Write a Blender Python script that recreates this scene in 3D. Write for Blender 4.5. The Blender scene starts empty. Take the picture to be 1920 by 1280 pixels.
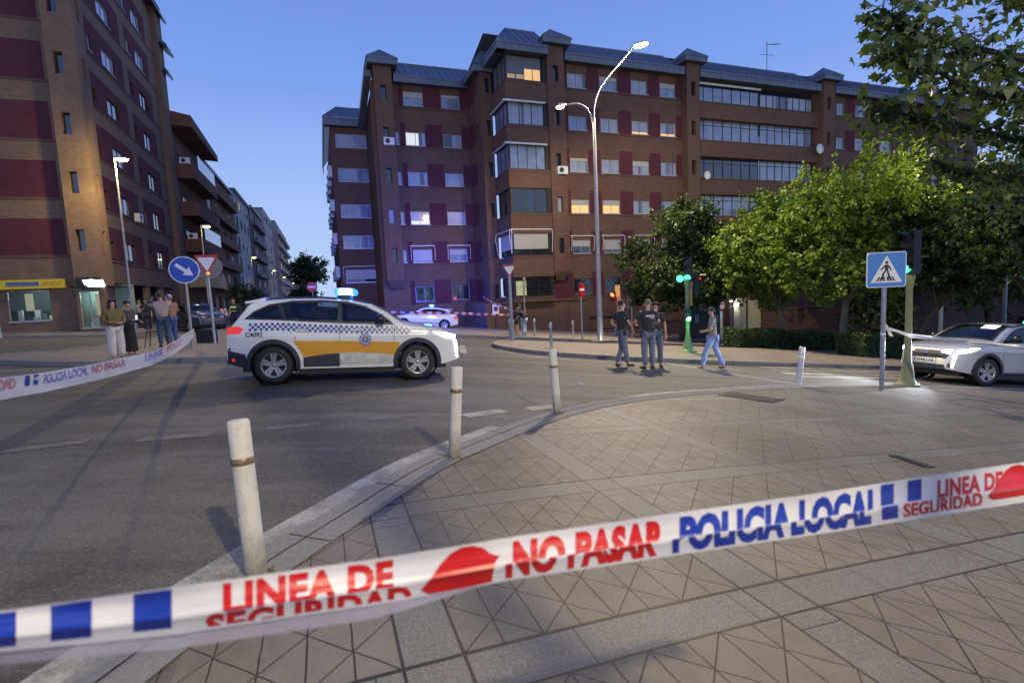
import bpy, bmesh, math, random
import numpy as np
from mathutils import Vector, Matrix
from mathutils.geometry import delaunay_2d_cdt
random.seed(7); rng = np.random.default_rng(7)
R = math.radians
scene = bpy.context.scene
COL = scene.collection

# ------------------------------------------------------------------ camera
F = 960.0
PITCH, ROLL = R(-5.6), R(2.67)
cp, sp = math.cos(PITCH), math.sin(PITCH)
FW = np.array([0, cp, sp]); _u = np.array([0, -sp, cp]); _r = np.array([1., 0, 0])
RT = math.cos(ROLL)*_r - math.sin(ROLL)*_u
UP = math.sin(ROLL)*_r + math.cos(ROLL)*_u
cam = bpy.data.cameras.new('camera'); camo = bpy.data.objects.new('camera', cam); COL.objects.link(camo)
cam.lens = 18; cam.sensor_width = 36; cam.clip_end = 2000; cam.clip_start = .05
camo.matrix_world = Matrix(((RT[0], UP[0], -FW[0], 0), (RT[1], UP[1], -FW[1], 0), (RT[2], UP[2], -FW[2], 0), (0, 0, 0, 1)))
cam.dof.use_dof = True; cam.dof.focus_distance = 11; cam.dof.aperture_fstop = 3.4
scene.camera = camo

# ------------------------------------------------------------------ sky and exposure
world = bpy.data.worlds.new('World'); scene.world = world; world.use_nodes = True
nt = world.node_tree; nt.nodes.clear()
wo = nt.nodes.new('ShaderNodeOutputWorld'); bg = nt.nodes.new('ShaderNodeBackground')
tc = nt.nodes.new('ShaderNodeTexCoord'); sx = nt.nodes.new('ShaderNodeSeparateXYZ'); rp = nt.nodes.new('ShaderNodeValToRGB')
nt.links.new(tc.outputs['Generated'], sx.inputs[0]); nt.links.new(sx.outputs['Z'], rp.inputs[0])
nt.links.new(rp.outputs[0], bg.inputs[0]); nt.links.new(bg.outputs[0], wo.inputs[0])
el = rp.color_ramp.elements
el[0].position = 0.0; el[0].color = (.50, .64, .95, 1)
el[1].position = 1.0; el[1].color = (.06, .13, .42, 1)
e = el.new(.12); e.color = (.43, .60, .97, 1)
e = el.new(.35); e.color = (.215, .365, .86, 1)
e = el.new(.62); e.color = (.12, .225, .66, 1)
bg.inputs[1].default_value = SKY = 1.0
scene.view_settings.view_transform = 'Standard'; scene.view_settings.look = 'None'
scene.view_settings.exposure = 0.0; scene.view_settings.gamma = 1
scene.cycles.max_bounces = 6; scene.cycles.transparent_max_bounces = 12
scene.cycles.sample_clamp_indirect = 2
scene.cycles.use_denoising = True; scene.cycles.denoising_input_passes = 'RGB_ALBEDO_NORMAL'; scene.cycles.denoising_prefilter = 'NONE'; scene.cycles.use_adaptive_sampling = False
scene.cycles.caustics_reflective = False; scene.cycles.caustics_refractive = False

def lamp(name, kind, loc, power, col, parent=None, aim=None, size=.15, spot=90, blend=.6):
    l = bpy.data.lights.new(name, kind); l.energy = power; l.color = col
    if kind == 'AREA': l.size = size
    else: l.shadow_soft_size = size
    if kind == 'SPOT': l.spot_size = R(spot); l.spot_blend = blend
    o = bpy.data.objects.new(name, l); COL.objects.link(o)
    o.location = loc
    if aim is not None:
        d = Vector(aim) - Vector(loc); o.rotation_euler = d.to_track_quat('-Z', 'Y').to_euler()
    if parent: parent_keep(o, parent)
    return o

def parent_keep(o, p):
    o.parent = p; o.matrix_parent_inverse = (Matrix.Translation(p.location) @ p.rotation_euler.to_matrix().to_4x4()).inverted()

# ------------------------------------------------------------------ where things stand
def h(x, y):
    s = x + .45*y - 1
    return -1.46 - .089*float(np.logaddexp(0, s)) + .05*float(np.logaddexp(0, -(s+6)))
def ray(x, y): return RT*(x-960)/F - UP*(y-640)/F + FW
def gp(x, y):
    d = ray(x, y); k = .5; pk = .5
    while k < 400 and d[2]*k - h(d[0]*k, d[1]*k) > 0: pk = k; k *= 1.03
    lo, hi = pk, k
    for _ in range(40):
        m = (lo+hi)/2
        if d[2]*m - h(d[0]*m, d[1]*m) > 0: lo = m
        else: hi = m
    return Vector(d*lo)
def at(x, y, depth): return Vector(ray(x, y)*depth)
AZ = R(20.0)
MF = Matrix.Rotation(AZ, 3, 'Z')
def fw(a, D, z): return MF @ Vector((a, D, z))     # street frame: a along the facade, D away from us, z up

# ------------------------------------------------------------------ object helpers
def tagit(o, label=None, cat=None, group=None, kind=None):
    if label: o['label'] = label
    if cat: o['category'] = cat
    if group: o['group'] = group
    if kind: o['kind'] = kind
    return o
def thing(name, label, cat, loc=(0, 0, 0), rotz=0, group=None):
    o = bpy.data.objects.new(name, None); COL.objects.link(o)
    o.empty_display_size = .3
    o.location = loc; o.rotation_euler = (0, 0, rotz)
    return tagit(o, label, cat, group)
def copy_tree(o, parent=None):
    c = o.copy(); COL.objects.link(c)
    if parent: c.parent = parent; c.matrix_parent_inverse = o.matrix_parent_inverse.copy()
    for ch in list(o.children): copy_tree(ch, c)
    return c

class MB:
    def __init__(s): s.v = []; s.f = []; s.m = []; s.s = []
    def add(s, vs, fs, mat=0, smooth=False):
        n = len(s.v); s.v += [tuple(v) for v in vs]
        for f in fs: s.f.append(tuple(i+n for i in f)); s.m.append(mat); s.s.append(smooth)
    def quad(s, a, b, c, d, mat=0): s.add([a, b, c, d], [(0, 1, 2, 3)], mat)
    def box(s, x0, x1, y0, y1, z0, z1, mat=0, T=None):
        v = [(x, y, z) for x in (x0, x1) for y in (y0, y1) for z in (z0, z1)]
        if T is not None: v = [T @ Vector(p) for p in v]
        s.add(v, [(0, 1, 3, 2), (4, 6, 7, 5), (0, 4, 5, 1), (2, 3, 7, 6), (0, 2, 6, 4), (1, 5, 7, 3)], mat)
    def bar(s, p, q, w, t=None, mat=0, up=(0, 0, 1)):
        p, q = Vector(p), Vector(q); d = (q-p).normalized(); upv = Vector(up)
        if abs(d.dot(upv)) > .95: upv = Vector((1, 0, 0))
        a = d.cross(upv).normalized()*(w/2); b = a.cross(d).normalized()*((t or w)/2)
        v = [e+sa*a+sb*b for e in (p, q) for sa, sb in ((-1, -1), (1, -1), (1, 1), (-1, 1))]
        s.add(v, [(0, 1, 2, 3), (7, 6, 5, 4), (0, 4, 5, 1), (1, 5, 6, 2), (2, 6, 7, 3), (3, 7, 4, 0)], mat)
    def tube(s, pts, rad, n=12, mat=0, smooth=True, cap=True):
        pts = [Vector(p) for p in pts]; k = len(pts)
        if not hasattr(rad, '__len__'): rad = [rad]*k
        rings = []; prev = None
        for i, p in enumerate(pts):
            d = (pts[min(i+1, k-1)] - pts[max(i-1, 0)]).normalized()
            if prev is None:
                a = d.orthogonal().normalized()
            else:
                a = (prev - d*prev.dot(d)).normalized()
            prev = a; b = d.cross(a)
            rings.append([p + (a*math.cos(t)+b*math.sin(t))*rad[i] for t in [2*math.pi*j/n for j in range(n)]])
        vs = [v for r in rings for v in r]; fs = []
        for i in range(k-1):
            for j in range(n):
                fs.append((i*n+j, i*n+(j+1) % n, (i+1)*n+(j+1) % n, (i+1)*n+j))
        s.add(vs, fs, mat, smooth)
        if cap:
            s.add(rings[0], [tuple(range(n))[::-1]], mat); s.add(rings[-1], [tuple(range(n))], mat)
    def lathe(s, prof, n=20, mat=0, center=(0, 0, 0), axis='z', smooth=True):
        c = Vector(center); vs = []; fs = []; k = len(prof)
        for (r, z) in prof:
            for j in range(n):
                t = 2*math.pi*j/n; a, b = r*math.cos(t), r*math.sin(t)
                vs.append(c + (Vector((a, b, z)) if axis == 'z' else Vector((b, z, a)) if axis == 'y' else Vector((z, a, b))))
        for i in range(k-1):
            for j in range(n): fs.append((i*n+j, i*n+(j+1) % n, (i+1)*n+(j+1) % n, (i+1)*n+j))
        s.add(vs, fs, mat, smooth)
    def prism(s, poly, fn0, fn1, mat=0, matside=None):
        a = [Vector(fn0(*p)) for p in poly]; b = [Vector(fn1(*p)) for p in poly]; n = len(poly)
        s.add(a, [tuple(range(n))], mat); s.add(b, [tuple(range(n))[::-1]], mat)
        s.add(a+b, [(i, i+n, (i+1) % n+n, (i+1) % n) for i in range(n)], mat if matside is None else matside)
    def build(s, name, mats, parent=None, loc=None, fix=True):
        me = bpy.data.meshes.new(name)
        me.from_pydata(s.v, [], s.f)
        if not isinstance(mats, (list, tuple)): mats = [mats]
        for m in mats: me.materials.append(m)
        me.polygons.foreach_set('material_index', s.m); me.polygons.foreach_set('use_smooth', s.s)
        if fix:
            bm = bmesh.new(); bm.from_mesh(me); bmesh.ops.recalc_face_normals(bm, faces=bm.faces); bm.to_mesh(me); bm.free()
        me.update()
        o = bpy.data.objects.new(name, me); COL.objects.link(o)
        if parent is not None: o.parent = parent
        if loc is not None: o.location = loc
        return o

def text_tris(txt, bold=.02, spacing=1.0):
    """flat mesh of a line of writing, height 1 (capitals), starting at x=0"""
    c = bpy.data.curves.new('t', 'FONT'); c.body = txt; c.size = 1; c.offset = bold; c.resolution_u = 3; c.space_character = spacing
    o = bpy.data.objects.new('t', c); COL.objects.link(o)
    dg = bpy.context.evaluated_depsgraph_get(); me = bpy.data.meshes.new_from_object(o.evaluated_get(dg))
    v = [tuple(p.co) for p in me.vertices]; f = [tuple(p.vertices) for p in me.polygons]
    COL.objects.unlink(o); bpy.data.objects.remove(o); bpy.data.curves.remove(c); bpy.data.meshes.remove(me)
    x0 = min(p[0] for p in v); x1 = max(p[0] for p in v); y0 = min(p[1] for p in v); y1 = max(p[1] for p in v)
    v = [((p[0]-x0)/(x1-x0), (p[1]-y0)/(y1-y0)) for p in v]
    return v, f, (x1-x0)/(y1-y0)
def write(mb, txt, fn, mat=0, bold=.02, spacing=1.0):
    v, f, asp = text_tris(txt, bold, spacing)
    mb.add([fn(a, b) for a, b in v], f, mat); return asp

# ------------------------------------------------------------------ materials
class NT:
    """small helper to write node maths"""
    def __init__(s, mat): s.t = mat.node_tree; s.n = s.t.nodes; s.l = s.t.links
    def m(s, op, a, b=0.0, c=None):
        k = s.n.new('ShaderNodeMath'); k.operation = op
        for i, q in enumerate((a, b, c)):
            if q is None: continue
            if isinstance(q, (int, float)): k.inputs[i].default_value = q
            else: s.l.new(q, k.inputs[i])
        return k.outputs[0]
    def mix(s, f, a, b):
        k = s.n.new('ShaderNodeMix'); k.data_type = 'RGBA'
        for i, q in ((0, f), (6, a), (7, b)):
            if isinstance(q, (int, float)): k.inputs[i].default_value = q
            elif isinstance(q, tuple): k.inputs[i].default_value = (*q[:3], 1)
            else: s.l.new(q, k.inputs[i])
        return k.outputs[2]
    def noise(s, vec, scale, detail=3, rough=.55):
        k = s.n.new('ShaderNodeTexNoise'); k.inputs['Scale'].default_value = scale; k.inputs['Detail'].default_value = detail
        k.inputs['Roughness'].default_value = rough
        if vec is not None: s.l.new(vec, k.inputs['Vector'])
        return k.outputs['Fac']
    def ramp(s, f, lo, hi):
        k = s.n.new('ShaderNodeMapRange'); k.inputs['From Min'].default_value = lo; k.inputs['From Max'].default_value = hi
        s.l.new(f, k.inputs['Value']); return k.outputs[0]
MATS = {}
def mat(name, col, rough=.6, metal=0.0, var=.12, scale=6.0, bump=0.0, bscale=40, emit=None, estr=0, coat=0, spec=.5, trans=0, var2=None):
    if name in MATS: return MATS[name]
    m = bpy.data.materials.new(name); m.use_nodes = True; MATS[name] = m
    N = NT(m); p = N.n['Principled BSDF']
    p.inputs['Roughness'].default_value = rough; p.inputs['Metallic'].default_value = metal
    p.inputs['Coat Weight'].default_value = coat; p.inputs['Coat Roughness'].default_value = .06
    p.inputs['Specular IOR Level'].default_value = spec; p.inputs['Transmission Weight'].default_value = trans
    tc = N.n.new('ShaderNodeTexCoord'); ob = tc.outputs['Object']
    n1 = N.noise(ob, scale, 5, .6)
    f = N.ramp(n1, .25, .75)
    lo = tuple(c*(1-var) for c in col); hi = tuple(min(1, c*(1+var)) for c in col)
    N.l.new(N.mix(f, lo, hi), p.inputs['Base Color'])
    r = N.m('ADD', N.m('MULTIPLY', N.noise(ob, scale*2.3, 3), .2*min(rough, .5)), rough-.1*min(rough, .5)); N.l.new(r, p.inputs['Roughness'])
    if bump:
        b = N.n.new('ShaderNodeBump'); b.inputs['Strength'].default_value = bump; b.inputs['Distance'].default_value = .02
        N.l.new(N.noise(ob, bscale, 4), b.inputs['Height']); N.l.new(b.outputs[0], p.inputs['Normal'])
    if emit:
        p.inputs['Emission Color'].default_value = (*emit, 1); p.inputs['Emission Strength'].default_value = estr
    return m

def brick_mat(name, c1, c2, mortar, dirt=.25, bw=.25, rh=.065):
    m = bpy.data.materials.new(name); m.use_nodes = True; MATS[name] = m
    N = NT(m); p = N.n['Principled BSDF']; p.inputs['Roughness'].default_value = .88; p.inputs['Specular IOR Level'].default_value = .25
    tc = N.n.new('ShaderNodeTexCoord'); sx = N.n.new('ShaderNodeSeparateXYZ'); N.l.new(tc.outputs['Object'], sx.inputs[0])
    cx = N.n.new('ShaderNodeCombineXYZ'); N.l.new(N.m('ADD', sx.outputs[0], sx.outputs[1]), cx.inputs[0]); N.l.new(sx.outputs[2], cx.inputs[1])
    b = N.n.new('ShaderNodeTexBrick'); N.l.new(cx.outputs[0], b.inputs['Vector'])
    b.inputs['Color1'].default_value = (*c1, 1); b.inputs['Color2'].default_value = (*c2, 1); b.inputs['Mortar'].default_value = (*mortar, 1)
    b.inputs['Scale'].default_value = 1; b.inputs['Brick Width'].default_value = bw; b.inputs['Row Height'].default_value = rh
    b.inputs['Mortar Size'].default_value = .006; b.inputs['Bias'].default_value = -.1
    n1 = N.noise(tc.outputs['Object'], .55, 6, .65)
    # rain streaks run down the wall
    st = N.n.new('ShaderNodeMapping'); N.l.new(cx.outputs[0], st.inputs[0]); st.inputs['Scale'].default_value = (1.6, .12, 1)
    n2 = N.noise(st.outputs[0], 1.5, 4, .6)
    f = N.m('MULTIPLY', N.ramp(N.m('ADD', N.m('MULTIPLY', n1, .6), N.m('MULTIPLY', n2, .4)), .35, .68), dirt)
    N.l.new(N.mix(f, b.outputs['Color'], tuple(c*.35 for c in c1)), p.inputs['Base Color'])
    bu = N.n.new('ShaderNodeBump'); bu.inputs['Strength'].default_value = .5; bu.inputs['Distance'].default_value = .008; bu.invert = True
    N.l.new(b.outputs['Fac'], bu.inputs['Height']); N.l.new(bu.outputs[0], p.inputs['Normal'])
    return m

M_brick = brick_mat('brick_orange', (.185, .100, .068), (.135, .070, .050), (.15, .11, .088))
M_purple = brick_mat('brick_maroon', (.135, .036, .052), (.105, .028, .042), (.09, .03, .042), .3)
M_brickL = brick_mat('brick_brown', (.25, .155, .11), (.18, .115, .082), (.18, .145, .12))
M_brickdk = brick_mat('brick_plinth', (.15, .085, .075), (.11, .06, .055), (.12, .09, .08), .3)
M_roof = mat('zinc_roof', (.15, .17, .21), .5, .25, .2, 1.2)
M_eave = mat('eave_timber', (.15, .17, .21), .6, 0, .2, 2)
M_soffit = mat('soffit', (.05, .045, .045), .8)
M_frame = mat('window_frame_alu', (.42, .42, .44), .4, .3, .08)
M_framedk = mat('window_frame_dark', (.035, .03, .03), .45, .3, .1)
M_panelt = mat('grey_infill', (.14, .15, .17), .5, 0, .1)
M_curt = mat('curtained_glass', (.34, .37, .46), .22, 0, .16, 1.6, coat=1)
N = NT(M_curt); p = N.n['Principled BSDF']; wv = N.n.new('ShaderNodeTexWave'); wv.bands_direction = 'DIAGONAL'; wv.inputs['Scale'].default_value = 2.6; wv.inputs['Distortion'].default_value = 1.5
tc = N.n.new('ShaderNodeTexCoord'); mp = N.n.new('ShaderNodeMapping'); mp.inputs['Scale'].default_value = (1, 1, .02); N.l.new(tc.outputs['Object'], mp.inputs[0]); N.l.new(mp.outputs[0], wv.inputs['Vector'])
dk = N.ramp(N.noise(mp.outputs[0], 1.1, 2), .56, .60)
old = p.inputs['Base Color'].links[0].from_socket; c = N.mix(N.m('MULTIPLY', wv.outputs['Fac'], .35), old, (.22, .24, .30)); N.l.new(N.mix(N.m('MULTIPLY', dk, .8), c, (.03, .035, .05)), p.inputs['Base Color'])
M_blue = mat('sky_glass', (.20, .25, .36), .1, 0, .35, 1.3, coat=1, spec=.9)
M_dkgl = mat('dark_glass', (.018, .022, .03), .06, 0, .4, 1.1, coat=1, spec=.9)
M_lit = mat('lit_curtain', (.6, .42, .2), .6, 0, .2, 2.5, emit=(1, .55, .2), estr=.75)
M_litg = mat('lit_glass_green', (.4, .42, .2), .4, 0, .2, 2.5, emit=(.75, .8, .38), estr=.42)
M_litw = mat('lit_glass_white', (.5, .5, .5), .4, 0, .3, 3, emit=(.9, .95, .75), estr=.7)
M_shut = mat('roller_shutter', (.5, .49, .47), .6, 0, .06, 8)
M_white = mat('white_paint', (.75, .75, .73), .45, 0, .08, 5)
M_galv = mat('galvanised_steel', (.33, .34, .36), .45, .6, .15, 9)
M_black = mat('black_plastic', (.012, .012, .013), .4, 0, .2)
M_rubber = mat('tyre_rubber', (.02, .02, .021), .75, 0, .2, 12)
M_red = mat('sign_red', (.42, .012, .02), .35, 0, .05)
M_bluep = mat('sign_blue', (.01, .06, .42), .35, 0, .05)
M_signw = mat('sign_white', (.72, .72, .76), .35, 0, .04)
M_conc = mat('granite_kerb', (.20, .195, .185), .8, 0, .2, 30, .3, 90)
# ------------------------------------------------------------------ ground
def asphalt():
    m = bpy.data.materials.new('asphalt'); m.use_nodes = True
    N = NT(m); p = N.n['Principled BSDF']; tc = N.n.new('ShaderNodeTexCoord'); ob = tc.outputs['Object']
    big = N.noise(ob, .22, 5, .6); mid = N.noise(ob, 1.4, 5, .65); fine = N.noise(ob, 34, 6, .88)
    mp = N.n.new('ShaderNodeMapping'); N.l.new(ob, mp.inputs[0]); mp.inputs['Rotation'].default_value = (0, 0, R(-20)); mp.inputs['Scale'].default_value = (.14, 1.3, 1)
    tyre = N.noise(mp.outputs[0], 1.0, 5, .7)
    v = N.n.new('ShaderNodeTexVoronoi'); v.feature = 'DISTANCE_TO_EDGE'; v.inputs['Scale'].default_value = .30
    dist = N.n.new('ShaderNodeMix'); dist.data_type = 'VECTOR'; dist.inputs[0].default_value = .12
    nz = N.n.new('ShaderNodeTexNoise'); nz.inputs['Scale'].default_value = 1.5; nz.inputs['Detail'].default_value = 5; N.l.new(ob, nz.inputs['Vector'])
    N.l.new(ob, dist.inputs[4]); N.l.new(nz.outputs['Color'], dist.inputs[5]); N.l.new(dist.outputs[1], v.inputs['Vector'])
    crack = N.m('LESS_THAN', v.outputs['Distance'], .0035)
    mp2 = N.n.new('ShaderNodeMapping'); N.l.new(ob, mp2.inputs[0]); mp2.inputs['Rotation'].default_value = (0, 0, R(-68)); mp2.inputs['Scale'].default_value = (.12, 1.7, 1)
    tyre2 = N.noise(mp2.outputs[0], 1.0, 4, .6)
    t = N.m('ADD', N.m('MULTIPLY', big, .28), N.m('ADD', N.m('MULTIPLY', mid, .22), N.m('ADD', N.m('MULTIPLY', tyre, .25), N.m('MULTIPLY', tyre2, .25))))
    c = N.mix(N.ramp(t, .445, .55), (.055, .051, .045), (.150, .140, .122))
    c = N.mix(N.m('MULTIPLY', N.ramp(fine, .50, .66), .75), c, (.24, .228, .20)); 
    sp = N.noise(ob, 60, 5, .85); c = N.mix(N.m('MULTIPLY', N.ramp(sp, .48, .62), .7), c, (.03, .03, .03))
    c = N.mix(N.m('MULTIPLY', crack, .12), c, (.03, .03, .03))
    N.l.new(c, p.inputs['Base Color'])
    N.l.new(N.m('ADD', N.m('MULTIPLY', mid, .22), .62), p.inputs['Roughness'])
    p.inputs['Specular IOR Level'].default_value = .35
    b = N.n.new('ShaderNodeBump'); b.inputs['Strength'].default_value = .6; b.inputs['Distance'].default_value = .006
    N.l.new(N.noise(ob, 120, 4, .7), b.inputs['Height']); N.l.new(b.outputs[0], p.inputs['Normal'])
    return m

def plaza(rot=20.0, cell=1.72, ox=.67-.86, oy=0.0):
    """granite bands in a square grid, panels of scored concrete slabs between them"""
    m = bpy.data.materials.new('plaza_paving'); m.use_nodes = True
    N = NT(m); p = N.n['Principled BSDF']; tc = N.n.new('ShaderNodeTexCoord'); ob = tc.outputs['Object']
    mp = N.n.new('ShaderNodeMapping'); mp.vector_type = 'POINT'; N.l.new(ob, mp.inputs[0]); mp.inputs['Rotation'].default_value = (0, 0, R(-rot))
    mp.inputs['Location'].default_value = (ox, oy, 0)
    sx = N.n.new('ShaderNodeSeparateXYZ'); N.l.new(mp.outputs[0], sx.inputs[0]); U, V = sx.outputs[0], sx.outputs[1]
    def saw(a, per, off=0.0): return N.m('MULTIPLY', N.m('FRACT', N.m('DIVIDE', N.m('ADD', a, off), per)), per)
    def line(a, per, w, off=0.0):
        s = saw(a, per, off); return N.m('LESS_THAN', N.m('MINIMUM', s, N.m('SUBTRACT', per, s)), w/2)
    u, v = saw(U, cell), saw(V, cell); bw = .25
    bu, bv = N.m('LESS_THAN', u, bw), N.m('LESS_THAN', v, bw)
    band = N.m('MAXIMUM', bu, bv)
    P = cell - bw
    pu, pv = N.m('SUBTRACT', u, bw), N.m('SUBTRACT', v, bw)
    q = P/4
    jit = N.m('MULTIPLY', N.m('SUBTRACT', N.noise(ob, 9, 3), .5), .012)
    pu2, pv2 = N.m('ADD', pu, jit), N.m('ADD', pv, jit)
    ca, cb = P/5, P/4
    nu, nv = N.m('DIVIDE', pu2, P/4), N.m('DIVIDE', pv2, P/4)
    d1 = line(N.m('ADD', nu, nv), 1.0, .030); d2 = line(N.m('SUBTRACT', nu, nv), 1.0, .030)
    j1 = line(pu2, P/8, .0085); j2 = line(pv2, P/2, .012)
    groove = N.m('MULTIPLY', N.m('MAXIMUM', N.m('MAXIMUM', d1, d2), N.m('MAXIMUM', j1, j2)), N.m('SUBTRACT', 1, band))
    e = N.m('MAXIMUM', N.m('MAXIMUM', line(u, cell, .014), line(N.m('SUBTRACT', u, bw), cell, .014)), N.m('MAXIMUM', line(v, cell, .014), line(N.m('SUBTRACT', v, bw), cell, .022)))
    bj = N.m('MULTIPLY', band, N.m('MAXIMUM', N.m('MULTIPLY', bv, line(U, cell/2, .006, .11)), N.m('MULTIPLY', bu, line(V, cell/2, .006, .11))))
    groove = N.m('MAXIMUM', groove, N.m('MAXIMUM', e, bj))
    big = N.noise(ob, .5, 6, .62); mid = N.noise(ob, 5, 5, .65); sp = N.noise(ob, 75, 5, .85)
    # slab to slab tone
    wn = N.n.new('ShaderNodeTexWhiteNoise'); wn.noise_dimensions = '2D'; cx = N.n.new('ShaderNodeCombineXYZ')
    N.l.new(N.m('FLOOR', N.m('DIVIDE', U, P/2+.13)), cx.inputs[0]); N.l.new(N.m('FLOOR', N.m('DIVIDE', V, P/2+.13)), cx.inputs[1]); N.l.new(cx.outputs[0], wn.inputs['Vector'])
    slab = N.mix(wn.outputs['Value'], (.120, .104, .080), (.190, .166, .132))
    slab = N.mix(N.m('MULTIPLY', N.ramp(mid, .3, .7), .4), slab, (.085, .074, .058))
    gran = N.mix(N.ramp(sp, .35, .65), (.065, .062, .055), (.235, .225, .20))
    gran = N.mix(N.m('MULTIPLY', N.ramp(mid, .35, .7), .35), gran, (.17, .155, .14))
    slab = N.mix(N.m('MULTIPLY', N.ramp(sp, .48, .66), .38), slab, (.27, .25, .21))
    c = N.mix(band, slab, gran)
    c = N.mix(N.m('MULTIPLY', N.ramp(big, .47, .62), .6), c, (.075, .064, .05))
    moss = N.ramp(N.noise(ob, 1.2, 4), .35, .65)
    c = N.mix(groove, c, N.mix(moss, (.02, .016, .012), (.06, .045, .026)))
    N.l.new(c, p.inputs['Base Color'])
    N.l.new(N.m('ADD', N.m('MULTIPLY', mid, .25), .50), p.inputs['Roughness'])
    b = N.n.new('ShaderNodeBump'); b.inputs['Strength'].default_value = .8; b.inputs['Distance'].default_value = .012
    hh = N.m('SUBTRACT', N.m('MULTIPLY', sp, .10), N.m('MULTIPLY', groove, .5)); N.l.new(hh, b.inputs['Height']); N.l.new(b.outputs[0], p.inputs['Normal'])
    return m

def small_pavers():
    m = bpy.data.materials.new('small_pavers'); m.use_nodes = True
    N = NT(m); p = N.n['Principled BSDF']; tc = N.n.new('ShaderNodeTexCoord'); ob = tc.outputs['Object']
    mp = N.n.new('ShaderNodeMapping'); N.l.new(ob, mp.inputs[0]); mp.inputs['Rotation'].default_value = (0, 0, R(-12))
    b = N.n.new('ShaderNodeTexBrick'); N.l.new(mp.outputs[0], b.inputs['Vector']); b.inputs['Scale'].default_value = 1
    b.inputs['Brick Width'].default_value = .4; b.inputs['Row Height'].default_value = .2; b.inputs['Mortar Size'].default_value = .012
    b.inputs['Color1'].default_value = (.26, .21, .18, 1); b.inputs['Color2'].default_value = (.19, .16, .14, 1); b.inputs['Mortar'].default_value = (.06, .05, .045, 1)
    c = N.mix(N.m('MULTIPLY', N.ramp(N.noise(ob, .8, 6, .65), .35, .7), .5), b.outputs['Color'], (.10, .085, .075))
    c = N.mix(N.m('MULTIPLY', N.ramp(N.noise(ob, 90, 3, .7), .4, .7), .3), c, (.3, .27, .24))
    N.l.new(c, p.inputs['Base Color']); p.inputs['Roughness'].default_value = .7
    return m
M_asph = asphalt(); M_plaza = plaza(); M_pav = small_pavers()
def road_paint():
    m = bpy.data.materials.new('worn_road_paint'); m.use_nodes = True
    N = NT(m); p = N.n['Principled BSDF']; tc = N.n.new('ShaderNodeTexCoord'); ob = tc.outputs['Object']
    w = N.ramp(N.m('ADD', N.m('MULTIPLY', N.noise(ob, 2.2, 5, .7), .6), N.m('MULTIPLY', N.noise(ob, 45, 4, .75), .4)), .38, .58)
    N.l.new(N.mix(w, (.46, .44, .38), (.15, .142, .13)), p.inputs['Base Color']); p.inputs['Roughness'].default_value = .6
    return m
M_paint = road_paint()
M_paintold = mat('faded_road_paint', (.13, .122, .11), .7, 0, .5, 14)

def ground_sheet():
    ax = sorted(set([-160, -120, -100, -75, -60, -50] + list(np.arange(-44, 60, 1.0)) + list(np.arange(-12, 16, .5)) + [62, 70, 80, 100, 130]))
    ay = sorted(set([-30, -15, -8, -4, -2] + list(np.arange(-1, 24, .5)) + list(np.arange(24, 70, 1.0)) + list(range(70, 130, 5)) + [150, 200, 280]))
    n = len(ax); mb = MB()
    mb.add([(x, y, h(x, y)) for y in ay for x in ax], [(j*n+i, j*n+i+1, (j+1)*n+i+1, (j+1)*n+i) for j in range(len(ay)-1) for i in range(n-1)], 0, True)
    o = mb.build('road', M_asph, fix=False); return tagit(o, kind='structure')
ground_sheet()

def inside(p, poly):
    x, y = p; c = False; j = len(poly)-1
    for i in range(len(poly)):
        xi, yi = poly[i]; xj, yj = poly[j]
        if (yi > y) != (yj > y) and x < (xj-xi)*(y-yi)/(yj-yi)+xi: c = not c
        j = i
    return c
def densify(poly, step, closed=True):
    out = []; n = len(poly)
    for i in range(n if closed else n-1):
        a, b = Vector(poly[i]), Vector(poly[(i+1) % n]); k = max(1, int((b-a).length/step))
        out += [tuple(a.lerp(b, t/k)) for t in range(k)]
    if not closed: out.append(tuple(poly[-1]))
    return out
def catmull(pts, k=6):
    P = [Vector(p) for p in pts]; P = [2*P[0]-P[1]] + P + [2*P[-1]-P[-2]]; out = []
    for i in range(1, len(P)-2):
        for t in range(k):
            t /= k
            out.append(tuple(.5*((2*P[i]) + (-P[i-1]+P[i+1])*t + (2*P[i-1]-5*P[i]+4*P[i+1]-P[i+2])*t*t + (-P[i-1]+3*P[i]-3*P[i+1]+P[i+2])*t**3)))
    out.append(tuple(P[-2])); return out
def sheet(mb, poly, dz, step=.6, mat=0, side=None):
    poly = densify(poly, step)
    xs = [p[0] for p in poly]; ys = [p[1] for p in poly]
    pts = [Vector(p) for p in poly]; nb = len(pts)
    gx = np.arange(min(xs), max(xs), step); gy = np.arange(min(ys), max(ys), step)
    P = np.array(poly)
    for x in gx:
        for y in gy:
            if inside((x, y), poly) and np.min(np.hypot(P[:, 0]-x, P[:, 1]-y)) > step*.45: pts.append(Vector((x, y)))
    r = delaunay_2d_cdt(pts, [(i, (i+1) % nb) for i in range(nb)], [], 1, 1e-5)
    mb.add([(v.x, v.y, h(v.x, v.y)+dz) for v in r[0]], r[2], mat, False)
    if side is not None:
        b = [(x, y, h(x, y)+dz) for x, y in poly]; c = [(x, y, h(x, y)-.08) for x, y in poly]
        mb.add(b+c, [(i, (i+1) % nb, (i+1) % nb+nb, i+nb) for i in range(nb)], side)
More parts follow.
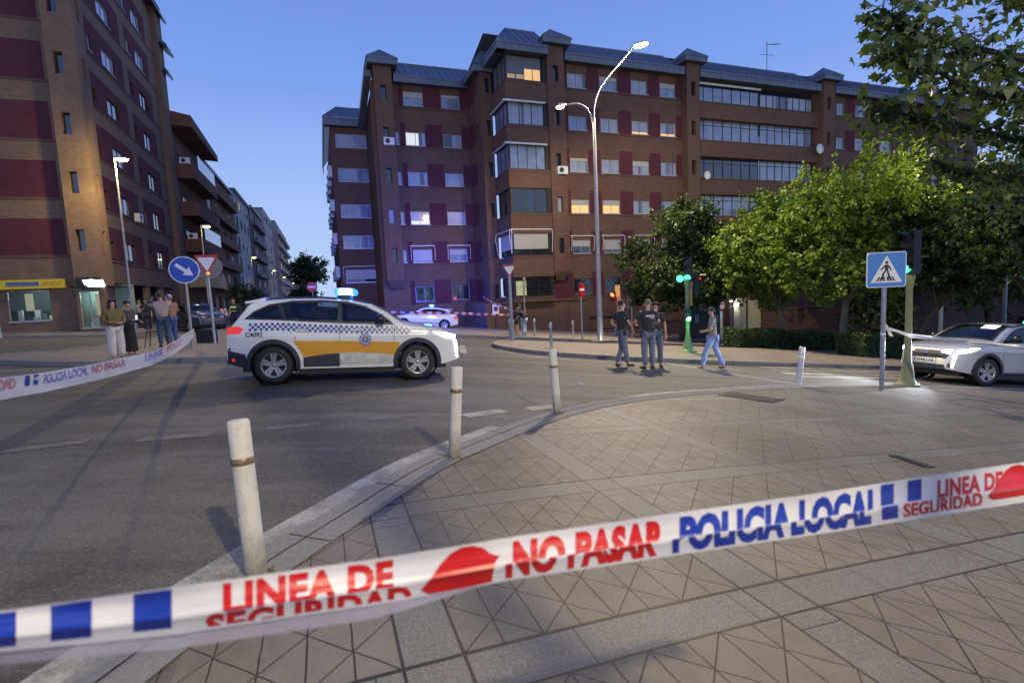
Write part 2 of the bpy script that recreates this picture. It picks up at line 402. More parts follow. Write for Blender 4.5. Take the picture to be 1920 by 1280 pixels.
def ribbon(mb, line, w0, w1, dz, mat=0, dz2=None):
    """strip along a plan line, from w0 to w1 to the left of it"""
    n = len(line); a = []; b = []
    for i, p in enumerate(line):
        d = (Vector(line[min(i+1, n-1)])-Vector(line[max(i-1, 0)])).normalized(); nn = Vector((-d.y, d.x))
        q0 = Vector(p)+nn*w0; q1 = Vector(p)+nn*w1
        a.append((q0.x, q0.y, h(*q0)+dz)); b.append((q1.x, q1.y, h(*q1)+(dz if dz2 is None else dz2)))
    mb.add(a+b, [(i, i+1, i+1+n, i+n) for i in range(n-1)], mat)

# near pavement (the plaza we stand on)
EDGE = catmull([(-2.6, -3.5), (-2.35, -1), (-2.05, .8), (-1.83, 1.91), (-1.62, 2.7), (-1.31, 3.56), (-.98, 4.45), (-.55, 5.25), (.35, 6.75), (1.4, 8.02), (2.75, 9.12), (4.65, 10.33), (6.4, 11.2), (8.5, 11.9), (12.5, 12.35), (18, 12.6), (26, 12.6)], 6)
near = EDGE + [(26, -3.5)]
mb = MB(); sheet(mb, near, .012, .5); tagit(mb.build('plaza_pavement', M_plaza), kind='structure')
mb = MB(); ribbon(mb, EDGE, .0, -.13, .022, 0); ribbon(mb, EDGE, -.13, -.142, .017, 1); ribbon(mb, EDGE, -.142, -.33, .020, 0)
ribbon(mb, EDGE, 0, .004, .022, 0, -.05)
acc = 0
for i in range(1, len(EDGE)-1):                                     # joints between the kerb stones
    a_, b_ = Vector(EDGE[i-1]), Vector(EDGE[i]); acc += (b_-a_).length
    if acc < .85: continue
    acc = 0; d = (b_-a_).normalized(); n = Vector((-d.y, d.x)); q = [b_-d*.005, b_+d*.005, b_+d*.005-n*.33, b_-d*.005-n*.33]
    mb.add([(v.x, v.y, h(v.x, v.y)+.0245) for v in q], [(0, 1, 2, 3)], 1)
tagit(mb.build('kerb', [M_conc, mat('kerb_joint', (.05, .042, .03), .9)]), kind='structure')
EL = [p for p in EDGE if p[1] < 6.2]
mb = MB(); ribbon(mb, EL, .02, .20, .005); ribbon(mb, [p for p in EDGE if 8.5 < p[1]], .06, .14, .005)
def quadmark(mb, pts, mat=0):
    sheet(mb, pts, .005, .4, mat)
def dash(px0, px1, w=.12, m=1):
    a = gp(*px0).xy; b = gp(*px1).xy; d = (b-a).normalized(); n = Vector((-d.y, d.x))*w/2
    quadmark(mb, [tuple(a-n), tuple(b-n), tuple(b+n), tuple(a+n)], m)
for a, b, w in (((0, 847), (165, 827), .2), ((262, 824), (395, 814), .2), ((500, 804), (600, 794), .2), ((690, 786), (780, 778), .2)): dash(a, b, w, 1)
dash((870, 780), (945, 770), .24, 0); dash((990, 767), (1040, 761), .24, 0)
# far island pavement and the lines painted round it
IS_ = [(-.76, 20.9), (-.7, 19.4), (-.35, 18.2), (.68, 16.75), (2.3, 15.98), (3.87, 15.66), (6.83, 15.72), (9.55, 16.1), (12.75, 16.6), (18, 17.6), (26, 19.2), (40, 22.5)]
IS = catmull(IS_, 5)
isl = IS + [(44, 30), (28, 27), (14, 24.6), (7.5, 23.6), (3.6, 22.8), (.2, 22.6), (-.6, 22.0)]
m2 = MB(); sheet(m2, isl, .13, .8); tagit(m2.build('far_pavement', M_pav), kind='structure')
m2 = MB(); ribbon(m2, IS, .0, .003, .137, 0, -.05); ribbon(m2, IS, 0, .17, .137, 0)
for i in range(2, len(IS)-1, 2):
    p = Vector(IS[i]); d = (Vector(IS[i+1])-Vector(IS[i-1])).normalized(); n = Vector((-d.y, d.x))
    q = p-n*.003; m2.add([(*(q-d*.008), h(*q)+.14), (*(q+d*.008), h(*q)+.14), (*(q+d*.008), h(*q)), (*(q-d*.008), h(*q))], [(0, 1, 2, 3)], 1)
tagit(m2.build('far_kerb', [M_conc, mat('kerb_joint', (0, 0, 0))]), kind='structure')
ribbon(mb, catmull([gp(*q).xy for q in ((958, 643), (927, 646), (940, 656), (1000, 668), (1100, 677), (1200, 683), (1380, 692), (1530, 697), (1700, 704))], 5), -.05, .05, .005)
ribbon(mb, densify([gp(1245, 680).xy, gp(1495, 721).xy], .3, False), -.09, .09, .0052)
# zebra crossing on the right and give-way marks
for k in range(5):
    y0 = 12.9 + k*.78
    quadmark(mb, [(7.3+k*.1, y0), (12.0, y0+1.0), (12.0, y0+1.42), (7.3+k*.1, y0+.42)], 0)
# triangle in front of the police car, dash beyond it
a = [gp(*q).xy[:] for q in ((862, 648), (872, 648), (876, 664), (862, 661))]; quadmark(mb, [tuple(q) for q in a], 0)
dash((870, 644), (905, 645), .14, 1)
for q in (((40, 684), (200, 658)), ((95, 682), (145, 679)), ((145, 679), (200, 659)), ((0, 695), (65, 691)), ((285, 690), (430, 682))): dash(q[0], q[1], .12, 1 if q[0][0] > 50 else 0)
tagit(mb.build('road_markings', [M_paint, M_paintold]), kind='structure')
# left traffic island and the pavements by the buildings
li = [(-15.8, 14.6), (-13.2, 13.55), (-11, 13.2), (-9.2, 13.35), (-7.2, 13.25), (-6.3, 14.0), (-6.8, 15.6), (-9.2, 19.5), (-11.5, 22.5), (-14, 26), (-16, 28), (-15.6, 22), (-14.8, 18)]
li = catmull(li+[li[0]], 4)[:-1]
m2 = MB(); sheet(m2, li, .12, .7); tagit(m2.build('island_pavement', M_pav), kind='structure')
m2 = MB(); ribbon(m2, li+[li[0]], 0, -.004, .127, 0, -.05); ribbon(m2, li+[li[0]], 0, .2, .127, 0)
tagit(m2.build('island_kerb', M_conc), kind='structure')
LB = [fw(-60, 30, 0).xy, fw(-9.6, 30, 0).xy, fw(-8.9, 31.5, 0).xy, fw(-8.9, 200, 0).xy, fw(-13, 200, 0).xy, fw(-13, 35, 0).xy, fw(-60, 35, 0).xy]
m2 = MB(); sheet(m2, [tuple(p) for p in LB], .11, 1.6, 0, 1); tagit(m2.build('shop_pavement', [M_pav, M_conc]), kind='structure')
RB = [gp(858, 633).xy, gp(960, 636).xy, gp(1110, 641).xy, gp(1300, 650).xy, Vector((16, 27.3)), Vector((32, 31)), fw(70, 30, 0).xy, fw(70, 36, 0).xy, fw(-1, 36, 0).xy, fw(-.6, 70, 0).xy, fw(-2.6, 70, 0).xy, fw(-2.6, 33, 0).xy]
m2 = MB(); sheet(m2, [tuple(p) for p in RB], .13, 1.2, 0, 1); tagit(m2.build('wall_pavement', [M_pav, M_conc]), kind='structure')
# ------------------------------------------------------------------ buildings
def scribble(mb, x0, x1, y, z0, z1, n, mat, seed):
    """an unreadable line of lettering: strokes only"""
    r_ = random.Random(seed); w = (x1-x0)/n
    for i in range(n):
        a = x0+i*w
        mb.box(a, a+w*.22, y-.004, y, z0, z1-(.0 if r_.random() < .6 else (z1-z0)*.35), mat)
        zz = z0+(z1-z0)*r_.choice([0, .4, .8]); mb.box(a+w*.22, a+w*.7, y-.004, y, zz, zz+(z1-z0)*.2, mat)
class Bld:
    """a building laid out in the street frame (a, D, z), seen as one thing standing at its base corner"""
    def __init__(s, name, label, a0, D0, cat='building', z=None, group=None):
        w = fw(a0, D0, 0); z = h(w.x, w.y) if z is None else z
        s.root = thing(name, label, cat, (w.x, w.y, z), AZ, group); s.off = (-a0, -D0, -z)
    def put(s, mb, name, mats): return mb.build(name, mats, s.root, s.off)
def PF(orient, c):
    if orient == 'f': return lambda u, v, d=0.0: (u, c+d, v)
    if orient == 'r': return lambda u, v, d=0.0: (c+d, u, v)      # faces -a
    return lambda u, v, d=0.0: (c-d, u, v)                        # faces +a
def wall(mb, orient, c, u0, u1, v0, v1, holes=(), panels=(), depth=.16):
    P = PF(orient, c)
    us = sorted({u0, u1} | {min(max(q, u0), u1) for r in list(holes)+list(panels) for q in r[:2]})
    vs = sorted({v0, v1} | {min(max(q, v0), v1) for r in list(holes)+list(panels) for q in r[2:4]})
    def cell(u, v, rs): return any(r[0] < u < r[1] and r[2] < v < r[3] for r in rs)
    for i in range(len(us)-1):
        run = None
        for j in range(len(vs)-1):
            u, v = (us[i]+us[i+1])/2, (vs[j]+vs[j+1])/2
            k = None if cell(u, v, holes) else (1 if cell(u, v, panels) else 0)
            if k is None: continue
            mb.quad(P(us[i], vs[j]), P(us[i+1], vs[j]), P(us[i+1], vs[j+1]), P(us[i], vs[j+1]), k)
    for r in holes:
        a, b, c0, d = r[:4]
        m = 1 if cell(a-.02, (c0+d)/2, panels) else 0
        mb.quad(P(a, c0), P(a, d), P(a, d, depth), P(a, c0, depth), m); mb.quad(P(b, c0), P(b, c0, depth), P(b, d, depth), P(b, d), m)
        mb.quad(P(a, c0), P(a, c0, depth), P(b, c0, depth), P(b, c0), 0); mb.quad(P(a, d), P(b, d), P(b, d, depth), P(a, d, depth), 0)
def boxf(mb, orient, c, u0, u1, v0, v1, d0, d1, mat=0):
    P = PF(orient, c)
    A_ = P(u0, v0, d0); B_ = P(u1, v1, d1)
    mb.box(min(A_[0], B_[0]), max(A_[0], B_[0]), min(A_[1], B_[1]), max(A_[1], B_[1]), v0, v1, mat)
def window(B, orient, c, u0, u1, v0, v1, pane=None, n=2, frame=None, split=None, shutter=0, awning=False, depth=.11, lit=None, bars=False, part='window', solid=None):
    f = MB(); t = .045
    for q in ((u0, u0+t), (u1-t, u1)): boxf(f, orient, c, q[0], q[1], v0, v1, depth-.03, depth+.03)
    for q in ((v0, v0+t), (v1-t, v1)): boxf(f, orient, c, u0+t, u1-t, q[0], q[1], depth-.03, depth+.03)
    for i in range(1, n):
        x = u0+(u1-u0)*i/n; boxf(f, orient, c, x-.02, x+.02, v0+t, v1-t, depth-.028, depth+.028)
    if split: boxf(f, orient, c, u0+t, u1-t, split-.02, split+.02, depth-.025, depth+.025)
    if orient == 'f' or orient == 's': boxf(f, orient, c, u0-.04, u1+.04, v0-.05, v0-.002, -.05, depth)
    w = B.put(f, part, frame or M_frame)
    p = MB(); P = PF(orient, c); vt = v1 - (v1-v0)*shutter
    p.quad(P(u0, v0, depth+.01), P(u1, v0, depth+.01), P(u1, v1, depth+.01), P(u0, v1, depth+.01))
    p.build('pane', pane or M_curt, w)
    if lit:
        q = MB(); a, b, c0, d, m = lit
        q.quad(P(a, c0, depth+.004), P(b, c0, depth+.004), P(b, d, depth+.004), P(a, d, depth+.004)); q.build('lit_pane', m, w)
    if shutter:
        q = MB(); k = int((v1-vt)/.05)+1
        for i in range(k):
            z1 = v1-.002-i*(v1-vt)/k; z0 = z1-(v1-vt)/k+.008
            boxf(q, orient, c, u0+t, u1-t, z0, z1, depth-.05, depth-.035)
        boxf(q, orient, c, u0+t, u1-t, vt, v1-.002, depth-.034, depth-.032)
        q.build('shutter', M_shut, w)
    if awning:
        q = MB(); a, b = u0-.18, u1+.18; P = PF(orient, c)
        q.tube([P(a, v1+.28, -.05), P(b, v1+.28, -.05)], .04, 8)
        for x in (a, b):
            q.tube([P(x, v1+.28, -.05), P(x, v1+.22, -.22), P(x, v1-.2, -.26), P(x, v0+.15, -.1)], .022, 6)
        q.build('awning_arms', M_white, w)
    if bars:
        q = MB(); k = int((u1-u0)/.13)
        for i in range(k+1):
            x = u0-.03+(u1-u0+.06)*i/k; q.tube([P(x, v0-.1, -.09), P(x, v1+.05, -.09)], .01, 5)
        for z in (v0, (v0+v1)/2, v1): q.bar(P(u0-.05, z, -.09), P(u1+.05, z, -.09), .03, .02)
        q.build('window_grille', M_framedk, w)
    return w
def band(mb, orient, c, u0, u1, z, mat=0):
    boxf(mb, orient, c, u0, u1, z-.02, z+.035, -.045, .0, mat); boxf(mb, orient, c, u0, u1, z+.035, z+.1, -.02, .0, mat)
def roofpiece(mb, a0, a1, D0, zE, D1, zR, mat=0, hipL=0.0, hipR=0.0, seam=.5):
    """sloping metal sheet with standing seams"""
    mb.quad((a0, D0, zE), (a1, D0, zE), (a1-hipR, D1, zR), (a0+hipL, D1, zR), mat)
    n = int((a1-a0)/seam)
    for i in range(n+1):
        x = a0+(a1-a0)*i/max(n, 1); xt = min(max(x, a0+hipL), a1-hipR) if (hipL or hipR) else x
        mb.bar((x, D0, zE+.02), (xt, D1, zR+.02), .035, .05, mat)
    mb.bar((a0+hipL, D1, zR), (a1-hipR, D1, zR+.0), .16, .14, mat)
def eave(mb, a0, a1, D, z0=15.74, z1=16.2, back=.7, ends=True, seam=.5):
    mb.box(a0, a1, D, D+.06, z0, z1, 0); mb.box(a0, a1, D-.05, D, z1-.07, z1+.04, 0)
    n = int((a1-a0)/seam)
    for i in range(n+1):
        x = a0+(a1-a0)*i/max(1, n); mb.box(x-.015, x+.015, D-.02, D-.001, z0, z1-.07, 0)
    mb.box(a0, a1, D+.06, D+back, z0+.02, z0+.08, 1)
BANDS = [2.33, 5.25, 8.17, 11.12, 14.05]
SILL = [-.48, 2.53, 5.42, 8.36, 11.3, 14.22]
rw = random.Random(5)
B = Bld('apartment_building', 'long orange brick apartment block with maroon panels, corner bays and zinc roof behind the junction', 1.7, 34, z=-5.2)
WINC = []  # windows of the block: (plane, u0,u1, floor)
CW2 = [(17.45, 18.93), (20.05, 21.55), (22.72, 24.2), (25.27, 26.72)]
CWB = [(6.80, 8.29), (9.68, 11.14)]
CW4 = [(43.95, 44.9), (46.3, 47.5), (49.6, 51.1), (52.4, 53.9), (56.2, 57.7), (59.4, 60.9)]
def wz(k): return (SILL[k], SILL[k]+(1.15 if k == 0 else .99))
holes2 = [(a, b, *wz(k)) for a, b in CW2 for k in range(6)]
holesB = [(a, b, *wz(k)) for a, b in CWB for k in range(6)] + [(6.05, 6.32, SILL[k]+.02, SILL[k]+.95) for k in range(1, 5)]
holes4 = [(a, b, *wz(k)) for a, b in CW4 for k in range(6)]
def purples(edges, ks=range(0, 6)):
    out = []
    for a, b in edges:
        for k in ks: out.append((a, b, SILL[k]-.23, SILL[k]+1.62 if k < 5 else 15.75))
    return out
mb = MB()
wall(mb, 'f', 34, 15.55, 27.4, -6.5, 15.9, holes2, purples([(15.65, 17.42), (18.97, 19.95), (21.55+.02, 22.7), (24.22, 25.25), (26.74, 27.3)], range(0, 6)))
wall(mb, 'f', 34, 42.7, 64, -9, 15.9, holes4, purples([(45.0, 46.2), (47.6, 49.4), (51.2, 52.3), (54.1, 56), (57.9, 59.2)]))
wall(mb, 'f', 40, 4.4, 12.6, -5, 15.8, holesB, purples([(6.42, 6.79), (8.31, 9.62), (11.17, 12.5)]))
# wall under and between the long balconies
wall(mb, 'f', 34.25, 28.3, 41.6, -8, 15.9, [(28.55, 41.4, s-.12, s+(1.55 if i == 5 else 1.9)) for i, s in enumerate(SILL) if i], [])
for i, s in enumerate(SILL):
    if i == 0: continue
    z1 = s-.12; z0 = z1-1.28
    mb.box(28.42, 41.5, 33.72, 34.25, z0, z1, 0)
mb.quad((62, 34, -9), (64, 34, -9), (64, 46, -9), (64, 46, 15.9))
wall(mb, 's', 64, 34, 46, -9, 15.9)
# side of the main block, seen over the set-back wing
slit = [(36.9, 37.35, SILL[k], SILL[k]+1.0) for k in range(0, 6)]
wall(mb, 's', 12.5, 36.2, 40, -1, 15.8)
wall(mb, 'r', 12.5, 36.2, 40, -1, 15.8)
tagit(B.put(mb, 'wall', [M_brick, M_purple]), 'orange brick wall with maroon panels between the windows')
# bands
mb = MB()
for z in BANDS+[-.75]:
    if z > 0: band(mb, 'f', 34, 16.87, 27.24, z); band(mb, 'f', 34, 42.9, 64, z); band(mb, 'f', 40, 5.97, 12.4, z)
    if z > 0: boxf(mb, 'f', 33.72, 28.46, 41.45, z-.06, z-.01, -.04, 0)
band(mb, 'f', 34, 12.0, 28.3, -.78); band(mb, 'f', 34, 28.3, 64, -.78)
B.put(mb, 'brick_course', mat('brick_course_dark', (.13, .065, .05), .85))
# base storey and plinth
mb = MB()
gar = [(18.6, 21.3, -3.1, -2.2), (24.6, 26.6, -2.9, -2.05), (29.0, 31.2, -3.5, -2.2)]
wall(mb, 'f', 33.96, 10.6, 16.9, -6.5, -.80); wall(mb, 'r', 10.6, 33.96, 40, -6.5, -.80); mb.quad((10.6, 33.96, -.80), (16.9, 33.96, -.80), (16.9, 40, -.80), (10.6, 40, -.80))
wall(mb, 'f', 39.6, -1, 10.6, -6.5, -.80); mb.quad((-1, 39.6, -.80), (10.6, 39.6, -.80), (10.6, 40.6, -.80), (-1, 40.6, -.80)); wall(mb, 'r', -1, 39.6, 48, -6.5, -.80)
wall(mb, 'f', 33.80, 11.2, 64, -10, -1.73, gar, [], .35); mb.quad((11.2, 33.80, -1.73), (64, 33.80, -1.73), (64, 34, -1.73), (11.2, 34, -1.73), 1); wall(mb, 'r', 11.2, 33.80, 34, -6, -1.73)
wall(mb, 'f', 39.44, 1.0, 10.6, -6.5, -1.6); mb.quad((1.0, 39.44, -1.6), (10.6, 39.44, -1.6), (10.6, 39.6, -1.6), (1.0, 39.6, -1.6), 1)
mb.box(11.0, 18.3, 33.85, 33.96, -.86, -.80, 0)
bo_ = B.put(mb, 'base', [M_brick, M_brickdk]).data; bo_.polygons.foreach_set('material_index', [1 if max(bo_.vertices[i].co.z for i in p.vertices) < -1.55 else 0 for p in bo_.polygons])
for a, b, c, d in gar:
    window(B, 'f', 33.80, a, b, c, d, M_dkgl, n=3, frame=M_framedk, depth=.3, part='basement_window')
# windows
def style(k, i, blk):
    r = rw.random()
    if k == 1: return dict(shutter=.75 if r < .6 else .5, awning=True, pane=M_dkgl)
    if k == 0: return dict(pane=M_dkgl, bars=True)
    return dict(pane=M_curt if r < .72 else M_blue, split=None, shutter=rw.choice([0, 0, 0, .22, .4]))
for i, (a, b) in enumerate(CW2):
    for k in range(6):
        st = style(k, i, 2); z0, z1 = wz(k)
        if k == 2 and i in (0, 1): st['lit'] = (a+.05, b-.05, z0+.05, z0+.72, M_lit)
        if k == 4 and i in (2, 3): st['lit'] = (a+.05, b-.05, z0+.05, z0+.20, mat('lit_curtain', (0, 0, 0)))
        if k == 5: st['pane'] = M_blue if i % 2 else M_curt; st['shutter'] = (0, .3, .0, .35)[i] 
        window(B, 'f', 34, a, b, z0, z1, **st)
for i, (a, b) in enumerate(CWB):
    for k in range(6):
        st = style(k, i, 1); z0, z1 = wz(k)
        if k == 4 and i == 0: st['lit'] = (a+.05, b-.5, z0+.05, z1-.05, M_litw)
        if k == 4 and i == 1: st['pane'] = M_dkgl; st['lit'] = ((a+b)/2+.03, b-.05, z0+.05, z1-.05, M_curt)
        if k == 2 and i == 0: st['lit'] = (a+.05, b-.05, z0+.05, z0+.28, M_litw)
        if k == 1: st['shutter'] = .85 if i == 0 else .45; st['pane'] = M_blue
        if k == 5: st['pane'] = M_blue
        window(B, 'f', 40, a, b, z0, z1, **st)
for k in range(1, 5): window(B, 'f', 40, 6.05, 6.32, SILL[k]+.02, SILL[k]+.95, M_curt, n=1)
for i, (a, b) in enumerate(CW4):
    for k in range(2, 6): window(B, 'f', 34, a, b, *wz(k), **style(k, i, 4))
# glazed long balconies
for k in range(1, 6):
    s = SILL[k]-.12; zt = s+(1.47 if k == 5 else 1.85)
    seg = [(28.6, 35.2, 7), (35.3, 41.2, 7)]
    for j, (a, b, n) in enumerate(seg):
        if k == 5 and j == 1: window(B, 'f', 34.1, a, b, s, s+1.2, M_curt, n=8, frame=M_framedk, part='balcony_glazing')
        else: window(B, 'f', 34.1, a, b, s, zt-.18, M_blue if (k+j) % 3 else M_dkgl, n=n, frame=M_framedk, split=s+1.25 if k != 5 else None, part='balcony_glazing')
    m = MB(); m.tube([(28.6, 33.95, zt-.08), (35.2, 33.95, zt-.08)], .05, 8); m.box(28.6, 35.2, 33.9, 34.1, zt-.05, zt+.02); B.put(m, 'awning', M_white if k in (3, 5) else M_framedk)
# corner bay: brick parapets between bands of glass, front and side
mb = MB()
zs = [(-6, -.42)] + [(SILL[k-1]+(1.6 if k in (3, 4) else 1.42), SILL[k]-.12) for k in range(1, 6)]
zs[0] = (-.8, -.42)
for z0, z1 in zs:
    mb.box(12.5, 15.62, 33.4, 36.3, z0, z1, 0); mb.box(12.47, 15.6, 33.36, 33.4, z1-.14, z1-.07, 1); mb.box(12.46, 12.5, 33.4, 36.3, z1-.14, z1-.07, 1)
mb.box(12.9, 15.6, 34.1, 36.3, -.8, 15.8, 2)
B.put(mb, 'corner_bay', [M_brick, mat('brick_course_dark', (0, 0, 0)), M_soffit])
for k in range(6):
    z0 = SILL[k]-.12+.05 if k else -.38; z1 = zs[k+1][0]-.02 if k < 5 else 15.72
    n = (3, 2, 3, 4, 3, 3)[k]
    kw = dict(frame=M_framedk, part='bay_window')
    pane = (M_dkgl, M_dkgl, M_dkgl, M_blue, M_curt, M_panelt)[k]
    lit = None; shut = 0
    if k == 0: lit = (12.65, 13.5, z0+.05, z0+1.05, M_litg)
    if k == 1: shut = .72
    if k == 5:
        window(B, 'f', 33.45, 12.55, 15.25, z0, z1, M_panelt, n=1, lit=(14.0, 15.15, z0+.06, z0+.78, M_lit), **kw)
        m = MB(); m.box(14.56, 14.6, 33.53, 33.56, z0+.05, z0+.8); B.put(m, 'window_divider', M_framedk)
        for x in (12.75, 13.4): m = MB(); m.box(x, x+.55, 33.55, 33.562, z0+.1, z0+.36); B.put(m, 'low_lit_pane', mat('lit_curtain_dim', (.5, .36, .2), .6, emit=(1, .6, .3), estr=.25))
    else: window(B, 'f', 33.45, 12.6, 15.3, z0, z1, pane, n=n, lit=lit, shutter=shut, awning=(k == 1), bars=(k == 0), **kw)
    m = MB()
    m.box(15.32, 15.6, 33.5, 33.56, z0, z1, 0); m.quad((15.32, 33.6, z0), (15.62, 33.6, z0), (15.62, 33.6, z1), (15.32, 33.6, z1), 0); B.put(m, 'bay_pier', M_framedk)
    window(B, 'r', 12.55, 33.5, 36.1, z0, z1, pane if k != 4 else M_blue, n=3, shutter=shut, awning=(k == 1), **kw)
    if k in (3, 4):
        m = MB(); m.tube([(12.2, 33.15, z1-.05), (15.3, 33.15, z1-.05)], .055, 8); m.box(12.4, 15.3, 33.15, 33.45, z1-.03, z1+.02); m.bar((12.35, 33.3, z1-.02), (12.35, 36.2, z1-.02), .1, .05); B.put(m, 'awning', M_white)
# stair towers with pyramid caps
def tower(a0, a1, D0, D1, zb, zt, slits, corbel=True):
    m = MB(); c = (a0+a1)/2
    wall(m, 'f', D0, a0, a1, zb, zt, [(c-.2, c+.2, s, s+1.05) for s in slits], [], .3)
    wall(m, 'r', a0, D0, D1, zb, zt); wall(m, 's', a1, D0, D1, zb, zt)
    if corbel:
        m.add([(a0, D0, zb), (a1, D0, zb), (a1, D1, zb), (a0, D1, zb), (a0+.3, D0+.45, zb-.6), (a1-.3, D0+.45, zb-.6), (a1-.3, D1, zb-.6), (a0+.3, D1, zb-.6)], [(0, 1, 5, 4), (1, 2, 6, 5), (3, 0, 4, 7), (4, 5, 6, 7)], 0)
    t = B.put(m, 'stair_tower', [M_brick, M_purple])
    for i, s in enumerate(slits):
        q = MB(); q.quad((c-.2, D0+.28, s), (c+.2, D0+.28, s), (c+.2, D0+.28, s+1.05), (c-.2, D0+.28, s+1.05)); q.build('slit_window', M_curt if i in (1,) else M_dkgl, t)
    m = MB(); e = .42; z = zt
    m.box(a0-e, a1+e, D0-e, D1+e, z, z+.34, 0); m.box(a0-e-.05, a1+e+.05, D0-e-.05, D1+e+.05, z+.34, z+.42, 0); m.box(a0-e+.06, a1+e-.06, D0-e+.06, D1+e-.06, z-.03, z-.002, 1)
    ap = (c, (D0+D1)/2, z+1.35); q = [(a0-e-.03, D0-e-.03, z+.42), (a1+e+.03, D0-e-.03, z+.42), (a1+e+.03, D1+e+.03, z+.42), (a0-e-.03, D1+e+.03, z+.42)]
    m.add(q+[ap], [(0, 1, 4), (1, 2, 4), (2, 3, 4), (3, 0, 4)], 0)
    for i in range(4):
        m.bar(q[i], ap, .06, .05)
        for tt in (.25, .5, .75):
            p0 = Vector(q[i]).lerp(Vector(q[(i+1) % 4]), tt); k2 = 1-abs(tt-.5)*2
            m.bar(p0, p0.lerp(Vector(ap), k2 if k2 < 1 else .98), .03, .03)
    m.build('tower_cap', [M_roof, M_soffit], t)
tower(15.6, 16.86, 33.3, 34.6, 1.2, 16.55, [SILL[k] for k in range(1, 6)])
tower(27.24, 28.42, 33.3, 34.6, -8, 16.6, [SILL[k] for k in range(1, 6)], False)
tower(41.5, 42.85, 33.3, 34.6, -8, 16.6, [SILL[k] for k in range(1, 6)], False)
tower(55.0, 56.1, 33.5, 34.6, -8, 16.6, [SILL[k] for k in range(3, 6)], False)
tower(4.65, 5.95, 39.3, 40.6, 1.2, 16.6, [SILL[k] for k in range(1, 6)])
# small side pillar of the bay
m = MB(); wall(m, 'f', 36.3, 11.7, 12.5, -.8, 15.7, [(12.05, 12.38, s, s+1.0) for s in SILL], [], .25); wall(m, 'r', 11.7, 36.3, 40, -.8, 15.7, [(37.2, 37.9, s, s+1.05) for s in SILL], [(37.9, 39.8, s-.2, s+1.5) for s in SILL], .25)
t = B.put(m, 'side_pillar', [M_brick, M_purple])
m = MB(); m.quad((12.0, 36.5, -.8), (12.5, 36.5, -.8), (12.5, 36.5, 15.5), (12.0, 36.5, 15.5)); m.quad((11.95, 37, -.8), (11.95, 38.2, -.8), (11.95, 38.2, 15.5), (11.95, 37, 15.5)); m.build('slit_window', M_dkgl, t)
# set-back wing at the street corner
m = MB()
hw = [(2.1, 5.0, z, z+1.15) for z in (13.1, 10.2, 7.1, 4.4, 1.4)]
wall(m, 'f', 48, 1.7, 5.6, -5, 14.9, hw); wall(m, 'r', 1.7, 48, 66, -5, 14.9); wall(m, 'r', 4.7, 40, 48, -1, 15.8)
for z in (12.75, 9.85, 6.8, 4.1): boxf(m, 'f', 48, 1.7, 5.6, z, z+.08, -.05, 0)
B.put(m, 'rear_wing', [M_brick, M_purple])
for i, q in enumerate(hw): window(B, 'f', 48, *q, (M_curt, M_blue, M_blue, M_blue, M_dkgl)[i], n=(6, 4, 4, 4, 2)[i], shutter=.75 if i == 4 else 0, awning=i == 4, part='window')
for z in (2, 5, 8, 11):                                             # balconies on the street side
    for D in (50, 54, 58, 62): m = MB(); m.box(1.35, 1.7, D, D+1.6, z, z+1.0); m.box(1.3, 1.36, D-.03, D+1.63, z+.96, z+1.04); B.put(m, 'balcony', M_white)
# roofs
m = MB()
for a0, a1 in ((17.0, 27.1), (28.55, 41.3), (43.0, 64.5)):
    eave(m, a0, a1, 33.35); roofpiece(m, a0, a1, 33.3, 16.24, 36, 18.1)
m.quad((12, 36, 18.1), (64.5, 36, 18.1), (64.5, 46, 16), (12, 46, 16))
eave(m, 11.85, 15.5, 32.85); roofpiece(m, 11.8, 15.6, 32.8, 16.24, 35.2, 18.15, hipL=1.5)
for D in np.arange(32.9, 36.2, .5): m.box(11.83, 11.85, D, D+.03, 15.74, 16.13, 0)
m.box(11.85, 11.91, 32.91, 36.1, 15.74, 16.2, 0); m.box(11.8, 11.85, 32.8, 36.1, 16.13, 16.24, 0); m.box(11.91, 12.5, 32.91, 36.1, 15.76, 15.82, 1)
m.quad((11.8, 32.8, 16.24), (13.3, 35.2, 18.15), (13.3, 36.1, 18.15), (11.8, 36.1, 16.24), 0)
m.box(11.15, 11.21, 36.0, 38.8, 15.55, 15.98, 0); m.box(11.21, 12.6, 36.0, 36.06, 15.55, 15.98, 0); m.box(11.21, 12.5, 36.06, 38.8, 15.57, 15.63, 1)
m.quad((11.1, 35.95, 16), (12.8, 35.95, 16), (12.8, 37.4, 17.6), (12.2, 37.4, 17.6)); m.quad((11.1, 35.95, 16), (12.2, 37.4, 17.6), (12.2, 39, 17.6), (11.1, 39, 16))
eave(m, 6.1, 12.0, 39.4, 15.64, 16.08); roofpiece(m, 6.1, 12.4, 39.35, 16.12, 41.8, 17.9)
m.quad((6.1, 41.8, 17.9), (12.4, 41.8, 17.9), (12.4, 50, 15), (6.1, 50, 15))
eave(m, 1.2, 5.7, 47.4, 14.75, 15.35); roofpiece(m, 1.15, 5.7, 47.35, 15.4, 49.8, 17.0, hipL=1.2); m.box(1.2, 1.26, 47.46, 66, 14.75, 15.35, 0); m.quad((1.15, 47.35, 15.4), (2.35, 49.8, 17), (2.35, 66, 17), (1.15, 66, 15.4))
m.bar((4.3, 39.8, 16.2), (4.3, 48, 14.9), .5, .5)
B.put(m, 'roof', [M_roof, M_soffit])
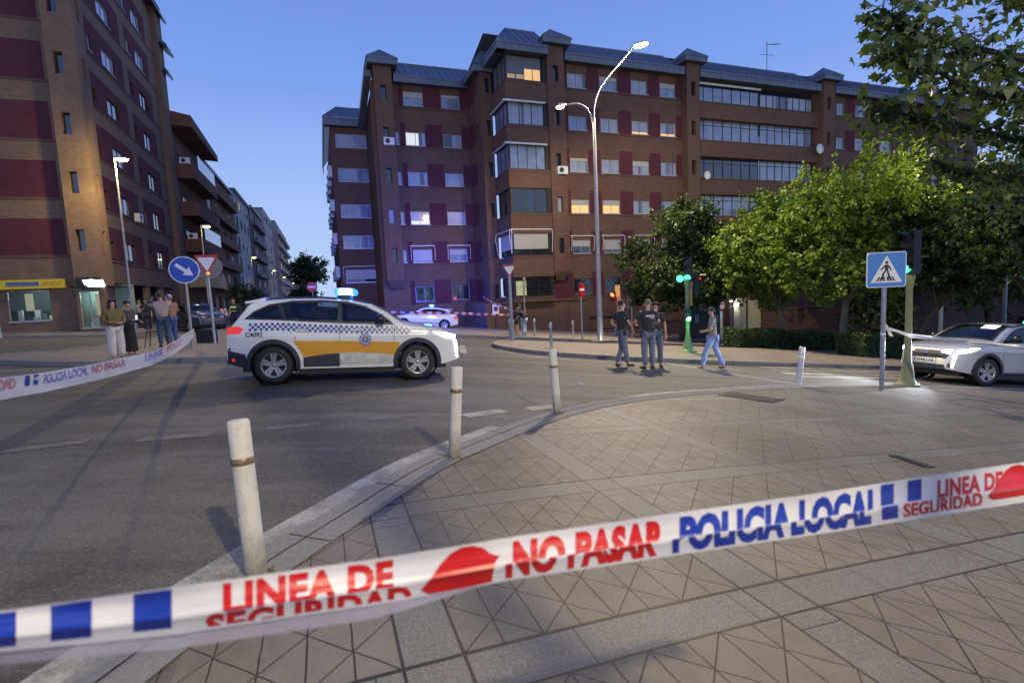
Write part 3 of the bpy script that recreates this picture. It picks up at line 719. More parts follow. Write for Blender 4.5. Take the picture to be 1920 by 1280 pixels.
# bits and pieces on the facade
def ac(x, o, c, z, a=None):
    m = MB(); boxf(m, o, c, x, x+.75, z, z+.52, -.32, -.02); P = PF(o, c)
    pts = [P(x+.27+.17*math.cos(t), z+.26+.17*math.sin(t), -.33) for t in np.linspace(0, 2*math.pi, 14)]; m.tube(pts, .012, 5, 1)
    m.add([P(x+.27+.15*math.cos(t), z+.26+.15*math.sin(t), -.325) for t in np.linspace(0, 2*math.pi, 14, endpoint=False)], [tuple(range(14))], 1)
    m.bar(P(x+.1, z-.03, -.02), P(x+.1, z-.03, -.32), .03); m.bar(P(x+.65, z-.03, -.02), P(x+.65, z-.03, -.32), .03)
    return m
LAB = {}
def free(mb, name, mats, label, cat, group=None, mid=(0, 0, 0)):
    """a loose thing fixed to a facade: a mesh of its own in the street frame"""
    o = mb.build(name, mats); o.rotation_euler = (0, 0, AZ); return tagit(o, label, cat, group)
free(ac(5.05, 'f', 39.3, 11.0), 'air_conditioner', [M_white, M_framedk], 'white air conditioner unit on the tower left of the set-back wing', 'air conditioner')
free(ac(16.0, 'f', 33.3, 7.95), 'air_conditioner', [M_white, M_framedk], 'air conditioner unit low on the tower beside the corner bay', 'air conditioner')
for (a, z, r, l) in ((41.0, 10.9, .42, 'round satellite dish at the end of the long glazed balcony, next to the tower'), (29.0, 8.3, .32, 'satellite dish beside the tower under the long glazed balconies')):
    m = MB(); m.lathe([(.001, 0), (r*.5, -.04), (r, -.16), (r, -.175), (r*.5, -.06), (.001, -.02)], 18, 0, (a, 33.35, z), 'y'); m.bar((a, 33.35, z), (a, 33.7, z), .04, mat=1)
    free(m, 'satellite_dish', [M_white, M_galv], l, 'satellite dish')
m = MB(); m.tube([(38.0, 36, 18), (38.0, 36, 20.6)], .03, 6); m.tube([(37.9, 36, 20.3), (39.4, 35.8, 20.45)], .02, 5); m.tube([(37.2, 36, 19.4), (38.9, 36, 19.5)], .02, 5)
for i in range(8): m.tube([(38+i*.17, 35.8, 20.32+i*.015-.12), (38+i*.17, 36.2, 20.32+i*.015+.12)], .01, 4)
free(m, 'roof_antenna', M_framedk, 'thin television antenna standing on the zinc roof', 'antenna')
tag_in = [(11.35, 33.75, -1.2)]
# ------------------------------------------------------------------ tall corner building on the left
L = Bld('corner_building', 'tall brown brick corner building with maroon panels above a lit shop', -12.1, 33.8, z=-1.1)
mb = MB()
ZL = [2.89, 5.83, 8.78, 11.75, 14.72, 17.7, 20.6]
shopw = (-15.25, -13.45, -.4, 1.2)
door = (-10.8-.0, 0, 0, 0)
wall(mb, 'f', 33.8, -45, -12.1, -1.6, 25, [shopw, (-22, -17, -.4, 1.1)], [(-45, -12.45, z+.12, z+2.0) for z in ZL])
shop2 = (-12.0, -11.1, -.9, 1.05)
wall(mb, 'f', 33.2, -12.1, -10.79, -1.6, 25, [(-11.8, -11.4, z+.25, z+1.35) for z in ZL]+[shop2], [], .3)
wall(mb, 'r', -12.1, 33.2, 33.8, -1.6, 25); wall(mb, 's', -10.79, 33.2, 34.6, -1.6, 25, [(33.75, 34.15, z+.25, z+1.35) for z in ZL], [], .3)
wall(mb, 'f', 34.6, -11.5, -10.79, -1.6, 25)
sw = []
for z in ZL:
    sw += [(37.0, 37.6, z+.2, z+1.15), (39.2, 41.3, z+.2, z+1.3), (44.2, 45.0, z+.2, z+1.2), (46.2, 48.2, z+.1, z+1.35)]
arc = (36.2, 49.6, -1.6, 1.55)
pan = [(36.0, 43.0, z+.02, z+2.0) for z in ZL[1:]] + [(44.0, 49.4, z+.02, z+2.0) for z in ZL] + [(36.0, 43.0, ZL[0]+.02, ZL[0]+2.0)]
wall(mb, 's', -11.5, 34.6, 51.3, -1.6, 25, sw+[arc], pan)
wall(mb, 'f', 51.3, -11.5, -11.1, -1.6, 24.5); wall(mb, 's', -11.1, 51.3, 53, -1.6, 24.5); wall(mb, 'r', -12.1, 33.8, 53, 24, 25)
wall(mb, 'f', 36.2, -16, -11.5, -1.6, 1.55)
mb.quad((-45, 33.8, 25), (-11, 33.8, 25), (-11, 53, 25), (-45, 53, 25))
wall(mb, 'f', 53, -45, -11.1, -1.6, 25)
L.put(mb, 'wall', [M_brickL, M_purple])
mb = MB()
for z in ZL: band(mb, 's', -11.5, 34.65, 51.2, z-.1); band(mb, 'f', 33.8, -45, -12.15, z)
for D in (35.2, 35.9): mb.tube([(-11.44, D, -1.4), (-11.44, D, 24)], .05, 6, 0)
L.put(mb, 'brick_course', mat('brick_course_dark', (0, 0, 0)))
rr = random.Random(3)
for i, q in enumerate(sw):
    lit_ = q[2] > 13 and (q[0] in (37.0, 39.2) or q[2] > 17)
    window(L, 's', -11.5, *q, M_curt if (lit_ or rr.random() < .25) else M_dkgl, n=1 if q[1]-q[0] < 1 else 2, shutter=.0, frame=M_frame if lit_ else M_framedk)
for z in ZL:
    mb = MB(); mb.box(-11.8, -11.4, 33.48, 33.5, z+.25, z+1.35); L.put(mb, 'slit_window', M_dkgl); mb = MB(); mb.box(-11.1, -11.09, 33.75, 34.15, z+.25, z+1.35); L.put(mb, 'slit_window', M_dkgl)
mb = MB()
for D0, D1, z, a1 in ((49.5, 53.4, 24.4, -10.75), (51.6, 53.9, 21.9, -10.55), (52.0, 53.6, 19.9, -10.7)):
    mb.add([(-11.2, D0, z+.5), (a1, D0, z-.15), (a1, D1, z-.15), (-11.2, D1, z+.5), (-11.2, D0, z+.1), (a1, D0, z-.4), (a1, D1, z-.4), (-11.2, D1, z+.1)], [(0, 1, 2, 3), (7, 6, 5, 4), (0, 4, 5, 1), (1, 5, 6, 2), (2, 6, 7, 3)], 0)
L.put(mb, 'roof_canopy', M_roof)
# arcade interior, dark shop fronts
mb = MB()
mb.quad((-15.5, 36.2, -1.6), (-15.5, 49.6, -1.6), (-15.5, 49.6, 1.6), (-15.5, 36.2, 1.6)); mb.quad((-15.5, 36.2, 1.55), (-11.5, 36.2, 1.55), (-11.5, 49.6, 1.55), (-15.5, 49.6, 1.55)); mb.quad((-15.5, 49.6, -1.6), (-11.5, 49.6, -1.6), (-11.5, 49.6, 1.6), (-15.5, 49.6, 1.6))
for D in (39.5, 43, 46.4): mb.box(-11.85, -11.5, D, D+.45, -1.6, 1.55)
L.put(mb, 'arcade', M_brickL)
# shop interior
def shop(name, q, D, back, wallmat, items):
    a0, a1, z0, z1 = q; m = MB()
    m.quad((a0-1, D+back, z0-.6), (a1+1.2, D+back, z0-.6), (a1+1.2, D+back, z1+.3), (a0-1, D+back, z1+.3), 0)
    m.quad((a0-.2, D+.2, z0-.02), (a1+.6, D+.2, z0-.02), (a1+1.2, D+back, z0-.02), (a0-1, D+back, z0-.02), 1)
    m.quad((a0-1, D+back, z1+.25), (a1+1.2, D+back, z1+.25), (a1+.6, D+.1, z1+.25), (a0-.2, D+.1, z1+.25), 0)
    rr2 = random.Random(len(name))
    for i in range(items):
        x = a0+.1+(a1-a0-.3)*rr2.random(); w = .1+.2*rr2.random(); d = .4+rr2.random()*(back-.7); zz = .15+.5*rr2.random()
        m.box(x, x+w, D+d, D+d+.2, z0, z0+zz, 2+i % 4)
    m.box(a0+.5, a0+.85, D+.6, D+.62, z0+.55, z1-.15, 4)
    for x in (a0+.15, a0+.8, a1-.4): m.lathe([(.001, 0), (.07, 0), (.07, .03), (.001, .03)], 10, 6, (x, D+.8, z1+.1))
    return L.put(m, name, [wallmat, mat('shop_floor', (.25, .26, .25), .3), M_white, mat('shop_teal', (.06, .14, .14), .5), mat('shop_poster', (.45, .44, .25), .5, emit=(.8, .8, .45), estr=.25), mat('shop_grey', (.2, .22, .25), .4), mat('shop_downlight', (.9, .9, .9), .5, emit=(.85, 1, .95), estr=6)])
si = shop('shop_interior', (-15.25, -13.45, -.4, 1.2), 33.8, 2.2, mat('shop_wall_dark', (.07, .10, .10), .6), 9)
s2 = shop('pharmacy_interior', (-12.0, -11.1, -.9, 1.05), 33.2, 1.3, mat('pharmacy_wall', (.22, .32, .30), .6), 8)
lamp('shop_light', 'POINT', fw(-14.4, 34.8, 1.0), 30, (.75, 1, .95), L.root, size=.2)
lamp('pharmacy_light', 'POINT', fw(-11.5, 33.95, .8), 26, (.75, 1, .95), L.root, size=.2)
window(L, 'f', 33.8, *shopw, mat('clear_glass', (1, 1, 1), 0, trans=1), n=1, part='shop_window')
window(L, 'f', 33.2, *shop2, mat('clear_glass', (1, 1, 1), 0, trans=1), n=2, part='shop_window')
window(L, 'f', 33.8, -22, -17, -.4, 1.1, mat('clear_glass', (1, 1, 1), 0, trans=1), n=3, part='shop_window')
g = MATS['clear_glass']; g.node_tree.nodes.clear(); N = NT(g)
o_ = N.n.new('ShaderNodeOutputMaterial'); tr = N.n.new('ShaderNodeBsdfTransparent'); gl = N.n.new('ShaderNodeBsdfGlossy'); gl.inputs['Roughness'].default_value = .02; ms = N.n.new('ShaderNodeMixShader'); fr = N.n.new('ShaderNodeFresnel'); fr.inputs[0].default_value = 1.5
N.l.new(fr.outputs[0], ms.inputs[0]); N.l.new(tr.outputs[0], ms.inputs[1]); N.l.new(gl.outputs[0], ms.inputs[2]); N.l.new(ms.outputs[0], o_.inputs[0])
m = MB(); m.box(-11.2-.8, -10.95, 33.05, 33.16, 1.2, 1.75, 0); L.put(m, 'fascia', M_framedk)
# signs over the shops
m = MB(); m.box(-19, -12.62, 33.5, 33.66, 1.27, 1.74, 0)
s = free(m, 'shop_sign', [mat('sign_yellow', (.55, .40, .02), .5, emit=(1, .75, .05), estr=.06)], 'long yellow shop sign with blue and dark red lettering', 'sign')
m = MB(); m.box(-15.05, -13.72, 33.49, 33.497, 1.42, 1.62, 0); scribble(m, -15.0, -13.77, 33.488, 1.45, 1.59, 14, 1, 1)
m.build('blue_lettering', [mat('sign_blue_panel', (.03, .07, .30), .5), mat('sign_pale', (.35, .36, .45), .5)], s)
m = MB(); scribble(m, -13.58, -12.75, 33.495, 1.42, 1.61, 8, 0, 2); m.build('red_lettering', mat('sign_darkred', (.30, .05, .01), .5), s)
m = MB()
def sgn(u, v): return (-11.75+u*1.0, 33.0, 1.22+v*.42)
pts = [sgn(.5+.5*math.cos(t)*(1 if math.cos(t) < 0 else .15)-.3, .5+.5*math.sin(t)) for t in np.linspace(0, 2*math.pi, 20, endpoint=False)]
m.prism([(-11.7, 1.62), (-11.62, 1.38), (-11.45, 1.24), (-11.0, 1.22), (-10.78, 1.2), (-10.72, 1.3), (-10.82, 1.62), (-11.1, 1.6), (-11.3, 1.66), (-11.5, 1.62)], lambda a, z: (a, 33.0, z), lambda a, z: (a, 33.06, z), 0)
free(m, 'shop_sign', [mat('lit_sign_white', (.8, .85, .8), .5, emit=(.82, 1, .9), estr=1.6)], 'glowing white shop sign on the brick pillar of the corner building', 'sign')

# ------------------------------------------------------------------ the street behind: one building after another
def street_block(name, label, a, D0, D1, ztop, floors, cols, m_wall, seed, balc=False, lean=0, roofm=None, pane=M_dkgl, ztrim=.35, over=.35):
    Q = Bld(name, label, a-1, D0, z=-2.0); rr = random.Random(seed); mb = MB(); hs = []
    fh = (ztop-1.6)/floors; cw = (D1-D0)/cols
    for k in range(floors):
        for c in range(cols): hs.append((D0+cw*(c+.28), D0+cw*(c+.72), 1.7+k*fh+fh*.28, 1.7+k*fh+fh*.78))
    gh = [(D0+cw*(c+.15), D0+cw*(c+.85), -2.0, .9) for c in range(cols)]
    wall(mb, 's', a, D0, D1, -2.5, ztop, hs+gh, [], .2)
    wall(mb, 'f', D0, a-14, a, -2.5, ztop); wall(mb, 'f', D1, a-14, a, -2.5, ztop); mb.quad((a-14, D0, ztop), (a, D0, ztop), (a, D1, ztop), (a-14, D1, ztop))
    Q.put(mb, 'wall', m_wall)
    m = MB(); m.box(a-14, a+over, D0-.05, D1+.05, ztop, ztop+ztrim); m.box(a-10, a-5, D0+1, D1-1, ztop+ztrim, ztop+ztrim+1.5); Q.put(m, 'roof', roofm or M_roof)
    for q in hs:
        r = rr.random(); window(Q, 's', a, *q, M_curt if r < .12 else (M_lit if r > .97 else pane), n=2, shutter=rr.choice([0, 0, .5, 1.0]), frame=M_framedk)
    m = MB()
    for q in gh: m.quad((a-.2, q[0], q[2]), (a-.2, q[1], q[2]), (a-.2, q[1], q[3]), (a-.2, q[0], q[3]))
    Q.put(m, 'shop_shutter', M_framedk)
    if balc:
        for k in range(floors):
            z = 1.7+k*fh-.1; m = MB(); m.box(a, a+.9, D0+.6, D1-.6, z, z+.15); m.box(a+.82, a+.9, D0+.6, D1-.6, z+.15, z+1.0); Q.put(m, 'balcony', m_wall)
    return Q
M_bk2 = brick_mat('brick_red_dark', (.24, .11, .08), (.17, .08, .06), (.16, .13, .11), .5)
M_pla = mat('plaster_pale', (.33, .31, .32), .85, 0, .2, 1.5, .2, 12)
M_pla2 = mat('plaster_pink', (.44, .33, .30), .85, 0, .12, 1.5)
M_dkwall = mat('plaster_dark', (.17, .14, .14), .85, 0, .25, 1.5)
# the brick house with glazed balconies
Q = Bld('balcony_building', 'brick apartment house with projecting glazed balconies past the corner building', -13, 53.5, z=-2)
mb = MB(); hs = [(D, D+2.2, z, z+1.5) for D in (55.5, 60.5) for z in (2.4, 5.6, 8.9, 12.3)]
wall(mb, 's', -11.3, 53.5, 65, -2.5, 15.6, hs); wall(mb, 'f', 53.5, -16, -11.3, -2.5, 16.2); wall(mb, 'f', 65, -24, -11.3, -2.5, 16)
Q.put(mb, 'wall', M_bk2)
for q in hs: window(Q, 's', -11.3, *q, M_dkgl, frame=M_framedk)
for k, z in enumerate((1.7, 4.9, 8.1, 11.4)):
    m = MB(); m.box(-11.3, -9.9, 54, 64.6, z, z+.2); m.box(-10.05, -9.9, 54, 64.6, z+.2, z+1.25); m.box(-11.3, -10.05, 54, 54.15, z+.2, z+1.25)
    b = Q.put(m, 'balcony', M_bk2 if k != 0 else mat('balcony_plaster', (.42, .33, .22), .8))
    if k in (1, 3):
        g2 = MB(); 
        for i in range(6): g2.box(-9.99, -9.95, 56.2+i*1.35, 56.2+i*1.35+1.27, z+1.3, z+2.55)
        g2.build('glazing', M_curt, b)
    a2 = ac(0, 'f', 53.9, z+1.3); 
m = MB(); m.add([(-16, 53.2, 16.2), (-9.6, 53.2, 15.6), (-9.6, 65.3, 15.6), (-16, 65.3, 16.2), (-16, 53.2, 17.9), (-9.6, 53.2, 16.6), (-9.6, 65.3, 16.2), (-16, 65.3, 17.5)], [(0, 1, 2, 3), (4, 7, 6, 5), (0, 4, 5, 1), (1, 5, 6, 2), (2, 6, 7, 3)]); Q.put(m, 'roof', M_bk2)
free(ac(-10.9, 'f', 54.0, 12.6), 'air_conditioner', [M_white, M_framedk], 'air conditioner on the topmost balcony of the balcony house', 'air conditioner')
free(ac(-10.9, 'f', 54.0, 6.0), 'air_conditioner', [M_white, M_framedk], 'air conditioner by the lower glazed balcony of the balcony house', 'air conditioner')
free(ac(41.8, 's', -11.5, 5.9), 'air_conditioner', [M_white, M_framedk], 'air conditioner lit by the street lamp on the corner building', 'air conditioner')
street_block('terraced_building', 'dark brick street building just past the balcony house', -11.2, 65, 83, 15.4, 5, 4, M_bk2, 1, True)
street_block('terraced_building', 'street building in pale blue-grey render in the middle of the row', -10.9, 84, 100, 16.2, 5, 4, M_pla, 2)
street_block('terraced_building', 'dark rendered street building with stacked balconies in the row', -10.7, 100.4, 118, 16.6, 5, 4, M_dkwall, 3, True)
street_block('terraced_building', 'pink street building with a flat roof rising above the row', -10.4, 121, 142, 19.6, 6, 4, M_pla2, 4, over=0)
street_block('terraced_building', 'pale pink building at the far end of the street row', -9.9, 146, 190, 20.5, 6, 6, M_pla2, 5, True, over=0)
street_block('end_building', 'low pale building closing the far end of the street', -2.0, 200, 215, 6, 2, 4, M_pla2, 8)
# ------------------------------------------------------------------ street furniture
def ngon(cx, cz, r, n=28, ph=0): return [(cx+r*math.cos(2*math.pi*i/n+ph), cz+r*math.sin(2*math.pi*i/n+ph)) for i in range(n)]
def plate(mb, poly, y0, y1, mat): mb.prism(poly, lambda a, z: (a, y0, z), lambda a, z: (a, y1, z), mat)
def rrect(x0, x1, z0, z1, r, n=5):
    o = []
    for cx, cz, a in ((x1-r, z1-r, 0), (x0+r, z1-r, 90), (x0+r, z0+r, 180), (x1-r, z0+r, 270)):
        o += [(cx+r*math.cos(R(a+90*i/n)), cz+r*math.sin(R(a+90*i/n))) for i in range(n+1)]
    return o
def off(poly, k):
    cx = sum(p[0] for p in poly)/len(poly); cz = sum(p[1] for p in poly)/len(poly); return [(cx+(x-cx)*k, cz+(z-cz)*k) for x, z in poly]
M_dwhite = mat('bollard_white', (.54, .52, .46), .55, 0, .12, 7, .3, 60)
N = NT(M_dwhite); p = N.n['Principled BSDF']; tc = N.n.new('ShaderNodeTexCoord'); sx = N.n.new('ShaderNodeSeparateXYZ'); N.l.new(tc.outputs['Object'], sx.inputs[0])
mp = N.n.new('ShaderNodeMapping'); N.l.new(tc.outputs['Object'], mp.inputs[0]); mp.inputs['Scale'].default_value = (9, 9, 1.3)
run = N.ramp(N.noise(mp.outputs[0], 3, 5, .7), .52, .72); chip = N.m('GREATER_THAN', N.noise(tc.outputs['Object'], 26, 4, .7), .665)
foot = N.m('MULTIPLY', N.ramp(N.m('SUBTRACT', N.m('MULTIPLY', N.noise(tc.outputs['Object'], 14, 4), .35), sx.outputs[2]), -.12, .12), .75)
old = p.inputs['Base Color'].links[0].from_socket
c = N.mix(N.m('MULTIPLY', run, .38), old, (.20, .17, .12)); c = N.mix(foot, c, (.11, .09, .06)); c = N.mix(N.m('MULTIPLY', chip, .7), c, (.16, .12, .09)); N.l.new(c, p.inputs['Base Color'])
M_strip = mat('bollard_reflector', (.22, .16, .10), .4, .4, .5, 60)
M_grime = mat('bollard_grime', (.10, .085, .06), .9, 0, .4, 20)

def bollard(label, px, tilt=(0, 0), ht=.86, r=.055, kind='white', grp='bollards along the near kerb', dz=.012):
    g = gp(*px); o = thing('bollard', label, 'bollard', (g.x, g.y, g.z+dz), 0, grp); o.rotation_euler = (tilt[0], tilt[1], 0)
    m = MB()
    prof = [(r+.006, 0), (r, .03), (r, ht-.27), (r, ht-.012), (r-.006, ht), (0.001, ht+.003)] if kind != 'grey' else [(r+.01, 0), (r*.95, .03), (r*.8, ht*.5), (r*.85, ht-.22), (r*1.12, ht-.2), (r*1.12, ht-.17), (r, ht-.15), (r, ht-.02), (r*.7, ht), (.001, ht+.003)]
    m.lathe(prof, 28)
    m.build('post', M_dwhite if kind == 'white' else (M_galv if kind == 'grey' else mat('bollard_metal', (.5, .5, .52), .4, .5, .1, 8)), o)
    if kind != 'grey':
        m = MB(); m.lathe([(r+.001, ht-.235), (r+.004, ht-.232), (r+.004, ht-.200), (r+.001, ht-.197)], 28); m.build('reflector_band', M_strip if kind == 'white' else M_white, o)
        m = MB(); m.lathe([(r+.05, -.012), (r+.035, .004), (r+.002, .012)], 16); m.build('base_grime', M_grime, o)
    return o
bollard('white post bollard standing nearest to the tape, partly behind it', (482, 1084), (R(-1.5), R(-2.0)))
bollard('white post bollard in front of the police car bonnet', (852, 858), (R(1), R(5.0)), ht=.86)
bollard('white post bollard leaning slightly where the kerb curves away, tufts at its foot', (1045, 776), (0, R(-2.2)), ht=.87)
bollard('shiny metal bollard near the crossing, right of the man in jeans', (1497, 724), (0, R(5)), ht=.86, kind='metal', r=.06)
GB = 'small grey bollards on the far pavement'
for px, l in (((957, 642), 'left grey bollard of the pair at the foot of the distant give way sign'), ((963, 645), 'right grey bollard of the pair touching the distant give way pole'), ((1003, 635), 'small grey bollard just right of the two pedestrians under the tape'),
              ((1034, 660), 'grey bollard at the kerb above the third white bollard'), ((1075, 638), 'small grey bollard left of the no entry pole')):
    bollard(l, px, ht=.92, r=.06, kind='grey', grp=GB, dz=.13)
bollard('pale bollard at the left edge of the picture by the shop', (2, 638), ht=.95, r=.06, kind='grey', grp=GB, dz=.1)

def sign_face_yaw(g, extra=0): return math.atan2(-g.x, g.y)*.0 + extra
def pole_thing(name, label, cat, px, hgt, yaw=0, r=.03, dz=.1, m_=None, tilt=0, group=None):
    g = gp(*px); o = thing(name, label, cat, (g.x, g.y, g.z+dz), yaw, group); o.rotation_euler = (0, tilt, yaw)
    m = MB(); m.tube([(0, 0, 0), (0, 0, hgt)], r, 12); m.build('pole', m_ or M_galv, o); return o
# round blue arrow sign
s = pole_thing('direction_sign', 'round blue sign with a white arrow pointing down right on a pole', 'sign', (363, 664), 2.2, R(22), r=.038, dz=.12, m_=mat('pole_pinkish', (.36, .30, .30), .5, .3, .1))
m = MB(); c = 2.42; Rr = .40
plate(m, ngon(0, c, Rr, 36), -.06, -.04, 0); plate(m, ngon(0, c, Rr*.93, 36), -.064, -.0602, 1)
a = R(-38)
arr = [(-.27, .05), (.05, .05), (.05, .15), (.28, 0), (.05, -.15), (.05, -.05), (-.27, -.05)]
arr = [(x*math.cos(a)-z*math.sin(a), c+x*math.sin(a)+z*math.cos(a)) for x, z in arr]
m.add([(x, -.066, z) for x, z in arr], [(1, 2, 3, 4, 5), (0, 1, 5, 6)], 2)
m.build('sign_plate', [M_signw, M_bluep, M_signw], s)
# near left give way sign with a round plate behind it and an amber lamp
def tri(cx, cz, w): hh = w*.87; return [(cx-w/2, cz+hh/2), (cx, cz-hh/2), (cx+w/2, cz+hh/2)]
def roundtri(cx, cz, w, r=.05):
    P = tri(cx, cz, w); o = []
    for i in range(3):
        p = Vector(P[i]); a_ = (Vector(P[i-1])-p).normalized(); b_ = (Vector(P[(i+1) % 3])-p).normalized()
        for t in (0, .5, 1): q = p + (a_*(1-t)+b_*t)*r*(1 if t != .5 else .8); o.append(tuple(q))
    return o
def giveway(s, z, w, back=False):
    m = MB(); 
    if back: plate(m, ngon(.05, z-.08, w*.55, 28), -.03, -.01, 2)
    plate(m, roundtri(0, z, w), -.06, -.04, 0); plate(m, roundtri(0, z+.0, w*.72), -.064, -.0602, 1)
    m.build('sign_plate', [M_red, M_signw, mat('sign_back_grey', (.16, .15, .17), .5, .4)], s)
s = pole_thing('give_way_sign', 'give way triangle in front of a round sign back, beside the blue arrow sign', 'sign', (404, 651), 2.6, R(22), r=.045, dz=.12)
giveway(s, 2.72, .76, True)
m = MB(); m.lathe([(.001, 0), (.055, .01), (.06, .05), (.03, .07), (.001, .07)], 12, 0, (.02, -.14, 2.42), 'y'); m.build('warning_light', mat('amber_lamp', (.6, .25, .02), .4, emit=(1, .45, .05), estr=.9), s)
g = gp(390, 648)
m = MB(); m.box(-.3, .3, -.16, .16, 0, .46); m.box(-.31, .31, -.17, .17, .40, .47); m.tube([(-.12, 0, .47), (-.12, 0, .52), (.12, 0, .52), (.12, 0, .47)], .012, 6)
o = m.build('equipment_case', M_black); o.location = (g.x, g.y, g.z+.12); tagit(o, 'black equipment case on the island at the foot of the give way sign', 'case')
# distant give way
s = pole_thing('give_way_sign', 'distant give way triangle on a slim grey pole above the pedestrians', 'sign', (961, 645), 2.75, R(8), r=.07, dz=.13)
giveway(s, 2.95, .62)
s = pole_thing('street_sign', 'slim sign seen edge-on behind the two pedestrians', 'sign', (986, 634), 2.9, R(70), r=.035, dz=.13)
m = MB(); plate(m, rrect(-.2, .2, 2.5, 3.1, .04), -.05, -.04, 0); m.build('sign_plate', M_galv, s)
s = pole_thing('no_entry_sign', 'red no entry sign turned aside on a thin pole left of the tall lamp', 'sign', (1092, 641), 2.25, R(52), r=.04, dz=.13)
m = MB(); plate(m, ngon(0, 2.5, .34, 30), -.06, -.04, 0); plate(m, rrect(-.25, .25, 2.44, 2.57, .01), -.064, -.0602, 1); m.build('sign_plate', [M_red, M_signw], s)
s = pole_thing('no_entry_sign', 'no entry sign showing over the police car roof, washed in blue', 'sign', (590, 600), 2.6, R(15), r=.04, dz=.1)
m = MB(); plate(m, ngon(0, 2.65, .42, 30), -.06, -.04, 0); plate(m, rrect(-.32, .32, 2.58, 2.74, .01), -.064, -.0602, 1); m.build('sign_plate', [M_red, M_signw], s)
s = pole_thing('street_sign', 'back of a small rectangular sign on a pole between the officers', 'sign', (1186, 637), 2.3, R(30), r=.05, dz=.13)
m = MB(); plate(m, rrect(-.3, .3, 1.75, 2.5, .03), .04, .06, 0); m.build('sign_plate', mat('sign_back_pale', (.33, .36, .33), .5, .3), s)
p = fw(11.2, 33.75, -1.2)
m = MB(); plate(m, rrect(-.24, .24, -.35, .35, .02), 0, .02, 0); plate(m, ngon(0, .03, .17, 24), -.004, -.0002, 1); plate(m, ngon(0, .03, .12, 24), -.008, -.0042, 2)
m.add([(-.1, -.0085, -.09), (-.075, -.0085, -.11), (.1, -.0085, .12), (.075, -.0085, .14)], [(0, 1, 2, 3)], 1)
o = m.build('parking_ban_sign', [M_signw, M_red, M_bluep]); o.location = p; o.rotation_euler = (0, 0, AZ); tagit(o, 'small white no parking plate on the brick wall under the tape', 'sign')
# pedestrian crossing sign
g = gp(1653, 732)
s = pole_thing('crossing_sign', 'square blue pedestrian crossing sign on a grey pole beside the green traffic light pole', 'sign', (1653, 732), 2.72, R(-12), r=.045, dz=.012, m_=mat('pole_bluegrey', (.26, .29, .36), .45, .5, .08))
m = MB(); z0, z1 = 2.22, 2.96; w = .37; zc = (z0+z1)/2
plate(m, rrect(-w, w, z0, z1, .05), -.075, -.05, 0); plate(m, off(rrect(-w, w, z0, z1, .05), .955), -.079, -.0752, 1)
T3 = [(-.30, z0+.10), (.30, z0+.10), (0, z1-.07)]; plate(m, T3, -.083, -.0792, 0)
Y = -.0865
def bk(pts): m.add([(x, Y, z) for x, z in pts], [tuple(range(len(pts)))], 2)
for i, x in enumerate((-.21, -.145, -.075, .02, .085, .15)): k = (x+.03)*.35; bk([(x-k*.3, z0+.13), (x+.035-k*.3, z0+.13), (x+.035-k, z0+.22), (x-k, z0+.22)])
bk(ngon(0, z0+.52, .032, 12)); bk([(-.03, z0+.36), (.03, z0+.36), (.028, z0+.475), (-.028, z0+.475)])
bk([(-.03, z0+.475), (-.045, z0+.455), (-.12, z0+.375), (-.105, z0+.36), (-.02, z0+.43)]); bk([(.028, z0+.475), (.05, z0+.45), (.085, z0+.39), (.08, z0+.34), (.06, z0+.345), (.062, z0+.385), (.025, z0+.43)])
bk([(-.03, z0+.37), (.0, z0+.36), (-.04, z0+.28), (-.07, z0+.16), (-.10, z0+.17), (-.075, z0+.29)]); bk([(0, z0+.36), (.03, z0+.37), (.05, z0+.29), (.085, z0+.18), (.055, z0+.16), (.02, z0+.27)])
m.build('sign_plate', [M_signw, mat('sign_sky_blue', (.06, .22, .62), .35, 0, .05), M_black], s)
m = MB(); m.lathe([(.047, 1.2), (.048, 1.21), (.048, 1.235), (.047, 1.245)], 14); m.build('sticker', M_signw, s)
m = MB(); m.box(-.02, .02, -.05, .0, 2.35, 2.4); m.box(-.02, .02, -.05, .0, 2.75, 2.8); m.build('bracket', M_galv, s)

# ---- traffic lights
M_sig = mat('signal_housing', (.012, .014, .012), .5)
M_polegr = mat('pole_green_paint', (.20, .22, .11), .6, 0, .15, 6)
def emis(name, col, s, base=None): return mat(name, base or tuple(c*.5 for c in col), .4, 0, .05, 4, emit=col, estr=s)
M_green = emis('green_lamp', (.05, 1, .55), 5); M_greenhot = emis('green_lamp_hot', (.35, 1, .7), 7); M_redl = emis('red_lamp', (1, .03, .015), 3.2); M_redhot = emis('red_lamp_hot', (1, .16, .06), 5)
M_lensoff = mat('lens_off', (.02, .02, .02), .15)
def signal(parent, base, yaw, lit, n=3, s=.30, name='signal_head', mats=None, off_=(M_lensoff,)*3):
    """housing with round lenses under visors; yaw 0 faces us (-y)"""
    T = Matrix.Translation(base) @ Matrix.Rotation(yaw, 4, 'Z')
    m = MB(); H = n*s
    m.box(-s*.5, s*.5, 0, .2, -H/2, H/2, 0, T)
    for i in range(n):
        zc = H/2-s*(i+.5); pts = []
        k = 14
        for yy in (-.0, -.24):
            for j in range(k+1):
                t = R(200)-R(220)*j/k if False else R(-20)+R(220)*j/k; ext = yy*(1 if math.sin(t) > .2 else .45)
                pts.append(T @ Vector((s*.4*math.cos(t), ext, zc+s*.4*math.sin(t))))
        m.add(pts, [(j, j+1, j+k+2, j+k+1) for j in range(k)], 0)
    hd = m.build(name, M_sig, parent)
    for i in range(n):
        zc = H/2-s*(i+.5); q = MB(); 
        q.add([T @ Vector((x, -.012, z)) for x, z in ngon(0, zc, s*.37, 20)], [tuple(range(20))], 0)
        on = lit.get(i); q.build('lens', on if on else M_lensoff, hd)
    return hd
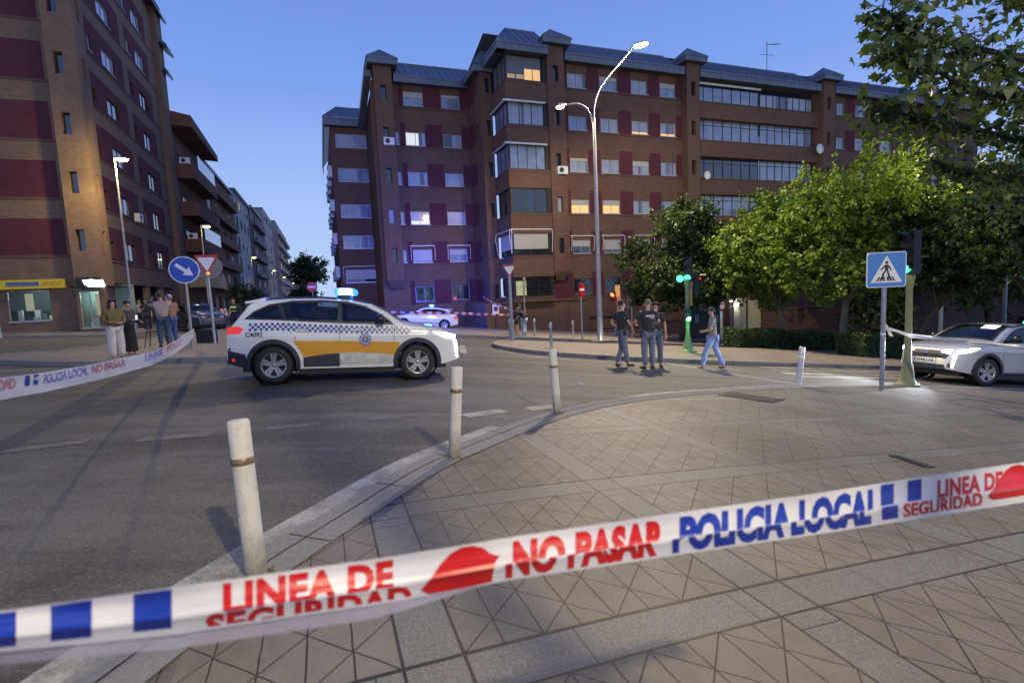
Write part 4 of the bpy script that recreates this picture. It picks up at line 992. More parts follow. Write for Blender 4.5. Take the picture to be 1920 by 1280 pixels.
def tl_pole(m, hgt, r=.06, flare=.22):
    m.lathe([(flare*1.25, 0), (flare*1.25, .05), (flare, .07), (flare*.72, .16), (r*1.7, .42), (r*1.15, .62), (r, .9), (r, hgt-.3), (r*1.6, hgt-.05), (r*1.6, hgt)], 22)
g = gp(1700, 724)
t = thing('traffic_light', 'traffic light showing green on a green flared pole in front of the white car', 'traffic light', (g.x, g.y, g.z+.012), 0, 'traffic lights of the junction')
m = MB(); tl_pole(m, 2.62, .068, .2); m.build('pole', M_polegr, t)
signal(t, (-.10, -.02, 3.12), R(-78), {2: M_green}, 3, .33)
lamp('green_light', 'POINT', Vector((g.x-.35, g.y-.1, g.z+2.8)), 1.2, (.05, 1, .5), t, size=.08)
g = gp(1290, 666)
t = thing('traffic_light', 'traffic light with a bright green lamp low on its pole beside the man in jeans', 'traffic light', (g.x, g.y, g.z+.13), 0, 'traffic lights of the junction')
m = MB(); tl_pole(m, 2.75, .075, .27); m.build('pole', M_polegr, t)
signal(t, (0.02, -.02, 3.1), R(-28), {2: M_green}, 3, .30)
m = MB(); m.lathe([(.001, 0), (.12, .0), (.12, .04), (.001, .04)], 18, 0, (-.34, -.25, 2.78), 'y'); m.build('arrow_lens', M_green, t)
m = MB(); m.box(.12, .2, .02, .1, 1.75, 2.7); m.build('bracket', mat('bracket_orange', (.45, .2, .08), .5), t)
signal(t, (.52, .1, 2.55), R(55), {0: M_redl}, 3, .26)
signal(t, (0, -.08, 1.38), R(-10), {1: M_greenhot}, 2, .22, 'pedestrian_signal')
lamp('green_light', 'POINT', Vector((g.x-.05, g.y-.5, g.z+1.4)), 26, (.02, 1, .42), t, size=.1)
g = gp(1160, 641)
t = thing('traffic_light', 'traffic light showing red with a yellow board edge, right of the tall lamp pole', 'traffic light', (g.x, g.y, g.z+.13), 0, 'traffic lights of the junction')
m = MB(); tl_pole(m, 2.3, .06, .2); m.build('pole', M_polegr, t)
m = MB(); m.box(-.12, .14, -.02, .02, 2.0, 2.9); m.build('yellow_board', mat('board_yellow', (.50, .36, .12), .5), t)
signal(t, (-.28, -.1, 2.28), R(-30), {0: M_redhot}, 2, .27, 'pedestrian_signal')
lamp('red_light', 'POINT', Vector((g.x-.45, g.y-.5, g.z+2.4)), 22, (1, .05, .02), t, size=.1)
for px, d, l in (((1686, 618), 40, 'small distant green signal seen left of the crossing tape'), ((1853, 609), 60, 'small distant green signal above the white car roof'), ((1919, 600), 45, 'distant green signal at the right edge of the picture')):
    p = at(px[0], px[1], d); t = thing('traffic_light', l, 'traffic light', (p.x, p.y, h(p.x, p.y)), 0, 'traffic lights of the junction')
    zz = p.z-h(p.x, p.y); m = MB(); m.tube([(0, 0, 0), (0, 0, zz+.5)], .06, 8); m.build('pole', M_polegr, t); signal(t, (0, -.1, zz), R(-30), {1: M_green}, 2, .34)

# ---- lamps
def head(m, p, d, L=.62, w=.26, hh=.11, mat_=0):
    p = Vector(p); d = Vector(d).normalized(); n = Vector((0, 0, 1)); sd = d.cross(n).normalized(); n = sd.cross(d)
    top = [p - d*.02, p+d*L*.25, p+d*L*.7, p+d*L]; ws = [.05, w*.45, w*.5, w*.25]; hs = [.05, hh, hh, .03]; vs = []
    for q, a_, b_ in zip(top, ws, hs): vs += [q-sd*a_, q-sd*a_*.6+n*b_, q+sd*a_*.6+n*b_, q+sd*a_]
    fs = [(i*4+j, i*4+j+1, i*4+j+5, i*4+j+4) for i in range(3) for j in range(3)] + [(i*4+3, i*4, i*4+4, i*4+7) for i in range(3)] + [(0, 1, 2, 3), (12, 15, 14, 13)]
    m.add(vs, fs, mat_)
    return p+d*L*.55, d, sd
g = gp(1126, 643)
t = thing('street_lamp', 'very tall two-armed street lamp on the far pavement, its high arm blazing', 'street lamp', (g.x, g.y, g.z+.13), 0)
fk = at(1108, 222, 24.6); hp = at(1188, 86, 24.2); sp_ = at(1062, 198, 24.6); b0 = Vector((g.x, g.y, g.z+.13))
L0 = lambda v: Vector(v)-b0
axis = Vector((0, 0, 1)); topz = fk.z-b0.z
m = MB(); m.lathe([(.24, 0), (.24, .03), (.15, .05), (.14, 1.2), (.115, 3), (.07, topz)], 16, 0, (0, 0, 0))
q0 = Vector((0, 0, topz)); dx = L0(fk)-q0
m.box(-.45, .45, -.35, .35, 0, .03)
m.build('pole', M_galv, t)
m = MB(); e = L0(hp)
def bez(p0, p1, p2, p3, n=16): return [p0*(1-s)**3+3*p1*s*(1-s)**2+3*p2*s*s*(1-s)+p3*s**3 for s in [i/n for i in range(n+1)]]
m.tube(bez(q0, q0+Vector((0, 0, 1.6)), e+Vector((-1.1, 0, -1.4)), e), .045, 8)
e2 = L0(sp_)
m.tube(bez(q0-Vector((0, 0, .6)), q0+Vector((-.1, 0, .4)), q0+Vector((-.4, 0, .8)), e2+Vector((.05, 0, .03))), .045, 8)
m.build('arm', M_galv, t)
m = MB(); c1, d1, s1 = head(m, e, (1, -.1, .12)); c2, d2, s2 = head(m, e2, (-1, 0, -.08), .55); m.build('lamp_head', M_galv, t)
M_lamphot = emis('lamp_glass_hot', (1, .9, .62), 26, (.9, .85, .7)); M_lampw = emis('lamp_glass_warm', (1, .86, .5), 14, (.9, .85, .7))
def glow(c, d, s, L, w, mt, par, dz=-.05):
    m = MB(); c = Vector(c)+Vector((0, 0, dz)); vs = []; n = 14
    for ring, zz in ((1, 0), (.75, -.05), (.3, -.075)):
        vs += [c+Vector(d)*math.cos(a_)*L*ring+Vector(s)*math.sin(a_)*w*ring+Vector((0, 0, zz)) for a_ in [2*math.pi*i/n for i in range(n)]]
    m.add(vs, [(r_*n+i, r_*n+(i+1) % n, (r_+1)*n+(i+1) % n, (r_+1)*n+i) for r_ in range(2) for i in range(n)]+[tuple(range(2*n, 3*n))], 0, True)
    m.build('lamp_glass', mt, par)
glow(c1, d1, s1, .36, .24, M_lamphot, t); glow(c2, d2, s2, .2, .11, M_lampw, t)
LAMP_TOP = b0+c1+Vector((0, 0, -.3)); LAMP_LOW = b0+c2+Vector((0, 0, -.25))
lamp('street_light', 'SPOT', LAMP_TOP, 11500, (1, .82, .55), t, aim=LAMP_TOP+Vector((-.35, -.65, -1)), size=.3, spot=140, blend=.6)
lamp('street_light', 'SPOT', LAMP_TOP, 4200, (1, .80, .42), t, aim=LAMP_TOP+Vector((.3, .2, -1)), size=.3, spot=172, blend=.3)
lamp('street_light_small', 'SPOT', LAMP_LOW, 900, (1, .74, .42), t, aim=LAMP_LOW+Vector((0, .4, -1)), size=.15, spot=160, blend=.4)
def street_lamp(label, p, z, power, dirv, r=.055, hot=30, col=(1, .72, .28), double=False, ez=1.0):
    gz = h(p.x, p.y); t = thing('street_lamp', label, 'street lamp', (p.x, p.y, gz), 0, 'street lamps of the street'); H = z-gz
    m = MB(); m.lathe([(.11, 0), (.10, .9), (r, 1.2), (r*.75, H)], 12); m.build('pole', mat('lamp_pole_grey', (.30, .29, .30), .5, .4), t)
    m = MB(); c, d, s_ = head(m, (0, 0, H), dirv, .6, .3, .1); m.build('lamp_head', mat('lamp_pole_grey', (0, 0, 0)), t)
    glow(c, d, s_, .24, .14, emis('lamp_glass_yellow', (1, .80, .32), 14, (.9, .8, .5)) if hot < 50 else emis('lamp_glass_yellow_hot', (1, .80, .32), 24, (.9, .8, .5)), t)
    w = Vector((p.x, p.y, gz))+c+Vector((0, 0, -.25))
    lamp('street_light', 'SPOT', w, power, col, t, aim=w+Vector((0, 0, -1)), size=.12, spot=172, blend=.25)
    if hot > 50: lamp('street_light_glow', 'POINT', w+Vector((.1, -.2, -.1)), 1100, (1, .78, .26), t, size=.15)
    return t
ST = Matrix.Rotation(AZ, 3, 'Z') @ Vector((1, 0, 0))
street_lamp('glowing yellow street lamp close to the tall corner building, left of the blue arrow sign', fw(-9.15, 31.3, 0), 7.45, 600, ST, hot=90)
for i, (D, l) in enumerate(((39.5, 'second lit street lamp down the side street, over the give way sign'), (66, 'third lit street lamp down the side street'), (94, 'fourth lit street lamp down the side street'), (121, 'fifth lit street lamp down the side street'), (160, 'farthest lit street lamp down the side street'))):
    street_lamp(l, fw(-7.2-.15*i, D, 0), 5.25, 110 if i else 45, ST, r=.045)
# the lamp that lights the paving we stand on, just out of the picture
gl0 = Vector((5.2, -5.6, h(5.2, -5.6))); t = thing('street_lamp', 'street lamp behind the camera that lights the paving', 'street lamp', gl0, 0)
m = MB(); m.lathe([(.13, 0), (.10, 1), (.06, 8.6)], 12); m.build('pole', M_galv, t)
m = MB(); c, d, s_ = head(m, (0, 0, 8.6), (-.6, .8, .05), .7, .34, .12); m.build('lamp_head', M_galv, t); glow(c, d, s_, .26, .16, M_lampw, t)
w = gl0+c+Vector((0, 0, -.25)); lamp('street_light', 'SPOT', w, 6800, (1, .84, .52), t, aim=w+Vector((-.6, .9, -1)), size=.2, spot=165, blend=.7)
gm = Vector((2.35, -1.35, h(2.35, -1.35))); t = thing('lamp_post', 'slim unlit lamp post behind the camera, throwing its shadow over the paving', 'lamp post', gm, 0)
m = MB(); m.lathe([(.12, 0), (.09, .8), (.06, 6.2), (.001, 6.25)], 12); m.build('pole', M_galv, t)
m = MB(); head(m, (0, 0, 6.2), (.3, -1, .1), .5, .25, .1); m.build('lamp_head', M_galv, t)
# far unlit double lamp among the trees
pt = at(1762, 640, 30); t = thing('street_lamp', 'unlit two-armed street lamp standing among the trees on the right', 'street lamp', (pt.x, pt.y, h(pt.x, pt.y)), 0)
zt = at(1762, 372, 30).z-h(pt.x, pt.y); m = MB(); m.tube([(0, 0, 0), (0, 0, zt-2), (0, 0, zt)], [.13, .09, .06], 12); m.build('pole', mat('lamp_pole_blue', (.20, .23, .30), .5, .4), t)
m = MB()
for sg in (-1, 1): m.tube(bez(Vector((0, 0, zt-.1)), Vector((0, 0, zt+.6)), Vector((sg*.5, 0, zt+1.2)), Vector((sg*1.3, 0, zt+1.35))), .045, 8)
m.build('arm', mat('lamp_pole_blue', (0, 0, 0)), t)
m = MB(); head(m, (-1.3, 0, zt+1.35), (-1, 0, 0)); head(m, (1.3, 0, zt+1.35), (1, 0, 0)); m.build('lamp_head', M_galv, t)

pt = at(1880, 640, 22); t = thing('street_lamp', 'street lamp hidden in the leaves at the right, making them glow yellow', 'street lamp', (pt.x, pt.y, h(pt.x, pt.y)), 0)
zt = at(1880, 330, 22).z-h(pt.x, pt.y); m = MB(); m.lathe([(.11, 0), (.09, 1), (.05, zt)], 10); m.build('pole', MATS['lamp_pole_blue'], t)
m = MB(); c, d, s_ = head(m, (0, 0, zt), (-1, -.2, 0), .6, .3, .1); m.build('lamp_head', M_galv, t); glow(c, d, s_, .24, .14, MATS['lamp_glass_yellow'], t)
w = Vector((pt.x, pt.y, h(pt.x, pt.y)))+c+Vector((0, 0, -.3)); lamp('street_light', 'POINT', w, 2600, (1, .82, .30), t, size=.2)
# ---- police tapes
M_tapew = bpy.data.materials.new('tape_plastic'); M_tapew.use_nodes = True
N = NT(M_tapew); p = N.n['Principled BSDF']; p.inputs['Roughness'].default_value = .34; p.inputs['Base Color'].default_value = (.66, .66, .70, 1)
p.inputs['Coat Weight'].default_value = .15; tl_ = N.n.new('ShaderNodeBsdfTranslucent'); tl_.inputs[0].default_value = (.8, .8, .85, 1); ms = N.n.new('ShaderNodeMixShader'); ms.inputs[0].default_value = .25
N.l.new(p.outputs[0], ms.inputs[1]); N.l.new(tl_.outputs[0], ms.inputs[2]); N.l.new(ms.outputs[0], N.n['Material Output'].inputs[0])
M_tred = mat('tape_red', (.46, .006, .010), .4, 0, .05, coat=.1); M_tblue = mat('tape_blue', (.006, .03, .30), .4, 0, .05, coat=.1)
AL = 1/.72; BE = -.333*AL
def dep(u): return 1/(AL+BE*u)
def inv(d): return (1/d-AL)/BE
TX = [-60, 0, 322, 740, 960, 1240, 1540, 1730, 1920, 2010]; TT = [1152, 1145, 1101, 1042, 1006, 965, 923, 893, 866, 853]; TB = [1226, 1222, 1190, 1128, 1086, 1044, 1000, 971, 941, 928]
XL, XR = -60, 2010
dL, dR = dep((XL-960)/960), dep((XR-960)/960)
def tape_pt(dd, v, k=0.0):
    """dd: distance along the straight tape (as depth), v: 0 lower edge .. 1 upper edge"""
    x = inv(dd)*960+960; yt = np.interp(x, TX, TT); yb = np.interp(x, TX, TB)
    crease = .004*math.exp(-((v-.36)/.07)**2) - .004*math.exp(-((v-.8)/.2)**2)
    wob = .003*math.sin(dd*61+v*3)+.002*math.sin(dd*23)
    y = yb+(yt-yb)*v
    return Vector(ray(x, y)*(dd - crease - wob*(.4+v) - k + (.012 if v < .36 else 0)*(.36-v)/.36))
NS, NV = 160, 14
m = MB(); ds = np.linspace(dL, dR, NS)
m.add([tape_pt(d, v/NV) for v in range(NV+1) for d in ds], [(j*NS+i, j*NS+i+1, (j+1)*NS+i+1, (j+1)*NS+i) for j in range(NV) for i in range(NS-1)], 0, True)
tp = m.build('police_tape', M_tapew, fix=False); tagit(tp, 'white police tape with red and blue printing stretched across in front of us', 'police tape')
m = MB(); m.add([tape_pt(d, -(v/4)*.30*min(1, max(.02, (dep(-.05)-d)/.05)), -.004)+Vector((0, 0, 0)) for v in range(5) for d in np.linspace(dL, dep(-.05), 60)], [(j*60+i, j*60+i+1, (j+1)*60+i+1, (j+1)*60+i) for j in range(4) for i in range(59)], 0, True)
# the loose lower fold, thin enough to see through
M_film = bpy.data.materials.new('tape_film'); M_film.use_nodes = True; N = NT(M_film); p = N.n['Principled BSDF']; p.inputs['Base Color'].default_value = (.55, .52, .72, 1); p.inputs['Roughness'].default_value = .3
tr = N.n.new('ShaderNodeBsdfTransparent'); ms = N.n.new('ShaderNodeMixShader'); ms.inputs[0].default_value = .45; N.l.new(p.outputs[0], ms.inputs[1]); N.l.new(tr.outputs[0], ms.inputs[2]); N.l.new(ms.outputs[0], N.n['Material Output'].inputs[0])
m.build('loose_fold', M_film, tp, fix=False)
def cut_text(verts, faces, lo, hi):
    bm = bmesh.new(); vs = [bm.verts.new((a, b, 0)) for a, b in verts]
    for f in faces:
        try: bm.faces.new([vs[i] for i in f])
        except ValueError: pass
    for co, no, cl in (((0, lo, 0), (0, 1, 0), True), ((0, hi, 0), (0, -1, 0), True)):
        bmesh.ops.bisect_plane(bm, geom=bm.verts[:]+bm.edges[:]+bm.faces[:], plane_co=co, plane_no=no, clear_inner=cl)
    for x in np.linspace(.05, .95, 19): bmesh.ops.bisect_plane(bm, geom=bm.verts[:]+bm.edges[:]+bm.faces[:], plane_co=(x, 0, 0), plane_no=(1, 0, 0))
    for y in np.linspace(lo, hi, 12)[1:-1]: bmesh.ops.bisect_plane(bm, geom=bm.verts[:]+bm.edges[:]+bm.faces[:], plane_co=(0, y, 0), plane_no=(0, 1, 0))
    bm.verts.index_update(); out = [(v.co.x, v.co.y) for v in bm.verts], [tuple(v.index for v in f.verts) for f in bm.faces]; bm.free(); return out
def tape_print(name, txt, x0, x1, v0, v1, mt, lo=0, hi=1, bold=.05, slant=0.0, poly=None):
    if poly: V_, F_ = poly
    else: V_, F_, _ = text_tris(txt, bold, 1.06)
    V_, F_ = cut_text(V_, F_, lo, hi); d0, d1 = dep((x0-960)/960), dep((x1-960)/960)
    m = MB(); m.add([tape_pt(d0+(d1-d0)*(a+slant*(b-.5)), v0+(v1-v0)*(b-lo)/(hi-lo), .0012) for a, b in V_], F_, 0)
    m.build(name, mt, tp, fix=False)
def rect(): return ([(0, 0), (1, 0), (1, 1), (0, 1)], [(0, 1, 2, 3)])
for x0, x1, v0, v1 in ((-8, 30, .12, .95), (95, 172, .14, .97), (250, 322, .15, .97)): tape_print('printed_block', '', x0, x1, v0, v1, M_tblue, poly=rect())
tape_print('lettering', 'LINEA DE', 418, 738, .34, .93, M_tred, .12, 1)
tape_print('lettering', 'SEGURIDAD', 385, 772, .06, .32, M_tred, .5, 1)
hand = [(0, .16), (.07, .26), (.15, .42), (.24, .64), (.36, .84), (.5, .95), (.64, .95), (.78, .86), (.88, .70), (1, .60), (.95, .50), (.92, .30), (.90, .04), (.6, .02), (.3, .02), (.1, .03)]
tape_print('hand_symbol', '', 788, 937, .0, 1.0, M_tred, poly=(hand, [tuple(range(len(hand)))]))
for nm, a, b, mt, sl in (('NO PASAR', 962, 1248, M_tred, .02), ('POLICIA LOCAL', 1275, 1650, M_tblue, .015)):
    tape_print('lettering', nm, a, b, .40, .90, mt, .45, 1, .06); tape_print('lettering', nm, a-14, b-16, .04, .385, mt, 0, .42, .06)
for x0, x1, v0, v1 in ((1652, 1676, .45, .95), (1702, 1728, .45, .95), (1654, 1684, .1, .42)): tape_print('printed_block', '', x0, x1, v0, v1, M_tblue, poly=rect())
tape_print('lettering', 'LINEA DE', 1758, 1880, .42, .86, M_tred, 0, 1, .045); tape_print('lettering', 'SEGURIDAD', 1694, 1842, .1, .42, M_tred, .1, 1, .045)
tape_print('hand_symbol', '', 1852, 1945, .15, 1.0, M_tred, poly=(hand, [tuple(range(len(hand)))]))

def strip_tape(name, label, top, bot, deps, stripe=None, n=60, prints=None):
    """a tape given by its upper and lower edges and its distance along them"""
    t = np.linspace(0, 1, n); xs = np.interp(t, np.linspace(0, 1, len(top)), [p[0] for p in top])
    yt = np.interp(xs, [p[0] for p in top], [p[1] for p in top]); yb = np.interp(xs, [p[0] for p in bot], [p[1] for p in bot])
    dd = 1/np.interp(xs, [p[0] for p in deps], [1/p[1] for p in deps])
    m = MB(); rows = 5
    P = [[Vector(ray(xs[i], yb[i]+(yt[i]-yb[i])*j/(rows-1))*(dd[i]*(1-.004*math.sin(j*2.2+i*.35)))) for i in range(n)] for j in range(rows)]
    fs = []; ms_ = []
    for j in range(rows-1):
        for i in range(n-1): fs.append((j*n+i, j*n+i+1, (j+1)*n+i+1, (j+1)*n+i)); ms_.append(1 if stripe and (i//stripe) % 2 else 0)
    k = len(m.f); m.add([p for r_ in P for p in r_], fs, 0, True); m.m[k:] = ms_
    o = m.build(name, [M_tapew, mat('tape_stripe_red', (.5, .05, .07), .4)], fix=False); tagit(o, label, 'police tape')
    return o, P
lt, P = strip_tape('police_tape', 'police tape sagging from the blue arrow sign pole to the left edge of the picture',
    [(-40, 718), (0, 708), (92, 697), (185, 680), (287, 659), (330, 638), (352, 622), (364, 616)], [(-40, 760), (0, 750), (92, 733), (185, 712), (287, 684), (330, 662), (352, 645), (364, 630)], [(-40, 1.75), (0, 2.0), (92, 2.7), (185, 4.2), (287, 8), (364, 15.6)], None, 80)
def lt_pt(u, v):
    i = u*79; i0 = min(int(i), 78); f_ = i-i0; j = v*4; j0 = min(int(j), 3); g_ = j-j0
    q = (P[j0][i0]*(1-f_)+P[j0][i0+1]*f_)*(1-g_)+(P[j0+1][i0]*(1-f_)+P[j0+1][i0+1]*f_)*g_; return q*.9975
M_fred = mat('tape_faded_red', (.42, .16, .22), .4); M_fblue = mat('tape_faded_blue', (.16, .18, .42), .4)
for txt, a, b, mt in (('DE SEGURIDAD', .02, .19, M_fred), ('POLICIA LOCAL', .27, .40, M_fblue), ('NO PASAR', .41, .50, M_fred), ('LINEA DE', .55, .63, M_fblue), ('POLICIA', .66, .78, M_fred)):
    m = MB(); V_, F_, _ = text_tris(txt, .05, .95); m.add([lt_pt(a+(b-a)*x, .42+.5*y) for x, y in V_], F_); m.build('lettering', mt, lt, fix=False)
for a in (.215, .24): m = MB(); m.add([lt_pt(a, .45), lt_pt(a+.014, .45), lt_pt(a+.016, .95), lt_pt(a+.002, .95)], [(0, 1, 2, 3)]); m.build('printed_block', M_tblue, lt, fix=False)
strip_tape('police_tape', 'police tape from the crossing sign pole past the white car on the right', [(1660, 611), (1682, 618), (1706, 625), (1760, 631), (1830, 640), (1960, 650)], [(1660, 618), (1682, 623), (1706, 633), (1760, 638), (1830, 647), (1960, 660)], [(1660, 11.3), (1706, 11.5), (1960, 8.5)], None, 50)
strip_tape('police_tape', 'loose end of tape knotted to the crossing sign pole', [(1659, 605), (1664, 610), (1668, 618), (1674, 628)], [(1659, 612), (1664, 622), (1668, 630), (1674, 631)], [(1659, 11.2), (1674, 11.3)], None, 10)
strip_tape('police_tape', 'red and white tape stretched level behind the second police car', [(700, 583), (850, 585), (975, 590)], [(700, 586.5), (850, 589.5), (975, 593.5)], [(700, 31), (850, 30), (975, 28)], 2, 72)
strip_tape('police_tape', 'red and white tape rising from the pedestrians to the brick wall', [(906, 556), (928, 568), (960, 581), (988, 591)], [(906, 558), (928, 571), (960, 584.5), (988, 595)], [(906, 33), (988, 27)], 2, 40)
# bits lying on the ground
def flat_on_ground(name, label, cat, px, L_, W_, yaw, mt, hgt=.01):
    g = gp(*px); m = MB(); m.box(-L_/2, L_/2, -W_/2, W_/2, 0, hgt)
    if cat == 'manhole cover':
        for i in range(9): m.box(-L_/2+.04+i*(L_-.08)/9, -L_/2+.04+i*(L_-.08)/9+.03, -W_/2+.04, W_/2-.04, hgt, hgt+.004)
    o = m.build(name, mt); o.location = (g.x, g.y, g.z+.012); gx = (h(g.x+.1, g.y)-h(g.x-.1, g.y))/.2; gy = (h(g.x, g.y+.1)-h(g.x, g.y-.1))/.2
    o.rotation_euler = Vector((-gx, -gy, 1)).to_track_quat('Z', 'Y').to_euler(); o.rotation_euler.rotate_axis('Z', yaw); return tagit(o, label, cat)
M_iron = mat('cast_iron', (.035, .032, .03), .55, .5, .3, 20)
flat_on_ground('manhole_cover', 'dark rectangular iron cover in the paving near the metal bollard', 'manhole cover', (1408, 746), .95, .62, R(20), M_iron)
flat_on_ground('manhole_cover', 'small slotted drain cover in the paving above the right half of the tape', 'manhole cover', (1708, 867), .42, .12, R(-18), M_iron)
flat_on_ground('litter_scrap', 'tiny white scrap lying on the asphalt before the officers', 'litter', (1090, 721), .09, .05, .4, M_white, .012)
# ------------------------------------------------------------------ vehicles
M_paintw = mat('car_paint_white', (.70, .70, .68), .22, 0, .03, 3, coat=1)
M_paintg = mat('car_paint_dark', (.035, .04, .055), .2, .4, .1, 3, coat=1)
M_glass = bpy.data.materials.new('car_glass'); M_glass.use_nodes = True; N = NT(M_glass); N.n.clear()
_o = N.n.new('ShaderNodeOutputMaterial'); _t = N.n.new('ShaderNodeBsdfTransparent'); _t.inputs[0].default_value = (.38, .43, .47, 1); _g = N.n.new('ShaderNodeBsdfGlossy'); _g.inputs['Roughness'].default_value = .015
_f = N.n.new('ShaderNodeFresnel'); _f.inputs[0].default_value = 1.6; _m = N.n.new('ShaderNodeMixShader'); N.l.new(_f.outputs[0], _m.inputs[0]); N.l.new(_t.outputs[0], _m.inputs[1]); N.l.new(_g.outputs[0], _m.inputs[2]); N.l.new(_m.outputs[0], _o.inputs[0])
M_seat = mat('seat_fabric', (.035, .035, .04), .8, 0, .2); M_cabin = mat('cabin_trim', (.05, .05, .055), .7, 0, .2)
M_clad = mat('car_cladding', (.022, .026, .04), .5, 0, .2, 8)
M_yel = mat('livery_orange', (.62, .29, .012), .3, 0, .06, 3, coat=.8)
M_lblue = mat('livery_blue', (.012, .035, .22), .3, 0, .1, 6, coat=.8)
M_dirt = mat('door_dirty_white', (.48, .46, .42), .55, 0, .35, 7)
M_gap = mat('panel_gap', (.03, .03, .03), .8)
M_alloy = mat('alloy_rim', (.42, .41, .42), .3, .7, .1)
M_chrome = mat('chrome', (.6, .6, .62), .12, 1, .02)
M_tail = emis('tail_lamp_lit', (1, .05, .03), .55, (.35, .02, .02)); M_taild = mat('tail_lamp_dark', (.22, .01, .015), .2, coat=1)
M_head = emis('head_lamp_lit', (.92, .95, 1), 7, (.9, .9, .9)); M_drl = emis('daytime_lamp_lit', (.9, .94, 1), 3, (.9, .9, .9)); M_headoff = mat('head_lamp_off', (.30, .32, .35), .1, coat=1)
SUV = dict(L=4.40, W=.905, xr=.83, xf=3.505, R=.345, belt=1.0, roof=1.60, e=.06, sill=.27,
           T=[(0, .55), (.012, .95), (.07, 1.08), (.22, 1.25), (.40, 1.49), (.48, 1.535), (.62, 1.56), (1.1, 1.60), (1.7, 1.61), (2.2, 1.585), (2.6, 1.51), (2.9, 1.36), (3.12, 1.21), (3.26, 1.125), (3.5, 1.085), (3.9, 1.03), (4.13, .96), (4.28, .86), (4.36, .72), (4.40, .45)])
HAT = dict(L=4.37, W=.885, xr=.90, xf=3.54, R=.32, belt=.93, roof=1.42, e=.06, sill=.22,
           T=[(0, .5), (.012, .88), (.08, .98), (.30, 1.12), (.62, 1.33), (.8, 1.37), (1.3, 1.42), (1.9, 1.43), (2.3, 1.38), (2.7, 1.23), (3.05, 1.04), (3.2, .97), (3.6, .90), (4.0, .82), (4.22, .72), (4.33, .60), (4.37, .40)])
def scale_poly(poly, kx, kz):
    xs = [p[0] for p in poly]; zs = [p[1] for p in poly]; cx, cz = (min(xs)+max(xs))/2, sum(zs)/len(zs)
    return [(cx+(x-cx)*kx, cz+(z-cz)*kz) for x, z in poly]
def ring_decal(m, outer, inner, fn, mat_=0):
    a, b = [], []
    for i in range(len(outer)):
        p0, p1, q0, q1 = outer[i], outer[(i+1) % len(outer)], inner[i], inner[(i+1) % len(outer)]; k = max(1, int(math.dist(p0, p1)/.05))
        for t in range(k): t /= k; a.append((p0[0]+(p1[0]-p0[0])*t, p0[1]+(p1[1]-p0[1])*t)); b.append((q0[0]+(q1[0]-q0[0])*t, q0[1]+(q1[1]-q0[1])*t))
    n = len(a); rows = [[fn(a[i][0]+(b[i][0]-a[i][0])*r_/2, a[i][1]+(b[i][1]-a[i][1])*r_/2) for i in range(n)] for r_ in range(3)]
    m.add([p for r_ in rows for p in r_], [(r_*n+i, r_*n+(i+1) % n, (r_+1)*n+(i+1) % n, (r_+1)*n+i) for r_ in range(2) for i in range(n)], mat_, True)
